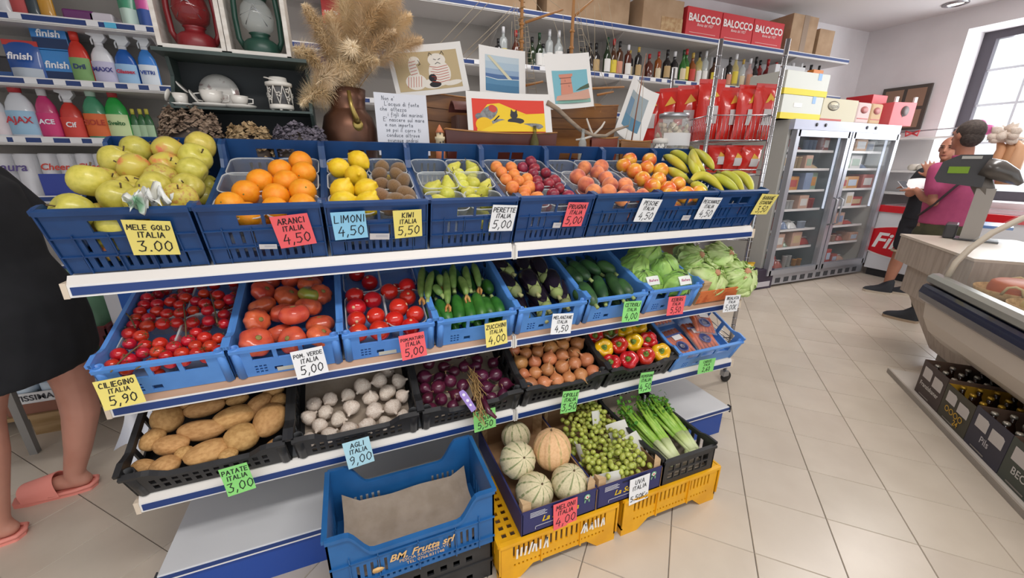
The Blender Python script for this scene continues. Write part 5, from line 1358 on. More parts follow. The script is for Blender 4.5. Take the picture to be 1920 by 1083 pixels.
def ell(cx, cy, rx, ry, n=20, rot=0):
    c, s = math.cos(R_(rot)), math.sin(R_(rot))
    return [(cx + rx * math.cos(6.2832 * i / n) * c - ry * math.sin(6.2832 * i / n) * s, cy + rx * math.cos(6.2832 * i / n) * s + ry * math.sin(6.2832 * i / n) * c) for i in range(n)]
def lines_on(parent, name, L, zf, lift, w, mt):
    s = MB()
    for l in L: ribbon(s, l, w, lambda a, b: zf(a, b) + lift)
    return s.build(name, mt, parent)
# poem
t, w, h, zf = sheet_thing('poem_sheet', 'white sheet with a handwritten poem beside the copper jug', 'paper', [(699, 170), (797, 178), (808, 292), (712, 292)], .575, 8, .004, flat('#d3d5de', .8))
s = MB()
for k, l in enumerate(("Non e'", "L'acqua di fonte", 'che battezza', 'i figli dei marinai', "E' nascere sul mare", 'e non importa', 'se poi il carro ti', 'conduce altrove', 'ovunque andrai')):
    st, wd = strokes(l, h * .066, .05, .02, .2)
    ox = -w * .36 + (0, .01, -.01, .02, .0, .005, .008, .008, .01)[k]
    sc = min(1, w * .8 / wd)
    for q in st: ribbon(s, [(p[0] * sc + ox, p[1] + h * (.385 - .083 * k)) for p in q], .0016, lambda a, b: zf(a, b) + .001)
s.build('handwriting', flat('#4b505c', .8), t)
# striped cats print
t, w, h, zf = sheet_thing('cat_print', 'beige art print of white striped cats behind the poem', 'print', [(724, 98), (863, 65), (878, 182), (742, 175)], .78, 8, .01)
patch(t, 'background', rect(-w * .44, w * .42, -h * .4, h * .36), zf, .0008, flat('#b9a580', .8))
FURW, INKR = flat('#e0d9cf', .8), flat('#b5432f', .8)
for nm, po in (('cat', ell(.14 * w, -.08 * h, .15 * w, .26 * h)), ('cat', ell(-.2 * w, -.22 * h, .14 * w, .16 * h)), ('cat', ell(-.2 * w, .0, .06 * w, .22 * h, 20, 10)), ('cat', ell(.13 * w, .18 * h, .12 * w, .13 * h)), ('cat', ell(-.17 * w, .2 * h, .07 * w, .08 * h)), ('cat', ell(.02 * w, -.28 * h, .14 * w, .1 * h)), ('cat', ell(.3 * w, -.3 * h, .12 * w, .05 * h, 16, 5))):
    patch(t, nm, po, zf, .0014, FURW)
patch(t, 'cat', ell(.03 * w, -.17 * h, .055 * w, .08 * h), zf, .002, INK); patch(t, 'cat', ell(.05 * w, -.3 * h, .08 * w, .06 * h), zf, .002, INK)
LL = []
for k in range(7): LL.append([(.02 * w + .03 * w * (k % 2), (.06 - .05 * k) * h), (.12 * w, (.03 - .05 * k) * h), (.26 * w, (.06 - .05 * k) * h)])
for k in range(6): LL.append([((-.32 + .035 * k) * w, -.32 * h), ((-.29 + .035 * k) * w, -.12 * h)])
for k in range(5): LL.append([(-.25 * w, (-.08 + .06 * k) * h), (-.16 * w, (-.05 + .06 * k) * h)])
lines_on(t, 'stripes', LL, zf, .0022, .0022, INKR)
LL = [[(.03 * w, .27 * h), (.05 * w, .33 * h), (.08 * w, .28 * h)], [(.19 * w, .28 * h), (.22 * w, .34 * h), (.24 * w, .27 * h)], [(.09 * w, .2 * h), (.12 * w, .18 * h)], [(.18 * w, .2 * h), (.15 * w, .18 * h)], [(.1 * w, .1 * h), (.135 * w, .13 * h), (.17 * w, .1 * h)], [(-.12 * w, .2 * h), (-.1 * w, .12 * h), (-.13 * w, .1 * h)]]
lines_on(t, 'ink_lines', LL, zf, .0024, .0024, INK)
# sea print
t, w, h, zf = sheet_thing('sea_print', 'watercolour print of blue sea and a pale beam of light', 'print', [(902, 83), (987, 95), (981, 192), (894, 182)], .74, 8, .008)
for y0, y1, c in ((.22, .34, '#b9c7d0'), (.08, .22, '#a9bccb'), (-.02, .08, '#8fa6c0'), (-.1, -.02, '#4f6c99'), (-.22, -.1, '#5a87a8'), (-.36, -.22, '#4c7a9c')):
    patch(t, 'wash', rect(-.37 * w, .36 * w, y0 * h, y1 * h), zf, .0008, flat(c, .8))
patch(t, 'beam', [(-.33 * w, .32 * h), (-.26 * w, .33 * h), (.22 * w, -.1 * h), (.12 * w, -.09 * h)], zf, .0014, flat('#cfc9ad', .8))
lines_on(t, 'foam', [[(-.36 * w, -.09 * h), (-.1 * w, -.12 * h), (.1 * w, -.1 * h), (.36 * w, -.09 * h)]], zf, .0016, .003, flat('#d9e2e4', .8))
# red and yellow print
t, w, h, zf = sheet_thing('dog_print', 'red and yellow art print of a grey dog and a black cat', 'print', [(873, 167), (1024, 180), (1034, 248), (877, 251)], .55, 6, .014, kx=.6)
x0, x1, y0, y1 = -.44 * w, .42 * w, -.5 * h, .33 * h
patch(t, 'red_ground', rect(x0, x1, y0, y1), zf, .0008, flat('#d8402f', .7))
patch(t, 'yellow_shape', [(-.4 * w, -.48 * h), (x1, -.48 * h), (x1, .0 * h), (.2 * w, -.02 * h), (.05 * w, .1 * h), (-.12 * w, .24 * h), (-.26 * w, .2 * h), (-.33 * w, .02 * h), (-.38 * w, -.2 * h)], zf, .0013, flat('#ecc62c', .7))
GREYF = mat('grey_fur_print', '#8e8f90', .8, col2='#6f7072', scale=60)
for po in (ell(-.25 * w, -.02 * h, .12 * w, .16 * h, 20, 30), ell(-.12 * w, -.3 * h, .12 * w, .15 * h), ell(.2 * w, -.36 * h, .2 * w, .1 * h, 20, 3), ell(-.36 * w, -.1 * h, .05 * w, .08 * h)): patch(t, 'dog', po, zf, .0018, GREYF)
patch(t, 'ear', ell(-.2 * w, .1 * h, .05 * w, .09 * h, 16, -20), zf, .0022, flat('#c8463a', .7)); patch(t, 'ball', ell(-.31 * w, -.3 * h, .1 * w, .18 * h), zf, .0023, flat('#e9b91f', .7))
for po in (ell(.05 * w, -.05 * h, .045 * w, .09 * h), ell(.07 * w, -.2 * h, .1 * w, .08 * h), [(.01 * w, .0), (.02 * w, .1 * h), (.045 * w, .03 * h)], [(.06 * w, .03 * h), (.085 * w, .1 * h), (.09 * w, .0)]): patch(t, 'cat', po, zf, .0025, flat('#3a3a3f', .8))
lines_on(t, 'collar', [[(-.19 * w, -.2 * h), (-.13 * w, -.08 * h)]], zf, .003, .005, INK)
# tower print
t, w, h, zf = sheet_thing('tower_print', 'watercolour print of a round coastal watch tower', 'print', [(1012, 108), (1091, 94), (1121, 204), (1034, 200)], .6, 8, .012)
patch(t, 'sky', rect(-.36 * w, .42 * w, -.4 * h, .2 * h), zf, .0008, flat('#78b0bd', .8))
patch(t, 'rocks', [(-.34 * w, -.34 * h), (.44 * w, -.36 * h), (.42 * w, -.16 * h), (.2 * w, -.2 * h), (-.05 * w, -.22 * h), (-.3 * w, -.26 * h)], zf, .0012, flat('#c99c8a', .8))
patch(t, 'tower', [(-.2 * w, -.24 * h), (.08 * w, -.22 * h), (.06 * w, .08 * h), (.1 * w, .1 * h), (.1 * w, .14 * h), (-.21 * w, .13 * h), (-.21 * w, .09 * h), (-.17 * w, .06 * h)], zf, .0016, flat('#c98671', .8))
patch(t, 'scrub', [(.14 * w, -.18 * h), (.44 * w, -.14 * h), (.43 * w, -.06 * h), (.25 * w, -.12 * h)], zf, .0018, flat('#4f5d4a', .8))
patch(t, 'water', [(-.3 * w, -.4 * h), (.44 * w, -.41 * h), (.44 * w, -.34 * h), (-.3 * w, -.35 * h)], zf, .0018, flat('#7fa79c', .8))
lines_on(t, 'tower_lines', [[(-.2 * w, .06 * h), (.07 * w, .07 * h)], [(-.19 * w, -.04 * h), (.06 * w, -.03 * h)], [(-.08 * w, .0), (-.08 * w, .03 * h)], [(.0, -.1 * h), (.0, -.07 * h)]], zf, .0021, .002, flat('#5d3f38', .8))
# diamond shaped sail print
t, w, h, zf = sheet_thing('sailing_print', 'tilted watercolour print of the sea resting on its corner behind a model mast', 'print', [(1196, 140), (1234, 186), (1190, 268), (1132, 246)], .62, 8, .03)
patch(t, 'wash', rect(-.3 * w, .3 * w, -.32 * h, .32 * h), zf, .0008, flat('#98a3a8', .8))
patch(t, 'sea', rect(-.3 * w, .3 * w, -.32 * h, -.1 * h), zf, .0013, flat('#5d86a0', .8)); patch(t, 'sea', rect(-.3 * w, -.1 * w, -.1 * h, .2 * h), zf, .0013, flat('#6f8ba3', .8))
# ------------------------------------------------------------------ model ships
HULL = mat('varnished_hull', '#8a5c30', .35, col2='#6f4522', scale=3, stretch=(1, 8, 8))
HULLR = mat('red_brown_hull', '#4a1f18', .3, col2='#5d2a1f', scale=4)
SPAR = mat('spar_wood', '#a8743f', .5)
ROPE = mat('rigging', '#b3a48d', .9)
def hull(x0, x1, y, zb, zt, bw, mt, parent, sheer=.02, planks=True):
    b = MB(); n = 18; L = x1 - x0
    def f(u, v):
        x = x0 + L * u
        wd = bw * (math.sin(math.pi * (.08 + .88 * u)) ** .6)
        s = (v - .5) * 2
        z = zb + (zt - zb) * (abs(s) ** 1.6) + sheer * (2 * u - 1) ** 2 * abs(s)
        return (x + .06 * L * (s * s) * (u - .5) * .5, y + wd * math.copysign(abs(s) ** .7, s), z)
    b.sheet(f, n, 14)
    b.sheet(lambda u, v: (x0 + L * (.02 + .96 * u), y + (v - .5) * 1.86 * bw * (math.sin(math.pi * (.08 + .88 * u)) ** .6), zt - .012 + sheer * .8 * (2 * u - 1) ** 2), n, 4, 1)
    o = b.build('hull', [mt, SPAR], parent)
    for s in (-1, 1):
        MB().tube([(f(u / 16, .5 + .5 * s)[0], f(u / 16, .5 + .5 * s)[1], f(u / 16, .5 + .5 * s)[2] + .002) for u in range(17)], .004, 5).build('gunwale', SPAR, o)
        if planks:
            for k in (.72, .86):
                q = .5 + .5 * s * k
                MB().tube([(f(u / 16, q)[0], f(u / 16, q)[1] + s * .001, f(u / 16, q)[2]) for u in range(17)], .0018, 4).build('plank_seam', flat('#4d2f18'), o)
    return o
sy = .85
ship = thing('model_ship', 'large wooden model sailing ship with two masts behind the prints', 'model ship')
hx0, hx1 = at(800, 205, y=sy).x, at(1150, 205, y=sy).x
hz = at(1050, 203, y=sy).z
hull(hx0, hx1, sy, ZT + .012, hz, .085, HULL, ship, .03)
MB().bx(hx0 + .15, hx1 - .15, sy - .01, sy + .01, ZT, ZT + .03).build('keel', HULLR, ship)
MB().bx(hx1 - .28, hx1 - .12, sy - .05, sy + .05, hz - .015, hz + .03).build('deck_house', SPAR, ship)
for s in (.25, .75): MB().bx(hx0 + (hx1 - hx0) * s - .01, hx0 + (hx1 - hx0) * s + .01, sy - .07, sy + .07, ZT, ZT + .025).build('cradle', HULLR, ship)
def rope(a, b, r=.0012): MB().tube([a, b], r, 4).build('rope', ROPE, ship)
m1, m2 = at(975, 180, y=sy), at(1075, 95, y=sy)
masts = []
for k, (u, v) in enumerate(((977, 150), (1073, 60))):
    x = at(u, v, y=sy).x; top = Vector((x, sy, 2.62)); bot = Vector((x, sy, hz - .02)); masts.append((bot, top))
    MB().tube([bot, top], [.0115, .006], 10).build('mast', SPAR, ship)
    for z in (1.95, 2.02, 2.1): MB().lathe([(.0125, 0), (.014, .006), (.0125, .012)], 10, 0, T(x, sy, z)).build('mast_ring', SPAR, ship)
pa = lambda u, v, y=sy: at(u, v, y=y)
for a, b in (((985, 42), (1055, 18)), ((1075, 32), (1112, 0)), ((985, 160), (1018, 153)), ((1105, 166), (1170, 163)), ((1120, 178), (1150, 172))): MB().tube([pa(*a), pa(*b)], [.007, .005], 8).build('spar', SPAR, ship)
bow = Vector((hx0 - .06, sy, hz + .02)); stern = Vector((hx1, sy, hz + .02))
for a, b in (((760, 150), (930, -30)), ((850, 75), (930, -10)), ((865, 105), (965, 10)), ((872, 112), (968, 15)), ((1038, 38), (1060, 100)), ((1115, 10), (1115, 165)), ((1122, 5), (1150, 120)), ((1140, -5), (1165, 165)), ((1000, 0), (1020, 25)), ((1030, 0), (1058, 20)), ((1096, 10), (1110, 120)), ((1055, 20), (1060, 95)), ((1080, 30), (1140, 165)), ((960, 40), (958, 95))):
    rope(pa(*a), pa(*b))
def ladder(p, q, r, s, n):
    rope(p, r); rope(q, s)
    for i in range(1, n): rope(p.lerp(r, i / n), q.lerp(s, i / n), .001)
ladder(pa(1078, 5), pa(1084, 5), pa(1098, 205, .74), pa(1116, 205, .74), 17)
ladder(pa(984, 40), pa(988, 40), pa(990, 175, .8), pa(1006, 175, .8), 14)
ladder(pa(963, 5), pa(968, 5), pa(972, 150), pa(984, 150), 18)
for k in range(9):
    p = masts[0][0].lerp(masts[0][1], .25 + .05 * k)
    MB().tube([p + Vector((.016 * math.cos(q), .016 * math.sin(q), .004 * q)) for q in [i * .7 for i in range(10)]], .0025, 5).build('rope_coil', mat('hemp', '#9a7a50', .9), ship)
for u in (1085, 1095, 1104): MB().ball(.008, 8, 6, 0, T(pa(u, 190, .74)) @ SCL(.7, .7, 1.3)).build('block', SPAR, ship)
# small boats and sea finds in front
y5 = .545
b2 = thing('model_canoe', 'dark red brown model boat hull lying below the dog print', 'model boat')
hull(at(838, 262, y=y5).x, at(1040, 262, y=y5).x, y5, ZT, at(940, 251, y=y5).z, .03, HULLR, b2, .012, False)
b3 = thing('model_boat', 'small model boat with a red brown hull beside the driftwood', 'model boat')
hull(at(1108, 268, y=.56).x, at(1156, 268, y=.56).x, .56, ZT, at(1130, 260, y=.56).z, .026, mat('hull_rust', '#7d3a26', .4), b3, .008, False)
b4 = thing('model_sailboat', 'small wooden model sailboat with a tall bare mast', 'model boat')
hull(at(1163, 272, y=.55).x, at(1218, 272, y=.55).x, .55, ZT, at(1190, 266, y=.55).z, .024, HULL, b4, .006, False)
MB().tube([at(1184, 264, y=.55), at(1212, 100, y=.56)], [.004, .0025], 7).build('mast', mat('mast_red_wood', '#8a5a44', .5), b4)
for u, v in ((1172, 262), (1200, 263)): MB().tube([at(u, v, y=.55), at(1209, 115, y=.56)], .0012, 4).build('rope', ROPE, b4)
DRIFT = mat('driftwood', '#9b8a78', .85, col2='#7f6f60', scale=8, stretch=(1, 5, 5), bump=.4, bscale=20)
dw = thing('driftwood_branch', 'bare grey driftwood branch lying in front of the model ship', 'driftwood')
yd = .535
MB().tube([at(u, v, y=yd) for u, v in ((1026, 192), (1046, 205), (1066, 224), (1088, 243), (1112, 254), (1135, 255), (1155, 243), (1178, 236))], [.012, .011, .0105, .01, .009, .009, .008, .005], 9).build('branch', DRIFT, dw)
BONE = mat('bleached_twig', '#cfc6bb', .7)
for P in (((1112, 254), (1106, 240), (1100, 222)), ((1112, 254), (1128, 238), (1134, 228)), ((1112, 254), (1095, 260), (1080, 262))): MB().tube([at(u, v, y=yd) for u, v in P], [.006, .0055, .004], 8).build('twig', BONE, dw)
for n, (u, v, r, mt) in enumerate(((1005, 250, .02, mat('olive_glass', '#6b6a35', .06, alpha=.55)), (1096, 255, .019, mat('clear_bottle_glass', '#c9d2d0', .05, alpha=.35)))):
    p = at(u, v, y=.5); hgt = p.z + .035 - ZT
    t = tag(MB().lathe([(r, 0), (r * 1.05, .01), (r * 1.05, hgt * .6), (r * .45, hgt * .78), (r * .4, hgt), (r * .5, hgt)], 18).build('small_bottle', mt, None, T(p.x, .515, ZT)), ('small olive glass bottle beside the red brown canoe', 'small clear glass bottle beside the driftwood')[n], 'bottle')
# shell jar and white jar
MB_ = at(1275, 250, y=.56)
r = (at(1300, 250, y=.56).x - at(1250, 250, y=.56).x) / 2; zt2 = at(1273, 212, y=.56).z
jar = thing('shell_jar', 'glass jar of sea shells with a metal lid and a white label', 'jar', T(MB_.x - .02, .6, ZT))
hj = zt2 - ZT
MB().lathe([(r * .9, 0), (r, .01), (r, hj * .75), (r * .8, hj * .9), (r * .78, hj * .93)], 26).build('glass', mat('jar_glass', '#d5dcda', .05, alpha=.25), jar)
MB().lathe([(r * .82, hj * .92), (r * .84, hj * .93), (r * .84, hj), (0, hj)], 26).build('lid', STEEL, jar)
sh = mat('sea_shell', '#cdb79a', .5, rand=.2)
sm_ = MB().lathe([(0, -.5), (.6, -.3), (1, 0), (.7, .4), (.2, .9), (0, 1)], 10, 0, None, lob(5, .12)).mesh('shell', sh)
for k in range(46):
    a = random.uniform(0, 6.28); q = r * .78 * random.random() ** .5
    inst(sm_, 'shell', T(q * math.cos(a), q * math.sin(a), hj * random.uniform(.4, .8)) @ Euler([random.uniform(0, 6) for _ in range(3)]).to_matrix().to_4x4() @ SCL(r * .17), jar)
for k in range(26):
    a = random.uniform(0, 6.28); q = r * .78 * random.random() ** .5
    inst(sm_, 'shell', T(q * math.cos(a), q * math.sin(a), hj * random.uniform(.08, .38)) @ Euler([random.uniform(0, 6) for _ in range(3)]).to_matrix().to_4x4() @ SCL(r * .2), jar)
MB().sheet(lambda u, v: (r * 1.02 * math.sin((u - .6) * 2), -r * 1.02 * math.cos((u - .6) * 2), hj * (.36 + .25 * v)), 10, 2).build('label', flat('#d6d3d2'), jar)
wj = thing('lace_jar', 'low white pierced metal jar beside the shell jar', 'jar', T(at(1241, 270, y=.545).x, .56, ZT))
hw_ = at(1241, 259, y=.545).z - ZT
MB().lathe([(.034, 0), (.036, .004), (.036, hw_ - .03), (.03, hw_ - .03)], 20).build('pierced_body', mat('pierced_dark', '#6d6a68', .6, col2='#e0dcd6', scale=60, lo=.47, hi=.5), wj)
MB().lathe([(.036, hw_ - .03), (.042, hw_ - .024), (.042, hw_ - .008), (.03, hw_), (0, hw_)], 20).build('lid', CREAM, wj)
# toy tower and little hut
tw = thing('toy_tower', 'small painted clay tower with an orange roof beside the poem', 'ornament', T(at(825, 260, y=.53).x, .53, ZT))
ht = at(825, 233, y=.53).z - ZT
CLAY, CLAYC = mat('clay_orange', '#d9825a', .7), mat('clay_cream', '#dccba8', .7)
MB().lathe([(.021, 0), (.021, ht * .42), (.018, ht * .44)], 14).build('tower_foot', CLAY, tw)
MB().lathe([(.019, ht * .42), (.019, ht * .6), (.0225, ht * .62), (.0225, ht * .68), (.015, ht * .68), (.015, ht * .8)], 14).build('tower_wall', CLAYC, tw)
MB().lathe([(.02, ht * .79), (.008, ht * .92), (.004, ht * .97), (0, ht)], 14).build('tower_roof', CLAY, tw)
for a, z in ((-100, .5), (-60, .52), (-95, .74)): MB().bx(-.003, .003, -.002, .002, 0, .008).build('tower_window', flat('#3b332d'), tw, RZ(a + 90) @ T(0, -(.02 if z < .6 else .0155), ht * z))
hut = thing('wooden_hut', 'red brown wooden hut with a curved roof behind the toy tower', 'ornament', T(at(868, 220, y=.68).x + .03, .68, ZT))
w_ = .085; hr = at(868, 188, y=.68).z - ZT; he = at(868, 218, y=.68).z - ZT
HUTM = mat('hut_wood', '#5a3a30', .6); HUTR = mat('hut_roof', '#6b3a34', .5)
MB().bx(-w_ * .9, w_ * .9, -.05, .05, 0, he).build('hut_wall', HUTM, hut)
MB().sheet(lambda u, v: ((u - .5) * 2 * w_, -.062 + .124 * v, he - .004 + (hr - he) * math.sin(math.pi * (.12 + .76 * v)) ** .8), 6, 10, th=.006).build('hut_roof', HUTR, hut)
for x in (-w_ * .8, w_ * .8): MB().bx(x - .006, x + .006, -.056, -.05, 0, he).build('hut_post', flat('#46291f'), hut)
# ------------------------------------------------------------------ goods on the wall shelves
PY_ = 2.45
def curved(parent, name, rx, ry, z0, z1, span, mt, off=.0012):
    def f(u, v):
        a = (u - .5) * 2 * span
        return ((rx + off) * math.sin(a), -(ry + off) * math.cos(a), z0 + (z1 - z0) * v)
    return MB().sheet(f, 10, 2, 0).build(name, mt, parent)
def goods(u, vt, vb, wpx, zs, kind, body, lab, cap=None, label=None, text=None, tc='#e8e8ee', cat=None, y=PY_, ts=1.0, alpha=1.0, group=None):
    x = at(u, vb, y=y).x; h = max(.05, at(u, vt, y=y).z - zs); w = abs(at(u + wpx / 2, vb, y=y).x - at(u - wpx / 2, vb, y=y).x)
    t = thing({'bottle': 'detergent_bottle', 'spray': 'spray_bottle', 'box': 'detergent_box', 'pouch': 'detergent_pouch', 'pack': 'detergent_pack'}[kind], lab, cat or {'bottle': 'bottle', 'spray': 'spray bottle', 'box': 'box', 'pouch': 'pouch', 'pack': 'pack'}[kind], T(x, y, zs + .001), group)
    bm = mat('gloss_' + body.lstrip('#') + ('' if alpha == 1 else '_a'), body, .25, coat=.3, alpha=alpha)
    rx, ry = w / 2, w * .3
    if kind in ('bottle', 'spray'):
        hb = h * (.84 if kind == 'bottle' else .72)
        MB().lathe([(.8, 0), (.96, .01), (1, hb * .1), (1, hb * .55), (.86, hb * .78), (.55, hb * .93), (.38, hb * .97), (.36, hb)], 24, 0, SCL(rx, ry, 1)).build('body', bm, t)
        cm = flat(cap or '#e8e6e6', .4)
        if kind == 'bottle':
            MB().lathe([(.4, hb), (.42, h * .99), (.3, h), (0, h)], 16, 0, SCL(rx, ry * 1.4, 1)).build('cap', cm, t)
        else:
            MB().lathe([(.36, hb), (.36, hb + h * .07)], 14, 0, SCL(rx, ry * 1.2, 1)).build('collar', cm, t)
            MB().prism([(-.75 * rx, h * .9), (-.8 * rx, h * .98), (-.2 * rx, h), (.6 * rx, h * .97), (.75 * rx, h * .86), (.35 * rx, hb + h * .06), (-.25 * rx, hb + h * .06), (-.3 * rx, h * .87)], ry * .9, 0, T(0, ry * .45, 0) @ RX(90)).build('sprayer_head', cm, t)
            MB().tube([(-.35 * rx, 0, h * .88), (-.55 * rx, 0, h * .82), (-.5 * rx, 0, h * .74)], rx * .09, 6).build('trigger', cm, t)
        if label: curved(t, 'label', rx * 1.0, ry * 1.0, hb * .12, hb * .62, 1.15, flat(label))
        if text: printed('lettering', text, w * .36 * ts, flat(tc), t, T(0, -ry - .004, hb * .42) @ RX(90), bold=.0012)
    elif kind in ('box', 'pack'):
        d = .14
        b = MB().bx(-w / 2, w / 2, 0, d, 0, h)
        b.build('carton', bm, t, bevel=.003 if kind == 'box' else .012)
        if label: MB().bx(-w * .48, w * .48, -.002, 0, h * .05, h * .4).build('label', flat(label), t)
        if text: printed('lettering', text, w * .32 * ts, flat(tc), t, T(0, -.004, h * .58) @ RX(90), bold=.0015, shear=.15)
    else:
        MB().sheet(lambda p, q: ((p - .5) * w, -.05 * math.sin(math.pi * p) * (1 - q) ** .7 - .002, q * h), 14, 8).sheet(lambda p, q: ((.5 - p) * w, .05 * math.sin(math.pi * p) * (1 - q) ** .7 + .002, q * h), 14, 8).build('bag', bm, t)
        MB().bx(-w / 2, w / 2, -.006, .006, h * .88, h).build('seal', flat(cap or '#c33'), t)
        if label: MB().sheet(lambda p, q: ((p - .5) * w * .9, -.053 * math.sin(math.pi * (.05 + .9 * p)) * (1 - .02 - q * .3) ** .7 - .004, h * (.05 + q * .3)), 10, 3).build('label', flat(label), t)
        if text: printed('lettering', text, w * .34 * ts, flat(tc), t, T(0, -.048, h * .6) @ RX(80), bold=.0015, shear=.15)
    return t
S1, S2, S3, S4 = 2.235, 1.885, 1.54, 1.17
goods(12, -60, 25, 34, S1, 'bottle', '#d9d9dc', 'white spray can on the upper wall shelf', '#cfd0d4')
goods(42, -60, 28, 30, S1, 'bottle', '#b5793a', 'orange flowered can beside the white spray can', '#333', '#b94a4a')
goods(68, -60, 30, 26, S1, 'bottle', '#2e3d45', 'dark slate can between two orange flowered ones', '#222')
goods(93, -60, 33, 28, S1, 'bottle', '#c8912f', 'yellow patterned can beside the dark one', '#333')
goods(150, 18, 40, 60, S1, 'pack', '#6c2e6b', 'low purple pack on the upper wall shelf', None, '#d9c7d9')
goods(192, 24, 45, 46, S1, 'pack', '#d7cfd8', 'low white and pink pack beside the purple one', None, '#b26aa2')
goods(248, -60, 47, 34, S1, 'pouch', '#4d9b78', 'green refill pouch on the upper wall shelf', '#4d9b78', '#c6ddd0')
goods(279, -60, 50, 32, S1, 'pouch', '#d65aa0', 'pink refill pouch beside the green one', '#e6e6f0', '#35549c', 'ACE', '#f0f0fa')
goods(14, 105, 145, 50, S2, 'pack', '#27272c', 'dark pack of dishwasher capsules at the shelf end', None, '#3a5f9a')
goods(60, 78, 150, 64, S2, 'pouch', '#2b58a4', 'blue pouch of dishwasher tabs with a red seal', '#c53a36', '#b9c2cc', 'finish', '#f0f0f4')
goods(116, 96, 151, 66, S2, 'box', '#2f86cf', 'lower blue box of dishwasher tabs under its twin', None, '#1c3560', 'finish', '#eef2f6')
b = goods(100, 40, 97, 66, S2, 'box', '#2f80c8', 'upper blue box of dishwasher tabs stacked on its twin', None, '#1c3560', 'finish', '#eef2f6')
zz = at(116, 96, y=PY_).z; b.location.z = zz + .003
for c in b.children: c.scale.z *= (at(100, 40, y=PY_).z - zz) / (at(100, 40, y=PY_).z - S2) if not c.name.startswith('lettering') else 1
for c in b.children:
    if c.name.startswith('lettering'): c.location.z *= .42
goods(163, 62, 155, 40, S2, 'bottle', '#d2382b', 'red bottle of dish gel with a green and blue label', '#d2382b', '#7fa868', 'Dril', '#23306e')
goods(206, 58, 160, 44, S2, 'spray', '#e4e4e8', 'white spray bottle with a violet label', '#e4e4e8', '#c4c0da', 'MAXX', '#3a3a86', ts=.8)
goods(248, 66, 163, 42, S2, 'spray', '#1f5fb4', 'blue glass cleaner spray with a white trigger', '#d9dce0', '#9cc2e4', 'Glassex', '#c0304a', ts=.7, alpha=.92)
goods(288, 66, 165, 36, S2, 'spray', '#3f86d6', 'pale and blue window cleaner spray at the shelf end', '#dde0e4', '#e0e8f0', 'VETRI', '#27489a', ts=.8)
goods(6, 162, 258, 50, S3, 'bottle', '#dfe1e6', 'white bleach bottle with a red and blue label', '#c9cdd6', '#e3d5d8')
goods(58, 158, 260, 58, S3, 'bottle', '#d9dde4', 'white floor cleaner bottle with a red cap', '#c23a3f', '#9cc2dc', 'AJAX', '#c02f3a')
goods(105, 165, 260, 42, S3, 'bottle', '#c93a74', 'pink bleach bottle with a yellow collar', '#d7d8da', '#d23a78', 'ACE', '#eef0fa')
goods(148, 165, 260, 44, S3, 'spray', '#cc3a30', 'red cleaning spray with a green foot', '#d9dadd', '#d8473c', 'Cif', '#f0f0f4')
goods(193, 166, 260, 46, S3, 'bottle', '#4d9b74', 'green dish soap bottle with an orange label', '#bcd6c6', '#dc6a35', 'SOLE', '#b33a26', alpha=.9)
goods(233, 168, 262, 44, S3, 'bottle', '#2fae4c', 'clear bright green dish soap bottle with a red cap', '#b03438', '#cfe0a8', 'Svelto', '#2f6a34', alpha=.85, ts=.8)
for k, u in enumerate((262, 276, 288)): goods(u, 205, 263, 18, S3, 'bottle', '#2c6a3a', 'small dark green bottle with a yellow cap behind the hydrangeas', '#c9c04a', '#a8c4a0', alpha=.9, group='small green bottles on the wall shelf')
ROLL = mat('tissue_pack', '#dcdbe0', .4, coat=.3)
for n, (u, wp, tx, tcol, blue) in enumerate(((35, 95, 'Laura', '#5b4b88', False), (118, 70, 'Cheer', '#cf4030', True), (185, 66, 'Cheer', '#cf4030', True))):
    y = 2.4; x = at(u, 350, y=y).x; w = at(u + wp / 2, 350, y=y).x - at(u - wp / 2, 350, y=y).x; h = at(u, 288, y=y).z - S4
    t = thing('paper_roll_pack', ('plastic pack of white paper rolls with violet print', 'blue and white pack of kitchen paper rolls', 'second blue and white pack of kitchen rolls partly hidden by the apples')[n], 'paper rolls', T(x, y, S4 + .001))
    for sx in (-.25, .25): MB().lathe([(.1, 0), (.98, 0), (1, h * .04), (1, h * .97), (.9, h), (.2, h)], 20, 0, T(sx * w, .06, 0) @ SCL(w * .25, .07, 1)).build('roll', ROLL, t)
    MB().bx(-w / 2, w / 2, -.015, .13, 0, h * .98).build('wrap', FILM, t)
    if blue: MB().bx(-w / 2, w / 2, -.017, -.0155, 0, h * .55).build('blue_band', flat('#2b3f9c', .35), t)
    printed('lettering', tx, w * .3, flat(tcol), t, T(0, -.019, h * .7) @ RX(90), shear=.2, bold=.0012)
# a red insecticide pack and a coil in the back behind the pampas
goods(625, -30, 60, 34, S1, 'box', '#c83a38', 'red and blue insecticide box behind the pampas grass', None, '#9db6d8', 'VAPE', '#f0e9dc', y=2.5)
goods(615, 95, 186, 34, S2, 'box', '#7d5aa0', 'violet box behind the pampas grass', None, '#c9a3c4', y=2.5)
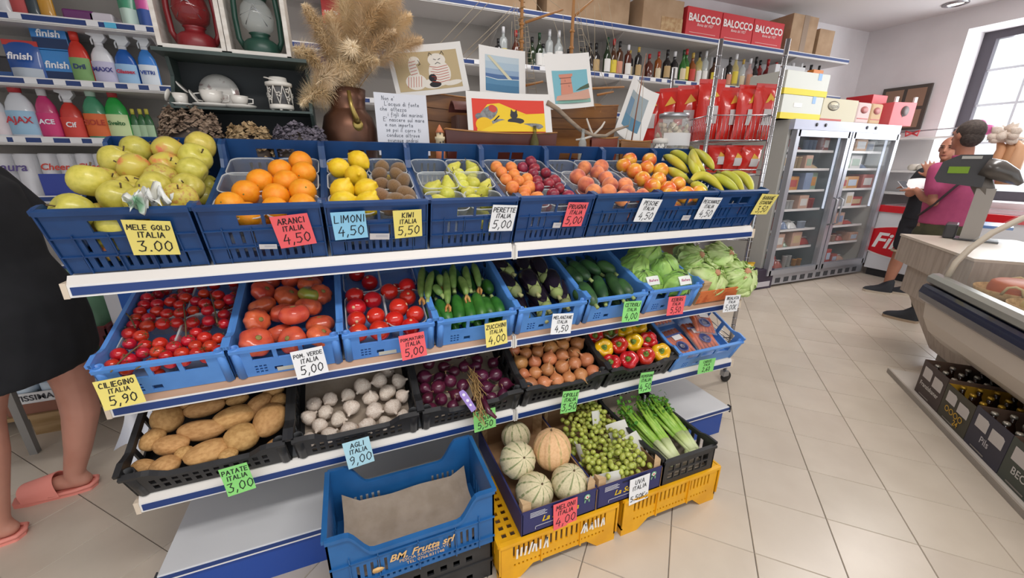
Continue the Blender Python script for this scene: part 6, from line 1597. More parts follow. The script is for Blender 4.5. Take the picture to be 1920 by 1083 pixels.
# ------------------------------------------------------------------ liquor bottles
def liquor(u, vt, col, lab, cap, kind, text):
    zs = 2.236; y = 2.42
    p = at(u, 115 + (u - 900) * .108, y=y); x = p.x
    h = max(.2, min(.36, at(u, vt, y=y).z - zs))
    r = {'w': .037, 's': .042, 'k': .036}[kind]
    tr = col in ('#d5dcdc', '#d8c25a', '#d9b2ae')
    gm = mat('bottle_glass_' + col.lstrip('#'), col, .08, coat=.5, alpha=.45 if tr else 1.0)
    sh, nk = {'w': (.55, .72), 's': (.6, .72), 'k': (.68, .76)}[kind]
    t = thing('liquor_bottle', text, 'bottle', T(x, y + random.uniform(-.02, .03), zs), 'liquor bottles on the wall shelf')
    MB().lathe([(r * .9, 0), (r, .008), (r, h * sh), (r * .75, h * (sh + .06)), (r * .38, h * nk), (r * .33, h * .88), (r * .36, h * .88)], 18).build('glass', gm, t)
    MB().lathe([(r * .37, h * .84), (r * .38, h), (0, h)], 14).build('cap', flat(cap, .4), t)
    if lab:
        lo, hi = (.12, .45) if kind != 's' else (.15, .5)
        curved(t, 'label', r, r, h * lo, h * hi, 1.2, flat(lab))
NMC = {'#1c1a1c': 'black', '#22331f': 'dark green', '#d5dcdc': 'clear', '#5a2a1e': 'brown red', '#8a4a1c': 'amber', '#2e6a2c': 'green', '#d8c25a': 'yellow', '#d9b2ae': 'pink', '#8a1f22': 'red', '#4a2c1a': 'dark brown'}
NML = {None: 'no label', '#d9c9a8': 'a cream label', '#e4e2de': 'a white label', '#d8c23a': 'a yellow label', '#c98a70': 'a rosy label', '#c23a2c': 'a red label', '#b79a6a': 'a tan label', '#1c1c1c': 'a black label'}
NMK = {'#1c1a1c': 'black', '#d9d9dc': 'white', '#a8282a': 'red', '#b79a4a': 'gold', '#1f3f2a': 'green'}
bl = [(850, 305, 262, '#1c1a1c', '#d8c23a', '#1c1a1c', 'k'), (850, 335, 185, '#d5dcdc', '#d8c23a', '#d9d9dc', 'k'), (850, 430, 200, '#5a2a1e', None, '#a8282a', 'w'), (850, 525, 255, '#22331f', None, '#1c1a1c', 'w'), (850, 575, 225, '#22331f', '#e4e2de', '#1f3f2a', 'w'), (850, 600, 300, '#d5dcdc', '#e4e2de', '#1c1a1c', 's'),
      (850, 650, 195, '#d5dcdc', '#e4e2de', '#d9d9dc', 'k'), (850, 710, 205, '#d5dcdc', '#e4e2de', '#d9d9dc', 's'), (850, 780, 330, '#1c1a1c', None, '#1c1a1c', 'k'), (850, 850, 320, '#22331f', '#d9c9a8', '#1c1a1c', 'k'), (850, 890, 310, '#22331f', '#e4e2de', '#1c1a1c', 'k'), (850, 925, 290, '#1c1a1c', None, '#1c1a1c', 's'), (850, 962, 288, '#1c1a1c', '#b79a6a', '#1c1a1c', 's'),
      (850, 1025, 255, '#22331f', '#e4e2de', '#1f3f2a', 'w'), (850, 1072, 262, '#4a2c1a', '#d8c23a', '#a8282a', 'w'), (850, 1110, 280, '#4a2c1a', '#c98a70', '#1c1a1c', 'k'), (850, 1165, 305, '#5a2a1e', '#e4e2de', '#d9d9dc', 'k'), (850, 1195, 335, '#1c1a1c', '#d9c9a8', '#b79a4a', 'k'), (850, 1232, 320, '#1c1a1c', '#b79a6a', '#b79a4a', 'k'),
      (850, 1325, 360, '#5a2a1e', None, '#a8282a', 's'), (850, 1380, 345, '#8a4a1c', '#d9c9a8', '#a8282a', 'k'), (850, 1430, 335, '#1c1a1c', '#b79a6a', '#1c1a1c', 's'), (850, 1485, 345, '#1c1a1c', '#e4e2de', '#d9d9dc', 's'), (850, 1530, 338, '#2e6a2c', '#d9c9a8', '#1f3f2a', 'w'), (850, 1565, 325, '#2e6a2c', '#d8c23a', '#a8282a', 's'),
      (850, 1612, 350, '#8a4a1c', '#c23a2c', '#b79a4a', 's'), (850, 1655, 345, '#d8c25a', '#e4e2de', '#1c1a1c', 'k'), (850, 1698, 338, '#d5dcdc', '#e4e2de', '#d9d9dc', 'k'),
      (1180, 560, 385, '#4a2c1a', '#d8c23a', '#1c1a1c', 's'), (1180, 650, 385, '#1c1a1c', '#c98a70', '#1c1a1c', 'k'), (1180, 690, 358, '#d8c25a', '#d8c23a', '#d9d9dc', 's'), (1180, 735, 400, '#d5dcdc', '#d9c9a8', '#b79a4a', 'k'), (1180, 780, 395, '#d9b2ae', '#c98a70', '#d9d9dc', 's'), (1180, 822, 368, '#1c1a1c', '#e4e2de', '#1c1a1c', 'w'),
      (1180, 865, 400, '#8a1f22', '#d9c9a8', '#1c1a1c', 'k'), (1180, 912, 395, '#8a1f22', '#e4e2de', '#a8282a', 's'), (1180, 955, 420, '#1c1a1c', '#d9c9a8', '#a8282a', 's'), (1180, 1000, 428, '#d8c25a', '#d9c9a8', '#a8282a', 'k'), (1180, 1075, 420, '#d5dcdc', None, '#d9d9dc', 's'), (1180, 1120, 412, '#d5dcdc', None, '#d9d9dc', 'k'), (1180, 1148, 440, '#1c1a1c', None, '#1c1a1c', 'k'), (1180, 1190, 430, '#1c1a1c', None, '#1c1a1c', 's'), (1180, 1235, 438, '#1c1a1c', None, '#1c1a1c', 'k')]
for x0, cx, vt, col, lb, cp, kd in bl:
    liquor(x0 + cx * K, vt * K, col, lb, cp, kd, '%s glass liquor bottle with %s and %s cap on the wall shelf' % (NMC[col], NML[lb], NMK[cp]))
# ------------------------------------------------------------------ boxes on the top wall shelf and on the fridge
REDB = mat('red_carton', '#c93038', .5)
def carton(name, lab, x0, x1, y0, y1, z0, z1, mt, lidgap=True, rz=0):
    cx, cy = (x0 + x1) / 2, y0
    t = thing(name, lab, 'box', T(cx, cy, z0) @ RZ(rz))
    w, d, h = x1 - x0, y1 - y0, z1 - z0
    MB().bx(-w / 2, w / 2, 0, d, 0, h).build('carton_body', mt, t, bevel=.004)
    if lidgap: MB().bx(-w / 2, w / 2, d / 2 - .002, d / 2 + .002, h, h + .002).build('lid_seam', flat('#6f5a45'), t)
    return t, w, d, h
ZS = 2.683
for k, (a, b) in enumerate(((4.1, 4.58), (4.59, 5.05), (5.06, 5.54))):
    t, w, d, h = carton('red_panettone_box', 'red carton with white lettering %s on the top shelf' % ('beside the open brown carton', 'between its two twins', 'beside the taped brown carton')[k], a, b, 2.34, 2.7, ZS, ZS + .255, REDB, False)
    printed('lettering', 'BALOCCO', .092, flat('#f0e6e4'), t, T(0, -.005, h * .62) @ RX(90), bold=.003)
    printed('lettering', 'Bonta dal 1927', .036, flat('#f0e6e4'), t, T(.01, -.005, h * .4) @ RX(90), shear=.3)
    MB().bx(-w * .4, w * .35, -.0055, -.004, h * .1, h * .12).build('small_print', flat('#e6b0ac'), t)
t, w, d, h = carton('brown_carton', 'open brown carton with a torn printed front beside the red cartons', 3.55, 4.05, 2.34, 2.68, ZS, ZS + .28, CARD)
MB().bx(-.02, w / 2, -.003, -.0005, 0, h * .45).build('torn_print', mat('torn_paper', '#c3a67f', .9, col2='#a9835c', scale=22), t)
t, w, d, h = carton('brown_carton', 'taped brown carton standing beyond the red cartons', 5.66, 6.1, 2.34, 2.7, ZS, ZS + .38, CARD)
MB().bx(-.03, .06, -.003, -.0005, 0, h).build('packing_tape', mat('packing_tape', '#9a8572', .3), t)
carton('brown_carton', 'small brown carton at the end of the top wall shelf', 6.16, 6.44, 2.34, 2.6, ZS, ZS + .28, CARD)
carton('brown_carton', 'large brown carton behind the model ship masts on the top shelf', 2.55, 3.45, 2.42, 2.7, ZS, ZS + .3, CARD)
carton('brown_carton', 'brown carton at the left of the model ship rigging on the top shelf', 1.7, 2.45, 2.42, 2.7, ZS, ZS + .28, CARD)
FT = 1.875
OFFW, YB_ = mat('off_white_carton', '#d3d6cf', .6), mat('yellow_carton_band', '#e3cf3f', .6)
for k, (z0, z1, a, b) in enumerate(((FT, 2.108, 4.98, 5.62), (2.11, 2.33, 4.97, 5.65))):
    t, w, d, h = carton('white_carton', ('lower', 'upper')[k] + ' white carton with a yellow base band on the fridge', a, b, 1.78, 2.2, z0, z1, OFFW, False)
    MB().bx(-w / 2 - .002, w / 2 + .002, -.002, d + .002, 0, h * .26).build('yellow_band', YB_, t)
    MB().bx(w * .22, w * .3, -.003, .0, h * .7, h).build('blue_tape', flat('#8fb4e0'), t)
    if k == 0: MB().bx(-w * .22, -w * .02, -.003, 0, h * .5, h * .68).build('white_sticker', flat('#e9e8e6'), t)
carton('grey_carton', 'grey white carton standing behind the yellow banded ones', 5.35, 5.85, 2.21, 2.3, FT, FT + .62, flat('#c3c4c6'), False)
carton('orange_carton', 'tall orange gift carton behind the boxes on the fridge', 6.02, 6.2, 2.22, 2.3, FT, FT + .62, mat('orange_carton', '#d8823a', .5), False)
t, w, d, h = carton('cream_carton', 'cream carton with an oval mark on the fridge', 5.66, 6.28, 1.8, 2.15, FT, 2.115, mat('cream_carton', '#cfc8ae', .7), False)
MB().lathe([(0, 0), (.1, 0), (.1, .001)], 24, 0, T(-w * .2, -.002, h * .68) @ RX(90) @ SCL(1, .5, 1)).build('oval_mark', flat('#6b6254'), t)
MB().lathe([(0, 0), (.09, 0), (.09, .001)], 24, 0, T(-w * .2, -.0032, h * .68) @ RX(90) @ SCL(1, .45, 1)).build('oval_mark', flat('#cfc8ae'), t)
printed('lettering', 'Bagnoli', .06, flat('#4a4238'), t, T(-w * .2, -.005, h * .68) @ RX(90))
MB().bx(-w / 2, w * .1, -.003, 0, .01, .03).build('red_line', flat('#b5483c'), t)
for k, (a, b, c) in enumerate(((6.29, 6.55, '#d9c3bf'), (6.56, 6.78, '#c9a883'))):
    t = thing('flour_bag', ('pale pink', 'brown')[k] + ' paper flour bag on the fridge beside the cream carton', 'bag', T((a + b) / 2, 1.8, FT))
    w = b - a
    MB().bx(-w / 2, w / 2, 0, .12, 0, .23).build('paper_bag', flat(c, .8), t, bevel=.02)
    MB().lathe([(0, 0), (.07, 0), (.07, .001)], 20, 0, T(0, -.002, .15) @ RX(90) @ SCL(1, .55, 1)).build('oval_mark', flat('#b0625c'), t)
    MB().bx(-w * .4, w * .4, -.003, 0, .05, .06).build('red_line', flat('#b5483c'), t)
t, w, d, h = carton('red_carton', 'red carton with a white bar code on the fridge', 6.8, 7.1, 1.95, 2.25, FT, FT + .36, REDB, False)
MB().bx(-w * .48, -w * .05, -.003, 0, .03, .2).build('bar_code_label', flat('#cfcdca'), t)
t = thing('pink_carton', 'pink red carton with a dark round window on the fridge corner', 'box', T(7.17, 1.78, FT) @ RZ(-12))
MB().bx(-.17, .17, 0, .25, 0, .27).build('carton_body', mat('pink_red_carton', '#dc6a6e', .5), t, bevel=.004)
MB().lathe([(0, 0), (.06, 0), (.06, .002)], 24, 0, T(.02, -.001, .17) @ RX(90)).prism([(0, .1), (.03, .12), (-.02, .14)], .002, 0, T(0, -.001, 0) @ RX(90)).build('round_window', flat('#5d4a48'), t)
for x in (-.14, .14): MB().bx(x - .02, x + .02, 0, .02, .27, .33).build('white_flap', WHITE, t)
# ------------------------------------------------------------------ chrome rack with snack bags
RP = [Vector((2.62, .47, 0)), Vector((2.94, .33, 0)), Vector((3.22, .97, 0)), Vector((2.9, 1.11, 0))]
rk = thing('wire_rack', 'chrome wire rack on castors beside the produce shelving', 'rack')
for p in RP:
    o = MB().tube([p + Vector((0, 0, .09)), p + Vector((0, 0, 2.05))], .0125, 12).build('post', CHROME, rk)
    g_ = MB()
    for k in range(38): g_.lathe([(.0128, 0), (.0138, .002), (.0128, .004)], 12, 0, T(p.x, p.y, .12 + .05 * k))
    q = g_.build('post_groove', CHROME, o); q['kind'] = 'stuff'
    c = MB().lathe([(.0, -.012), (.034, -.012), (.038, -.006), (.038, .006), (.034, .012), (0, .012)], 20, 0, T(p.x + .02, p.y, .038) @ RX(90)).build('castor_wheel', flat('#1d1d20'), rk)
    MB().bx(p.x - .02, p.x + .025, p.y - .017, p.y + .017, .05, .085).build('castor_fork', STEEL, rk)
def wires(z, kind):
    hs = MB()
    for i in range(4):
        a, b = RP[i], RP[(i + 1) % 4]
        for dz in ((0, .03) if kind == 'shelf' else (0, .13)): hs.tube([a + Vector((0, 0, z + dz)), b + Vector((0, 0, z + dz))], .0032, 6)
        n = int((b - a).length / .022)
        if kind == 'basket':
            for k in range(1, n): hs.tube([a.lerp(b, k / n) + Vector((0, 0, z)), a.lerp(b, k / n) + Vector((0, 0, z + .13))], .0016, 4)
    n = 26
    for k in range(n + 1): hs.tube([RP[0].lerp(RP[3], k / n) + Vector((0, 0, z)), RP[1].lerp(RP[2], k / n) + Vector((0, 0, z))], .0016, 4)
    o = hs.build('wire_' + kind, CHROME, rk); o['kind'] = 'stuff'
wires(1.55, 'basket'); wires(1.36, 'shelf'); wires(.98, 'shelf'); wires(.6, 'shelf'); wires(.3, 'shelf')
BAGR = mat('red_snack_bag', '#cf2a22', .22, coat=.4, bump=.5, bscale=14)
BAGY = mat('yellow_snack_bag', '#e0b32a', .25, coat=.4, bump=.5, bscale=14)
def snack(x, y, z, w, h, rz, lab, grp, mt=BAGR, lean=0, deco=0):
    t = thing('snack_bag', lab, 'snack bag', T(x, y, z) @ RZ(rz) @ RX(lean), grp)
    bul = lambda p, q: .045 * (math.sin(math.pi * p) ** .6) * (math.sin(math.pi * min(1, max(0, (q - .03) / .9))) ** .6)
    jit = lambda p, q: .006 * noise.noise(Vector((p * 5 + x * 9, q * 6, y * 7)))
    MB().sheet(lambda p, q: ((p - .5) * w * (1 - .04 * math.sin(math.pi * q)), -bul(p, q) + jit(p, q) - .001, q * h), 14, 16).sheet(lambda p, q: ((.5 - p) * w * (1 - .04 * math.sin(math.pi * q)), bul(p, q) + .001, q * h), 12, 12).build('foil_bag', mt, t)
    MB().sheet(lambda p, q: ((p - .5) * w, -.003 - .002 * math.sin(q * 30), h * (.93 + .07 * q)), 4, 10).build('crimped_top', mt, t)
    fz = lambda p, q: -bul(p, q) - .008
    def pt(p, q): return ((p - .5) * w, fz(p, q), q * h)
    tri = [(.3, .66), (.72, .72), (.5, .84)] if deco == 0 else [(.3, .5), (.7, .56), (.42, .74)]
    b = MB(); b.add([pt(*q) for q in tri], [(0, 1, 2)]); b.build('chip_print', mat('chip_yellow', '#e0ac3c', .5), t)
    b = MB().sheet(lambda p, q: pt(.3 + .4 * p, .28 + .28 * q), 6, 5); b.build('nutrition_panel', flat('#c9c3c3'), t)
    return t
for u, v, y, rz in ((1228, 172, 1.0, -60), (1262, 165, .88, -50), (1297, 160, .76, -40), (1338, 148, .6, -20), (1380, 162, .53, -15), (1408, 160, .47, -12), (1436, 158, .42, -10)):
    p = at(u, v, y=y + .06)
    snack(p.x, y + .06, 1.557, .16, max(.24, p.z - 1.557), rz, 'tall red snack bag standing in the upper wire basket', 'red snack bags in the upper basket', BAGR, random.uniform(-6, 6))
for u, y, rz in ((1330, .62, -20), (1352, .52, -20), (1380, .46, -18), (1408, .41, -15)):
    p = at(u, 272, y=y + .05)
    snack(p.x, y + .05, 1.368, .13, max(.13, p.z - 1.368), rz, 'short red snack bag on the wire shelf under the basket', 'red snack bags under the basket', BAGR, random.uniform(-8, 8), 1)
for n, (u, y) in enumerate(((1310, .62), (1345, .52), (1385, .45))):
    p = at(u, 450, y=y)
    snack(p.x, y + .05, .99, .15, .17, -18, 'red snack bag on the rack behind the salad heads', 'red snack bags behind the salads', BAGR, random.uniform(-8, 8))
for n, (u, y) in enumerate(((1330, .55), (1362, .46), (1385, .5))):
    p = at(u, 610, y=y)
    snack(p.x, y + .05, .61, .14, .16, -18, 'yellow snack bag on the rack behind the carrots', 'yellow snack bags behind the carrots', BAGY, random.uniform(-8, 8))
# ------------------------------------------------------------------ glass door fridge
FX0, FX1, FY, FZ = 5.13, 7.07, 1.71, 1.87
GREYS = mat('fridge_grey', '#b9b8b2', .45)
ALU = mat('door_aluminium', '#b7bac2', .35, .6)
fr_ = thing('display_fridge', 'tall grey two door glass display fridge against the back wall', 'fridge', T(FX0, FY, 0))
fw = FX1 - FX0; fd = .72
MB().bx(0, .05, .05, fd, .05, FZ).build('side_wall', GREYS, fr_); MB().bx(fw - .05, fw, .05, fd, .05, FZ).build('side_wall', GREYS, fr_)
MB().bx(.05, fw - .05, .05, fd, FZ - .07, FZ).build('roof', GREYS, fr_); MB().bx(.05, fw - .05, fd - .03, fd, .05, FZ - .07).build('back_wall', mat('fridge_liner', '#7b8286', .4), fr_)
MB().bx(.05, fw - .05, .05, fd, .05, .16).build('floor_pan', GREYS, fr_)
fa = MB().bx(0, fw, -.005, .05, FZ - .1, FZ).build('fascia', mat('fascia_blue_grey', '#b4b8cc', .35), fr_)
for x in (.35, .5, 1.25, 1.42): MB().lathe([(0, 0), (.018, 0), (.018, .006)], 14, 0, T(x, -.006, FZ - .045) @ RX(90)).build('lock', flat('#2a2a2e'), fa)
gr = MB().bx(0, fw, -.005, .05, .03, .15).build('grille', ALU, fr_)
for k in range(12):
    g_ = MB()
    for j in range(5): g_.bx(.08 + k * .15 + j * .018, .09 + k * .15 + j * .018, -.008, -.004, .05, .11)
    o = g_.build('vent_slots', flat('#3a3c40'), gr); o['kind'] = 'stuff'
MB().bx(.96, .98, .05, fd - .03, .16, FZ - .1).build('mid_post', mat('fridge_liner', '#d5d9dc'), fr_)
LAMP = mat('fridge_tube', '#e2ecff', .4, emit=.6)
for x in (.055, .95, 1.0, fw - .055): MB().bx(x - .005, x + .005, .075, .095, .9, FZ - .15).build('light_tube', LAMP, fr_)
pk = ['#c9a18c', '#b8c4d6', '#d9d6d2', '#a8584c', '#d0b48a', '#7f8fae', '#c98a3f', '#e0dfdc', '#8fa38c', '#b3433c']
zs_ = [.17, .44, .66, .9, 1.12, 1.36, 1.56]
for dn, (a, b) in enumerate(((.06, .93), (1.01, fw - .06))):
    d = MB().bx(a - .03, a + .03, -.03, .03, .16, FZ - .105).bx(b - .03, b + .03, -.03, .03, .16, FZ - .105).bx(a, b, -.03, .03, FZ - .17, FZ - .105).bx(a, b, -.03, .03, .16, .22)
    d = d.build('door', ALU, fr_)
    MB().bx(a + .03, b - .03, -.006, .0, .22, FZ - .17).build('pane', mat('fridge_pane', '#8f9aa0', .03, alpha=.08, spec=.6), d)
    hx = b - .012 if dn == 0 else a + .012
    MB().tube([(hx, -.03, .72), (hx, -.075, .74), (hx, -.075, 1.02), (hx, -.03, 1.04)], .01, 8).build('handle', STEEL, d)
    for z in zs_[1:]:
        MB().bx(a + .02, b - .02, .1, fd - .05, z - .012, z).bx(a + .02, b - .02, .092, .1, z - .014, z + .012, 1).build('wire_shelf', [flat('#c2c6ca'), WHITE], fr_)
    for r_, z in enumerate(zs_):
        x = a + .06
        while x < b - .14:
            w = random.uniform(.1, .24); h = min(random.uniform(.1, .22), (zs_[r_ + 1] - z if r_ < 6 else .2) - .04)
            if random.random() < .04: x += w * .5; continue
            c = random.choice(pk); k = random.random()
            t = inst(None, 'chilled_pack', T(FX0 + x + w / 2, FY + random.uniform(.105, .16), z + .002))
            tag(t, {'#c9a18c': 'skin coloured', '#b8c4d6': 'pale blue', '#d9d6d2': 'off white', '#a8584c': 'brick red', '#d0b48a': 'tan', '#7f8fae': 'slate blue', '#c98a3f': 'ochre', '#e0dfdc': 'white', '#8fa38c': 'sage green', '#b3433c': 'red'}[c] + ' chilled food pack on a shelf of the glass fridge', 'food pack', 'packs in the glass fridge')
            if k < .5:
                MB().bx(-w / 2, w / 2, 0, .18, 0, h).build('pack_body', flat(c), t, bevel=.006)
                MB().bx(-w * .35, w * .35, -.002, 0, h * .25, h * .75).build('label', flat(random.choice(pk)), t)
            elif k < .8:
                n = max(2, int(w / .07))
                for q in range(n): MB().lathe([(.026, 0), (.03, h * .8), (.031, h * .8), (.031, h * .84), (0, h * .84)], 12, 0, T(-w / 2 + (q + .5) * w / n, .04, 0)).build('tub', flat(c), t)
            else:
                MB().sheet(lambda p, q: ((p - .5) * w, .1 + (q - .5) * .18, .004 + h * .6 * (math.sin(math.pi * p) * math.sin(math.pi * q)) ** .5), 10, 10).build('vacuum_bag', mat('vac_' + c.strip('#'), c, .2, coat=.5), t)
                MB().bx(-w * .2, w * .2, .03, .06, h * .5, h * .52).build('label', flat('#dddada'), t)
            x += w + random.uniform(.01, .03)
# dark carton on the floor beside the fridge
t = thing('dark_carton', 'dark violet drinks carton on the floor beside the fridge', 'box', T(4.72, 1.5, 0) @ RZ(0))
p0, p1 = at(1388, 548, z=0), at(1448, 540, z=0)
t.location = ((p0.x + p1.x) / 2, p0.y, 0)
w = (p1.x - p0.x); h = .24
MB().bx(-w / 2, w / 2, 0, .3, 0, h).build('carton_body', mat('dark_violet_card', '#3a3042', .6), t, bevel=.004)
MB().bx(-w * .05, w * .42, -.003, 0, h * .12, h * .38).build('white_label', flat('#c9c5cb'), t)
# ------------------------------------------------------------------ chest freezer
MF = Matrix(((0, 0, -1, 7.08), (-1, 0, 0, 0), (0, 1, 0, 0), (0, 0, 0, 1)))   # x -> -Y, y -> Z, z -> -X : its front sheet
fz_ = thing('chest_freezer', 'white chest freezer with red trim and a red oval logo', 'freezer')
FRW = mat('freezer_white', '#dcdde2', .35); FRR = mat('freezer_red', '#cf1f2a', .35)
MB().bx(7.08, 7.78, -.6, 1.69, .1, .84).build('body', FRW, fz_); MB().bx(7.12, 7.76, -.58, 1.67, 0, .1).build('plinth', flat('#2a2a2e'), fz_)
MB().bx(7.06, 7.79, -.61, 1.7, .84, .92).build('rim', FRR, fz_); MB().bx(7.1, 7.76, -.58, 1.66, .92, .93).build('glass_lid', mat('lid_glass', '#bcc6cc', .05, alpha=.5), fz_)
P0, Pc = at(1622, 460, x=7.08), at(1655, 462, x=7.08)
zc_ = (at(1650, 420, x=7.08).z + at(1650, 520, x=7.08).z) / 2
MB().prism(ell(-1.27, .47, .62, .215, 48), .004, 0, MF).build('logo_border', flat('#e9e6e6', .35), fz_)
MB().prism(ell(-1.27, .475, .6, .2, 48), .007, 0, MF).build('logo_oval', FRR, fz_)
printed('lettering', 'Findus', .27, flat('#f0eeee', .4), fz_, MF @ T(-1.33, .47, .0085), shear=.25, bold=.006)
# things on the right wall: shelves, a framed board, paper rolls
sh2 = thing('side_shelf', 'white wall shelves with paper rolls above the freezer', 'shelf')
for z in (1.75, 1.34, 1.06): MB().bx(7.45, 7.8, 1.3, 2.5, z - .02, z).build('shelf_board', WHITE, sh2)
MB().bx(7.45, 7.8, 1.28, 1.3, .94, 1.34).build('shelf_side', WHITE, sh2)
for k, (y, z, c) in enumerate(((1.56, 1.062, '#2c3f94'), (1.56, 1.21, '#e2e2e6'))):
    t = thing('toilet_roll_pack', ('blue printed', 'plain white')[k] + ' pack of toilet rolls on the side shelf', 'paper rolls', T(7.5, y, z))
    for q in range(2): MB().lathe([(.025, 0), (.06, .002), (.062, .01), (.062, .2), (.058, .21), (.025, .21)], 20, 0, T(0, .066 * (q * 2 - 1), .066) @ RY(90)).build('roll', ROLL, t)
    MB().bx(-.01, .21, -.13, .13, .0, .132).build('wrap', FILM, t)
    if k == 0: MB().bx(-.012, -.008, -.13, .0, .01, .12).build('blue_print', flat(c), t)
for k in range(3): tag(MB().lathe([(.012, 0), (.04, 0), (.042, .28), (.012, .28)], 18, 0, RY(90)).build('paper_roll', flat('#dad3c6'), None, T(7.48, 1.5 + .09 * k, 1.385)), 'rolled sheet of cream paper lying on the side shelf', 'paper roll', 'cream paper rolls on the side shelf')
bd = thing('framed_board', 'dark framed brown notice board leaning on the right wall', 'board', T(7.79, 2.1, 1.86) @ RX(0))
MB().bx(-.03, 0, -.26, .26, 0, .55).build('board_frame', flat('#4a453f'), bd)
for y in (-.12, .12):
    for z in (.14, .4): MB().bx(-.036, -.03, y - .1, y + .1, z - .11, z + .11).build('board_panel', mat('board_brown', '#8f7460', .8), bd)
rod = thing('curtain_rod', 'thin metal rod with a red bow across the window corner', 'rod')
MB().tube([at(1690, 248, x=7.6), at(1790, 240, x=7.6), at(1870, 236, x=7.6)], .008, 6).build('rod', STEEL, rod)
bo = at(1710, 250, x=7.58)
for s in (-1, 1): MB().tube([bo, bo + Vector((0, s * .07, .03)), bo + Vector((0, s * .06, -.03)), bo], .012, 6).build('bow_loop', flat('#c03a40'), rod)
# hanging garlic and onions by the window
gar2 = MB().lathe([(0, -.8), (.6, -.7), (1, 0), (.6, .6), (.2, 1), (0, 1.3)], 12).mesh('garlic_bulb', GAR)
hg = thing('garlic_string', 'string of garlic bulbs hanging beside the window', 'garlic string', T(0, 0, 0))
for k in range(20):
    u = random.uniform(1862, 1915); v = random.uniform(240, 268)
    p = at(u, v, x=7.3 + random.uniform(-.1, .1)); inst(gar2, 'garlic_bulb', T(p) @ RX(random.uniform(-60, 60)) @ RZ(random.uniform(0, 90)) @ SCL(.05), hg)
MB().tube([at(1850, 262, x=7.3), at(1918, 262, x=7.3)], .006, 6).build('hanging_rod', STEEL, hg)
for k, (u, c) in enumerate(((1872, '#c9926a'), (1890, '#b9855c'), (1905, '#d2a27c'))):
    p = at(u, 300, x=7.3)
    t = tag(MB().tube([at(u, 261, x=7.3), p + Vector((0, 0, .12)), p, p + Vector((0, 0, -.25))], [.012, .045, .06, .05], 10).build('hanging_ham', mat('ham_%d' % k, c, .6), None), ('rosy', 'brown', 'pale tan')[k] + ' wrapped ham hanging below the garlic string', 'ham')
pb = at(1847, 243, x=7.4)
tag(MB().ball(.09, 16, 10, 0, T(pb) @ SCL(1, 1, .7)).ball(.05, 10, 8, 0, T(pb + Vector((0, .05, .06)))).build('pink_bag', mat('pink_plastic', '#d86aa6', .3), None), 'bright pink plastic bag on the window sill rod', 'bag')
# ------------------------------------------------------------------ counter, scale and cheese case
LAM = mat('pale_laminate', '#bbaea2', .55, col2='#a99b8e', scale=9, stretch=(4, 4, .5), detail=5)
LAMT = mat('counter_top_laminate', '#d6cabb', .4)
ct_ = thing('shop_counter', 'pale wood laminate counter with overhanging top at the end of the cheese case', 'counter', MAB)
MB().bx(2.86, 3.835, -3.78, -3.11, .665, .86).build('upper_panel', LAM, ct_)
MB().bx(2.86, 3.845, -3.79, -3.105, .86, .877).build('counter_top', LAMT, ct_)
MB().bx(2.86, 3.74, -3.75, -3.17, .43, .66).build('middle_panel', LAM, ct_)
MB().add([(2.86, -3.21, .43), (3.3, -3.21, .43), (3.3, -3.75, .43), (2.86, -3.75, .43), (2.86, -3.3, .08), (3.38, -3.3, .08), (3.38, -3.75, .08), (2.86, -3.75, .08), (3.72, -3.21, .43), (3.72, -3.75, .43)],
         [(4, 5, 8, 1, 0), (5, 6, 9, 8), (0, 1, 8, 9, 2, 3), (6, 7, 3, 2, 9), (7, 4, 0, 3), (7, 6, 5, 4)]).build('lower_panel', LAM, ct_)
MB().bx(2.8, 3.36, -3.7, -3.35, 0, .08).build('plinth', flat('#8d8378'), ct_)
# scale: frame facing the camera at the counter
ps = MAB @ Vector((3.68, -3.42, .877))
dv = (ps - CAM); dv.z = 0; dv.normalize()
yaw = math.degrees(math.atan2(dv.y, dv.x)) - 90
MSc = T(ps) @ RZ(yaw)
def sp(u, v, d=0): return on(MSc, u, v, d, 1)
SCG, SCD = mat('scale_grey', '#a7a19b', .5), mat('scale_dark', '#3f3f42', .4, coat=.2)
sc_ = thing('shop_scale', 'grey shop scale on a column with a green display on the counter', 'scale', MSc)
a, b, c, d = sp(1796, 452), sp(1833, 452), sp(1818, 352), sp(1850, 352)
MB().add([(a.x, -.03, 0), (b.x, -.03, 0), (b.x, .05, 0), (a.x, .05, 0), (a.x, -.03, c.z), (b.x, -.03, c.z), (b.x, .05, c.z), (a.x, .05, c.z)], [(0, 1, 5, 4), (1, 2, 6, 5), (2, 3, 7, 6), (3, 0, 4, 7), (4, 5, 6, 7)]).build('column', SCG, sc_)
MB().bx(a.x - .03, b.x + .1, -.05, .12, 0, .014).build('base_plate', SCD, sc_, bevel=.004)
A0, A1 = sp(1757, 300), sp(1852, 345); H0 = sp(1800, 290).z; H1 = sp(1800, 342).z
x0, x1 = sp(1757, 320).x, sp(1852, 320).x
MB().prism([(x0, H1 + .03), (x0 + .02, H1), (x1, H1 - .03), (x1, H0), (x0 + .1, H0), (x0 + .02, H0 - .05)], .12, 0, T(0, .06, 0) @ RX(90)).build('head', SCD, sc_, bevel=.012)
q0, q1 = sp(1780, 312, -.06), sp(1815, 325, -.06)
MB().bx(q0.x, q1.x, -.066, -.058, q1.z, q0.z).build('lcd', mat('lcd_green', '#7da126', .3), sc_)
MB().bx(x0 + .11, x0 + .21, -.068, -.058, H0 - .03, H0 - .01).build('price_plate', flat('#b9b9b4'), sc_)
sw = [sp(1845, 312), sp(1870, 318), sp(1895, 330), sp(1914, 345)]
MB().tube([p + Vector((0, -.03, 0)) for p in sw], [.085, .09, .07, .022], 18, squash=.75).build('printer_scoop', mat('scale_bronze', '#4f4a46', .3, coat=.4), sc_)
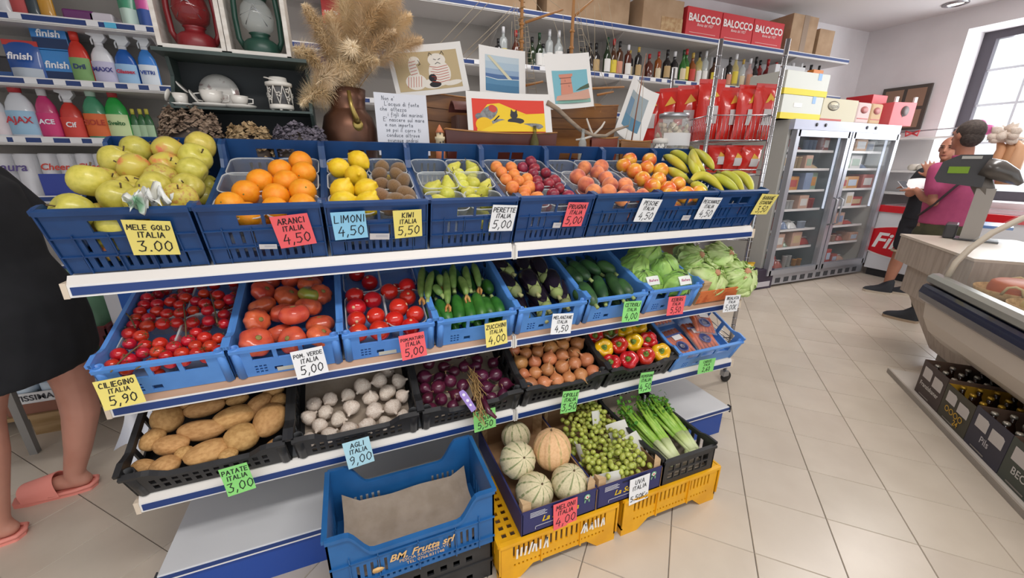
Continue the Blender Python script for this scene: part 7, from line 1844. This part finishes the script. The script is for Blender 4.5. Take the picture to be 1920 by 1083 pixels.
MB().tube([sp(1838, 335, .02), sp(1848, 365, .02)], [.06, .05], 12).build('neck', mat('scale_neck', '#6f6862', .5), sc_)
pn = sp(1850, 436)
MB().bx(sp(1835, 430).x, sp(1900, 430).x, .0, .3, .1, .12).build('weighing_plate', mat('blue_tray', '#5f86c4', .3), sc_)
MB().bx(sp(1770, 430).x, sp(1795, 430).x, .0, .2, .0, .11).build('till_box', SCD, sc_, bevel=.01)
# cheese case: profile swept along the counter direction
case = thing('cheese_case', 'curved glass cheese display case with a navy bumper strip', 'display case', MAB)
CREAMP = mat('case_cream', '#cfc4b8', .4); NAVYS = mat('case_navy', '#20263f', .25, coat=.3); RAILG = mat('case_rail', '#a9aba6', .3, .5)
X0c, X1c = 0.6, 2.84
def sweep(prof, name, mt, closed=False, x0=X0c, x1=X1c):
    n = len(prof); b = MB()
    vs = [(x0, p[0], p[1]) for p in prof] + [(x1, p[0], p[1]) for p in prof]
    m = n if closed else n - 1
    fs = [(i, (i + 1) % n, n + (i + 1) % n, n + i) for i in range(m)]
    b.add(vs, fs, 0, not closed)
    if closed: b.add(vs, [tuple(range(n)), tuple(reversed(range(n, 2 * n)))], 0)
    return b.build(name, mt, case)
belly = [(-3.42, .225), (-3.3, .235), (-3.18, .265), (-3.08, .315), (-3.0, .39), (-2.955, .48), (-2.94, .6)]
sweep(belly + [(-3.42, .6)], 'belly', CREAMP, True, X0c, X1c)
sweep([(-2.93, .585), (-2.915, .6), (-2.905, .64), (-2.915, .68), (-2.93, .695), (-2.99, .695), (-2.99, .585)], 'bumper_strip', NAVYS, True, X0c, X1c + .03)
sweep([(-2.94, .7), (-2.92, .715), (-2.92, .745), (-2.94, .765), (-2.97, .77), (-3.0, .75), (-3.0, .7)], 'front_rail', RAILG, True, X0c, X1c + .02)
sweep([(-3.0, .6), (-3.0, .7), (-3.85, .7), (-3.85, .6)], 'deck', mat('case_deck', '#8f8a84', .4), True)
sweep([(-3.83, .7), (-3.83, 1.25), (-3.86, 1.25), (-3.86, .7)], 'rear_wall', mat('case_rear', '#77726c', .5), True)
gl = [(-2.975, .765), (-2.99, .86), (-3.03, .95), (-3.1, 1.05), (-3.2, 1.14), (-3.32, 1.2), (-3.45, 1.235)]
sweep(gl, 'curved_glass', GLASS)
for x in (X1c - .06, X0c + .5): MB().tube([(x, p[0] + .0, p[1]) for p in gl], .016, 10).build('glass_rib', mat('rib_cream', '#d9cdbb', .4), case)
MB().bx(X0c, X1c, -3.7, -3.4, 1.225, 1.25).build('upper_shelf', mat('upper_glass', '#c9c3b8', .2, alpha=.8), case)
MB().bx(X0c, X1c - .2, -3.75, -3.42, 1.0, 1.012).build('inner_shelf', mat('beige_shelf', '#c9b9a2', .5), case)
MB().bx(X0c, 2.79, -3.8, -3.4, 0, .6).build('base_cabinet', LAM, case)
# cheeses and baskets
WICK = mat('wicker', '#c09c68', .8, col2='#a07c4b', scale=40, bump=.5, bscale=60)
def basket(A_, B_, r, lab):
    t = thing('wicker_basket', lab, 'basket', MAB @ T(A_, B_, .702))
    MB().lathe([(r * .85, 0), (r * .9, .0), (r, .055), (r * .97, .055), (r * .86, .008), (0, .008)], 28).build('bowl', WICK, t)
    for a in (150, 330):
        q = [Vector((r * math.cos(R_(a + d)), r * math.sin(R_(a + d)), z)) for d, z in ((-14, .05), (-9, .09), (0, .1), (9, .09), (14, .05))]
        MB().tube(q, .007, 6).build('loop_handle', mat('cane', '#d5bd8c', .7), t)
    return t
basket(2.63, -3.2, .16, 'round wicker basket under the orange cheese wheel'); basket(2.29, -3.17, .16, 'round wicker basket with a wrapped cheese at its rim')
t = tag(MB().lathe([(0, 0), (.115, 0), (.13, .02), (.133, .05), (.125, .085), (.11, .095), (0, .095)], 32).build('round_cheese', mat('orange_rind', '#c8683a', .5, col2='#b85a30', scale=6), None, MAB @ T(2.61, -3.22, .712)), 'orange rind cheese wheel in the wicker basket', 'cheese')
t = thing('cheese_block', 'tan wedge of hard cheese standing behind the orange wheel', 'cheese', MAB @ T(2.6, -3.48, .702) @ RZ(15))
MB().prism([(-.17, -.1), (.17, -.1), (.16, .12), (-.16, .12)], .17).build('cheese_paste', mat('hard_cheese', '#c79a5c', .6, col2='#b8884a', scale=5), t)
MB().prism([(-.171, -.101), (.171, -.101), (.161, .121), (-.161, .121)], .012, 0, T(0, 0, .17)).build('rind', mat('cheese_rind', '#a87b42', .6), t)
tag(MB().lathe([(0, 0), (.09, 0), (.11, .03), (.1, .07), (.05, .09), (0, .09)], 24, 0, None, lob(6, .04)).build('wrapped_cheese', mat('pale_cheese', '#d9cb8c', .4, col2='#cbbd7a', scale=5), None, MAB @ T(2.3, -3.18, .711)), 'pale yellow cheese in the second wicker basket', 'cheese')
tag(MB().lathe([(0, 0), (.1, 0), (.11, .01), (.11, .09), (.1, .1), (0, .1)], 28).build('round_cheese', mat('yellow_rind', '#d2b05a', .5), None, MAB @ T(2.22, -3.48, .702)), 'yellow cheese wheel behind the second basket', 'cheese')
# ------------------------------------------------------------------ beer cartons on their platform
tag(MB().bx(1.0, 2.96, -3.34, -2.92, 0, .03).bx(1.0, 2.96, -2.93, -2.92, 0, .034, 1).build('platform', [mat('platform_top', '#d3cbc1', .5), mat('platform_edge', '#b7aca0', .6)], None, MAB), 'low beige platform under the beer cartons', 'platform')
AMB = mat('brown_beer_glass', '#2c1a10', .1, coat=.5); CAPM = mat('crown_cap', '#c9c3b6', .3, .6); CAPG = mat('gold_cap', '#caa23c', .3, .6)
bot = MB().lathe([(.028, 0), (.03, .005), (.03, .1), (.022, .135), (.012, .165), (.0115, .2)], 14).mesh('glass', AMB)
capm = MB().lathe([(.0135, .193), (.014, .2), (.012, .207), (0, .208)], 14).mesh('crown_cap', CAPM); capg = MB().lathe([(.0135, .193), (.014, .2), (.012, .207), (0, .208)], 14).mesh('crown_cap', CAPG)
lblm = MB().sheet(lambda u, v: (.0305 * math.sin((u - .5) * 3), -.0305 * math.cos((u - .5) * 3), .03 + .05 * v), 8, 1).mesh('label', flat('#d9cfae'))
def beer(a0, a1, mt, zt, brand, sub, cap, labs, inner, bcol):
    w = a1 - a0; M = MAB @ T((a0 + a1) / 2, -2.955, .031)
    t = thing('beer_carton', labs, 'carton', M)
    h = zt
    # front sheet faces the shop (local -y ... +y side): local y points to the back wall, the shop side is +y
    pw = [(w * .12, w * .45, h * .55, h * .86), (w * .55, w * .9, h * .5, h * .8)]
    MB().panel(w, h, [], .004, (-w / 2, 0, 0), (1, 0, 0), (0, 0, 1), (0, -1, 0)).build('front_panel', mt, t)
    F = Matrix(((-1, 0, 0, 0), (0, 0, 1, .001), (0, 1, 0, 0), (0, 0, 0, 1)))   # x -> -x, y -> z, normal -> +y
    for k, q in enumerate(pw):
        MB().prism([(q[0] - w / 2, q[2]), (q[1] - w / 2, q[2]), (q[1] - w / 2, q[3] - .01), (q[1] - w / 2 - .015, q[3]), (q[0] - w / 2, q[3])], .001, 0, F).build('white_flap', flat('#cdc6c2'), t)
    MB().bx(-w / 2, w / 2, -.38, -.376, 0, h * .92).build('back_panel', inner, t)
    for s in (-1, 1): MB().bx(s * w / 2 - .003, s * w / 2 + .003, -.376, -.004, 0, h * 1.0).build('side_panel', inner, t)
    MB().bx(-w / 2, w / 2, -.376, -.004, 0, .004).build('carton_base', inner, t)
    printed('lettering', brand, min(.05, w * .9 / max(4, len(brand)) * 2.0), flat(bcol), t, F @ T(0, h * .36, .0015), bold=.0006)
    if sub: printed('lettering', sub, .045, flat('#d2a52f'), t, F @ T(w * .15, h * .17, .0015), bold=.001)
    MB().prism([(-w * .3, h * .05), (w * .1, h * .05), (w * .1, h * .08), (-w * .3, h * .08)], .001, 0, F).build('small_print', flat('#8f8880'), t)
    for i in range(3):
        for j in range(5):
            o = inst(None, 'beer_bottle', M @ T(-w / 2 + w * (i + .5) / 3, -.045 - .07 * j, .005))
            tag(o, '%s capped brown beer bottle in the %s' % ('gold' if cap is capg else 'pale', labs.split(' on')[0].split(' at')[0].split(' next')[0]), 'bottle', 'beer bottles in the ' + labs.split(' on')[0])
            inst(bot, 'glass', None, o); inst(cap, 'crown_cap', None, o); inst(lblm, 'label', RZ(180), o)
DKB = mat('dark_brown_card', '#4c3f3c', .6); DKG = mat('dark_olive_card', '#4a463a', .6); DKN = mat('dark_navy_card', '#3d3b48', .6); DKE = mat('dark_green_card', '#4b5048', .6)
beer(2.40, 2.665, DKB, .222, 'Franziskaner', None, capm, 'dark brown beer carton on the platform', mat('carton_inside', '#6b5446', .8), '#d9d5d0')
beer(2.14, 2.395, DKG, .2, 'OOOO', '24', capg, 'olive beer carton with gold marks on the platform', mat('carton_gold', '#c99a2c', .6), '#caa030')
beer(1.875, 2.135, DKN, .215, 'Pils', None, capm, 'navy beer carton with white flaps on the platform', mat('carton_inside'  , '#6b5446'), '#c9c5c8')
beer(1.6, 1.87, DKE, .215, "BECK'S", None, capm, "green grey beer carton at the platform end", mat('carton_inside', '#6b5446'), '#d0cdc8')
beer(1.33, 1.595, DKB, .215, 'Weissbier', None, capm, 'brown beer carton next to the green grey one', mat('carton_inside', '#6b5446'), '#d0cdc8')
# ------------------------------------------------------------------ people
SKIN = mat('skin_tan', '#b87f66', .5, col2='#a9705a', scale=5, sss=.1)
SKIN2 = mat('skin_legs', '#cf9480', .5, col2='#c28672', scale=5, sss=.1)
def remesh(o, vox, it=6):
    m = o.modifiers.new('remesh', 'REMESH'); m.mode = 'VOXEL'; m.voxel_size = vox; m.use_smooth_shade = True
    s = o.modifiers.new('smooth', 'SMOOTH'); s.factor = .5; s.iterations = it
    return o
def limb(b, pts, rs, n=12): 
    b.tube(pts, rs, n)
    for p, r in zip(pts, rs): b.ball(r * .99, n, 8, 0, T(p))
def torso(b, levels, n=20):
    """levels: (centre, half width, half depth)"""
    vs = []; fs = []
    for c, w, d in levels:
        for i in range(n):
            a = 6.2832 * i / n
            vs.append((c[0] + w * math.cos(a), c[1] + d * math.sin(a), c[2]))
    for j in range(len(levels) - 1):
        for i in range(n): fs.append((j * n + i, j * n + (i + 1) % n, (j + 1) * n + (i + 1) % n, (j + 1) * n + i))
    fs.append(tuple(reversed(range(n)))); fs.append(tuple((len(levels) - 1) * n + i for i in range(n)))
    b.add(vs, fs, 0, True)
def hand(b, wrist, d, up, s=1.0, curl=.5, spread=.25):
    """palm and five separate bent fingers; d = pointing direction, up = back of the hand"""
    d = Vector(d).normalized(); up = Vector(up); up = (up - d * up.dot(d)).normalized(); sd = d.cross(up)
    w = Vector(wrist)
    for k in range(4):
        o = (k - 1.5) * .02 * s
        b.tube([w + sd * o * .6, w + d * .045 * s + sd * o, w + d * .085 * s + sd * o], [.016 * s, .015 * s, .0115 * s], 8)
        ln = (.07, .08, .075, .058)[k] * s
        p0 = w + d * .085 * s + sd * o; d1 = (d + sd * (k - 1.5) * spread * .3 - up * curl * .3).normalized()
        p1 = p0 + d1 * ln * .45; d2 = (d1 - up * curl).normalized(); p2 = p1 + d2 * ln * .32; d3 = (d2 - up * curl).normalized(); p3 = p2 + d3 * ln * .25
        b.tube([p0, p1, p2, p3], [.0105 * s, .0098 * s, .009 * s, .007 * s], 8); b.ball(.0072 * s, 8, 6, 0, T(p3))
    t0 = w + d * .025 * s - sd * .03 * s; td = (d * .7 - sd * .7 - up * .2).normalized(); t1 = t0 + td * .045 * s; t2 = t1 + (td + d * .5).normalized() * .032 * s
    b.tube([w + d * .015 * s - sd * .012 * s, t0, t1, t2], [.017 * s, .015 * s, .0115 * s, .008 * s], 8)
def head_mesh(b, c, fwd, r=.1):
    """egg shaped head with nose, brow, chin and ears; fwd is a horizontal direction"""
    f = Vector(fwd).normalized(); s = Vector((-f.y, f.x, 0))
    M = Matrix(((s.x, f.x, 0, c[0]), (s.y, f.y, 0, c[1]), (0, 0, 1, c[2]), (0, 0, 0, 1)))   # x side, y forward
    b.ball(1, 18, 14, 0, M @ T(0, -.008, .025) @ SCL(.076, .094, .092))
    b.ball(1, 16, 12, 0, M @ T(0, .022, -.04) @ SCL(.058, .066, .078))
    b.tube([M @ Vector(q) for q in ((0, .083, .02), (0, .098, -.008), (0, .104, -.024), (0, .085, -.032))], [.009, .011, .0135, .011], 8)
    for k in (-1, 1):
        b.ball(1, 10, 8, 0, M @ T(k * .077, -.006, -.004) @ SCL(.009, .02, .032))
        b.ball(1, 8, 6, 0, M @ T(k * .03, .08, .03) @ SCL(.024, .012, .008))
    b.ball(1, 8, 6, 0, M @ T(0, .082, -.058) @ SCL(.026, .01, .01)); b.ball(1, 10, 8, 0, M @ T(0, .07, -.09) @ SCL(.026, .022, .02))
    return M
def face(M, parent):
    for k in (-1, 1):
        MB().ball(1, 8, 6, 0, M @ T(k * .03, .0865, .012) @ SCL(.012, .006, .006)).build('eye', flat('#3a2a22'), parent)
        MB().ball(1, 8, 6, 0, M @ T(k * .031, .088, .032) @ SCL(.02, .006, .0045)).build('eyebrow', flat('#5b4a40'), parent)
    MB().ball(1, 10, 6, 0, M @ T(0, .091, -.062) @ SCL(.024, .005, .005)).build('mouth', flat('#8a4a44'), parent)
def frame_p(x, y):
    d = Vector((x - CAM.x, y - CAM.y, 0)).normalized()
    return T(x, y, 0) @ RZ(math.degrees(math.atan2(d.y, d.x)) - 90)
def shoe(parent, heel, toe, w, mt, sole, h=.15):
    heel, toe = Vector(heel), Vector(toe); d = toe - heel; L = d.length; d.normalize(); s = Vector((-d.y, d.x, 0))
    def P(t, q, z): return heel + d * (t * L) + s * (q * w * (.5 + .22 * math.sin(math.pi * min(1, t * .9 + .1)))) + Vector((0, 0, z))
    n = 14
    top = [.085, .1, .1, .095, .085, .07, .06, .05, .045, .04, .037, .034, .03, .026, .018]
    b = MB()
    vs = []; fs = []; m = 12
    for i in range(n + 1):
        t = i / n; e = .55 if i in (0, n) else 1
        for k in range(m):
            a = math.pi * k / (m - 1)
            vs.append(P(t, math.cos(a) * e, .018 + (top[i] * h / .085 - .018) * max(0, math.sin(a)) ** .7))
    for i in range(n):
        for k in range(m - 1): fs.append((i * m + k, i * m + k + 1, (i + 1) * m + k + 1, (i + 1) * m + k))
    fs.append(tuple(range(m))); fs.append(tuple(reversed([n * m + k for k in range(m)])))
    b.add(vs, fs, 0, True); o = b.build('shoe', mt, parent)
    pl = [P(i / n, 1.05 if 0 < i < n else .6, 0) for i in range(n + 1)] + [P(i / n, -1.05 if 0 < i < n else -.6, 0) for i in range(n, -1, -1)]
    MB().prism([(p.x, p.y) for p in pl], .024).build('sole', sole, o)
DARK = mat('dark_shoe', '#2b2d33', .7); SOLEB = mat('tan_sole', '#b09a82', .7)
# --- man in a pink polo, seen from behind on his left
F1 = frame_p(5.6, .5)
p1 = thing('person', 'man in a pink polo shirt and olive trousers reading a phone at the counter', 'person', F1)
b = MB()
hc = (-.035, 0, 1.655)
limb(b, [(0.0, 0, 1.42), (-.02, 0, 1.56)], [.06, .058])
hm_ = head_mesh(b, hc, (-.75, .66, 0))
torso(b, [((0, 0, .85), .15, .11), ((0, 0, 1.0), .15, .11), ((0, 0, 1.2), .17, .12), ((0, 0, 1.36), .18, .11), ((0, 0, 1.45), .1, .07)])
limb(b, [(-.13, -.05, 1.38), (-.12, -.09, 1.2), (-.1, -.1, 1.11), (-.17, -.02, 1.14), (-.24, .06, 1.2)], [.05, .045, .042, .038, .027])
hand(b, (-.24, .06, 1.2), (-.8, .5, .25), (0, -.3, 1), 1.0, .55)
limb(b, [(.15, .05, 1.38), (.15, .16, 1.2), (.1, .2, 1.12), (-.03, .22, 1.17), (-.13, .2, 1.22)], [.05, .045, .042, .036, .026])
hand(b, (-.13, .2, 1.22), (-.9, -.1, .2), (0, 0, 1), 1.0, .6)
for sx, dx, dy in ((-.08, .1, -.05), (.08, .06, .08)):
    limb(b, [(sx, 0, .9), (sx + dx * .4, dy, .5), (sx + dx, dy * 1.2, .3), (sx + dx, dy * 1.2, .08)], [.085, .06, .055, .036])
remesh(b.build('body', SKIN, p1), .008)
PINK = mat('pink_cotton', '#b84f78', .85, col2='#aa4670', scale=9, bump=.3, bscale=30)
b = MB()
torso(b, [((0, 0, .915), .165, .125), ((0, 0, 1.0), .165, .125), ((0, 0, 1.2), .185, .135), ((0, 0, 1.36), .195, .125), ((0, 0, 1.44), .13, .085), ((0, 0, 1.48), .075, .068)])
limb(b, [(-.14, -.05, 1.38), (-.125, -.09, 1.22)], [.065, .065]); limb(b, [(.15, .05, 1.38), (.15, .16, 1.22)], [.065, .065])
remesh(b.build('polo_shirt', PINK, p1), .009)
MB().lathe([(.074, 0), (.078, .03), (.07, .035)], 20, 0, T(-.005, 0, 1.465)).build('collar', PINK, p1)
b = MB(); KHAKI = mat('olive_shorts', '#4c4a34', .85, col2='#3d3c2c', scale=14)
torso(b, [((0, 0, .78), .17, .13), ((0, 0, .95), .155, .12)])
for sx in (-.085, .085): limb(b, [(sx, 0, .82), ((.11 if sx > 0 else -.035), .08 if sx > 0 else -.05, .48), ((.14 if sx > 0 else .025), .1 if sx > 0 else -.06, .17)], [.1, .076, .056])
remesh(b.build('trousers', KHAKI, p1), .009)
HAIRD = mat('dark_hair', '#3a302c', .8, col2='#4a3f3a', scale=60, bump=.6, bscale=90)
MB().ball(1, 18, 12, 0, hm_ @ T(0, -.022, .034) @ SCL(.083, .095, .093)).ball(1, 16, 10, 0, hm_ @ T(0, -.045, -.01) @ SCL(.077, .066, .085)).build('hair', HAIRD, p1)
shoe(p1, (.06, -.06, 0), (-.2, -.04, 0), .1, DARK, SOLEB); shoe(p1, (.2, .1, 0), (-.04, .14, 0), .1, DARK, SOLEB)
MB().tube([(.12, -.1, 1.42), (.0, -.145, 1.25), (-.1, -.13, 1.08), (-.17, -.06, .98)], .009, 6).build('bag_strap', flat('#3b2f34'), p1)
ph = thing('phone', 'pale smartphone held by the man in the pink polo', 'phone', F1 @ T(-.33, .11, 1.235) @ RZ(30) @ RX(25))
MB().bx(-.035, .035, -.07, .07, 0, .008).build('phone_case', flat('#d5d2d6', .3), ph, bevel=.003); MB().bx(-.032, .032, -.066, .066, .008, .0085).build('screen', flat('#30343c', .15), ph)
pp_ = on(F1, 1730, 348, .12, 1)
tag(MB().sheet(lambda u, v: ((u - .5) * .22, (v - .5) * .16, .015 * math.sin(u * 4) + .02 * v), 8, 6, th=.001).build('white_paper', flat('#ebe9ea', .8), None, F1 @ T(pp_) @ RX(25)), 'white paper held in the arm of the man in pink', 'paper')
# --- man in black
F2 = frame_p(6.35, 1.1)
p2 = thing('person', 'bald man in a black shirt and black shorts with a raised hand', 'person', F2)
b = MB()
h2 = (.17, 0, 1.575)
limb(b, [(.19, .02, 1.4), (.18, .01, 1.5)], [.06, .056])
hm2 = head_mesh(b, h2, (-.35, -.93, 0))
torso(b, [((.14, 0, .85), .15, .11), ((.15, 0, 1.0), .15, .12), ((.17, 0, 1.2), .17, .12), ((.19, 0, 1.33), .18, .11), ((.19, 0, 1.4), .1, .07)])
limb(b, [(.04, -.02, 1.34), (-.01, -.06, 1.2), (-.02, -.1, 1.13), (.05, -.17, 1.2), (.1, -.19, 1.3)], [.05, .044, .042, .036, .027])
hand(b, (.1, -.19, 1.3), (-.35, -.1, .9), (.2, -.9, -.1), 1.05, .25, .5)
limb(b, [(.34, .02, 1.34), (.38, -.06, 1.15), (.37, -.12, 1.08), (.26, -.2, 1.1)], [.05, .044, .042, .03])
hand(b, (.26, -.2, 1.1), (-.9, -.3, .1), (0, 0, 1), 1.0, .6)
for sx, kx, fx, dy in ((.07, .05, .02, -.02), (.23, .24, .22, .12)):
    limb(b, [(sx, 0, .9), (kx, dy, .5), (kx - .01, dy + .02, .32), (fx, dy + .03, .08)], [.085, .06, .058, .036])
remesh(b.build('body', SKIN, p2), .008)
face(hm2, p2)
MB().ball(1, 16, 10, 0, hm2 @ T(0, -.035, .0) @ SCL(.08, .07, .06)).build('cropped_hair', mat('grey_stubble', '#8a7468', .9), p2)
BLK = mat('black_cotton', '#1c1c22', .85, col2='#23232a', scale=9)
b = MB()
torso(b, [((.14, 0, .86), .17, .135), ((.15, 0, 1.0), .17, .135), ((.17, 0, 1.2), .185, .135), ((.19, 0, 1.33), .195, .125), ((.19, 0, 1.39), .13, .085), ((.19, .01, 1.42), .075, .066)])
limb(b, [(.035, -.02, 1.33), (-.01, -.06, 1.22)], [.066, .064]); limb(b, [(.345, .02, 1.33), (.38, -.05, 1.18)], [.066, .064])
remesh(b.build('t_shirt', BLK, p2), .009)
b = MB()
torso(b, [((.14, 0, .78), .17, .13), ((.14, 0, .95), .165, .13)])
for sx, dy in ((.065, -.02), (.23, .08)): limb(b, [(sx, 0, .82), (sx - .01, dy, .58)], [.1, .09])
remesh(b.build('shorts', BLK, p2), .009)
for sx, dy in ((.055, -.02), (.22, .085)): MB().lathe([(.09, 0), (.093, .018), (.08, .018)], 20, 0, T(sx, dy, .495)).build('shorts_hem', flat('#b5a68e', .85), p2)
MB().lathe([(.031, 0), (.033, .012), (.031, .024)], 16, 0, T(.085, -.188, 1.265)).build('wrist_watch', flat('#26262a'), p2)
SOLEW = mat('pale_sole', '#c9bba8', .7)
shoe(p2, (.08, .0, 0), (-.17, -.04, 0), .1, DARK, SOLEW); shoe(p2, (.27, .14, 0), (.05, .08, 0), .1, DARK, SOLEW)
# --- woman in a black dress at the end of the shelving, walking away to the left
p3 = thing('person', 'woman in a black dress and coral slides beside the end of the shelving', 'person', T(-.5, .63, 0))
b = MB()
torso(b, [((.02, 0, .8), .12, .17), ((.03, 0, .95), .13, .17), ((.0, 0, 1.1), .105, .14), ((-.02, 0, 1.25), .11, .16), ((-.02, 0, 1.36), .1, .17), ((-.03, 0, 1.42), .06, .1)])
limb(b, [(-.03, 0, 1.4), (-.05, 0, 1.5)], [.055, .05])
hm3 = head_mesh(b, (-.08, 0, 1.6), (-1, 0, 0))
for sy_ in (-1, 1):
    limb(b, [(-.03, sy_ * .17, 1.36), (-.0, sy_ * .21, 1.12), (-.03, sy_ * .21, 1.08), (-.2, sy_ * .17, 1.03)], [.042, .036, .034, .024])
    hand(b, (-.2, sy_ * .17, 1.03), (-1, 0, .1), (0, 0, 1), .92, .5)
limb(b, [(.0, .08, .86), (.035, .1, .6), (.03, .1, .5), (.02, .1, .38), (-.035, .1, .2), (-.075, .1, .09), (-.07, .1, .05)], [.09, .074, .062, .062, .046, .036, .036])
limb(b, [(-.03, -.08, .86), (-.12, -.1, .6), (-.14, -.1, .5), (-.155, -.11, .38), (-.185, -.12, .2), (-.2, -.125, .09), (-.195, -.125, .05)], [.09, .072, .06, .06, .045, .036, .036])
for x0, y0 in ((-.075, .1), (-.2, -.125)):
    limb(b, [(x0 + .02, y0, .045), (x0 - .06, y0 + .002, .05), (x0 - .13, y0 + .004, .042)], [.032, .034, .03])
    for k in range(5): b.tube([(x0 - .13, y0 + (k - 2) * .016, .04), (x0 - .165 + .008 * abs(k - 1.5), y0 + (k - 2) * .018, .036)], [.013, .011 if k else .012], 7)
remesh(b.build('body', SKIN2, p3), .008)
face(hm3, p3)
DRESS = mat('black_dress', '#16161a', .9, col2='#1c1c20', scale=12)
b = MB()
torso(b, [((-.07, -.01, .66), .235, .265), ((-.05, 0, .7), .23, .26), ((-.01, 0, .82), .2, .225), ((.02, 0, .93), .165, .2), ((.0, 0, 1.08), .13, .16), ((-.01, 0, 1.22), .135, .18), ((-.02, 0, 1.34), .125, .19), ((-.03, 0, 1.4), .075, .12)])
for sy_ in (-1, 1): limb(b, [(-.03, sy_ * .17, 1.36), (.03, sy_ * .21, 1.22)], [.06, .062])
remesh(b.build('dress', DRESS, p3), .01)
MB().ball(1, 18, 12, 0, hm3 @ T(0, -.025, .03) @ SCL(.09, .1, .1)).ball(1, 14, 10, 0, hm3 @ T(0, -.07, -.06) @ SCL(.075, .05, .12)).build('hair', HAIRD, p3)
CORAL = mat('coral_foam', '#f79a8c', .6)
for k, (x0, y0) in enumerate(((-.075, .1), (-.2, -.125))):
    t = thing('slide_sandal', ('coral foam slide on the foot nearer the wall shelves', 'coral foam slide on the foot nearer the potato crate')[k], 'sandal', T(-.5 + x0, .63 + y0, 0))
    pl = [(.06, 0), (.05, .03), (.0, .042), (-.08, .045), (-.15, .052), (-.2, .045), (-.215, 0), (-.2, -.045), (-.15, -.052), (-.08, -.045), (.0, -.042), (.05, -.03)]
    MB().prism(pl, .022).build('sole', CORAL, t, bevel=.005)
    rim = [(p[0] * 1.0, p[1] * 1.03, .024) for p in pl]
    MB().tube(rim[9:] + rim[:4], .009, 6).build('heel_rim', CORAL, t)
    MB().sheet(lambda u, v: (-.045 - .12 * v - .02 * math.sin(math.pi * u), .054 * math.cos(math.pi * u), .02 + (.085 - .03 * v) * math.sin(math.pi * u) ** .7), 16, 6, th=.004).build('strap', CORAL, t)
# ------------------------------------------------------------------ floor things at the left end
WPK = mat('pallet_wood', '#a98a63', .85, col2='#8f7048', scale=5, stretch=(1, 7, 7))
pal = thing('pallet', 'worn wooden pallet under the water packs behind the woman', 'pallet', T(-.95, 1.75, 0) @ SCL(1.25, 1, 1))
for k in range(6): MB().bx(-.4, .4, -.45 + k * .17, -.45 + k * .17 + .12, .1, .12).build('slat', WPK, pal)
for x in (-.35, 0, .35): MB().bx(x - .05, x + .05, -.45, .52, .0, .1).build('bearer', WPK, pal)
PET = mat('water_bottle', '#b9d3e6', .1, alpha=.45)
wb = MB().lathe([(.04, 0), (.044, .01), (.044, .2), (.04, .22), (.02, .28), (.014, .3), (.014, .31)], 14).mesh('bottle_body', PET)
wc = MB().lathe([(.016, .3), (.016, .32), (0, .32)], 10).mesh('bottle_cap', flat('#3f6fc0'))
wl = MB().lathe([(.0447, .09), (.0447, .16)], 14).mesh('label', flat('#c9d6e2'))
for k in range(7):
    for j in range(3):
        o = thing('water_bottle', 'clear water bottle in the pack on the wooden pallet', 'bottle', T(-.62 - .1 * k, 1.38 + .1 * j, .121), 'water bottles on the pallet')
        inst(wb, 'bottle_body', None, o); inst(wc, 'bottle_cap', None, o); inst(wl, 'label', None, o)
t = tag(MB().bx(0, .2, 0, .005, 0, .12).build('pack_card', flat('#dfdede'), None, T(at(25, 800, y=1.32).x, 1.32, .122)), 'white printed card front of the water pack', 'card')
printed('lettering', 'LEVISSIMA', .045, flat('#3a3a40'), t, T(.1, -.002, .09) @ RX(90), bold=.001)
MB().bx(0, .2, -.003, 0, .0, .06).build('brown_print', flat('#8a5a48'), t)
# dark red crate, green sack and white bag seen past the shelving end
t = crate('red_crate', 'dark red plastic crate behind the cherry tomato crate', T(at(160, 640, y=1.3).x, 1.15, .421), .34, .3, mat('dark_red_plastic', '#5d1c22', .5), (.2, slits(.05, .35, 7, .05, .15, .4)), (.2, []), (.2, slits(.04, .26, 5, .05, .15, .4)))
t = thing('low_table', 'low grey table under the dark red crate', 'table', T(at(160, 640, y=1.3).x, 1.3, 0))
MB().bx(-.25, .5, -.2, .22, .39, .42).build('table_top', flat('#8d8a86'), t)
for x in (-.25, .47):
    for y in (-.2, .19): MB().bx(x, x + .03, y, y + .03, 0, .39).build('leg', flat('#8d8a86'), t)
gs = at(190, 590, y=1.35)
tag(MB().lathe([(.15, 0), (.17, .06), (.16, .25), (.11, .36), (.05, .42), (.07, .46), (0, .46)], 20, 0, None, lambda a, r, z: (r * (1 + .05 * math.sin(5 * a + z * 20)), z)).build('green_sack', mat('green_sack', '#6b9478', .6, col2='#5c8469', scale=6), None, T(at(160, 640, y=1.3).x, 1.3, .427)), 'soft green sack standing in the dark red crate beside the woman', 'sack')
t = thing('paper_bag', 'white and blue paper bag beyond the cherry tomatoes', 'bag', T(at(250, 600, y=1.2).x, 1.2, .421))
MB().bx(-.09, .1, 0, .1, 0, .42).build('bag_body', flat('#dfe2ea'), t, bevel=.01); MB().bx(-.03, .1, -.002, 0, .05, .4).build('blue_print', flat('#2f66c4'), t)
# white carrier bag hanging at the potato crate
cb = [at(u, v, y=.26) for u, v in ((213, 845), (252, 875), (285, 770), (232, 770))]
def f(u, v):
    p = cb[0].lerp(cb[1], u).lerp(cb[3].lerp(cb[2], u), v)
    return p + Vector((0, .03 * math.sin(u * 6 + v * 3) + .05 * math.sin(math.pi * u), 0))
tag(MB().sheet(f, 10, 10).build('carrier_bag', mat('white_film', '#e6e8f0', .35), None, None), 'white plastic carrier bag hanging from the shelving end by the potatoes', 'bag')
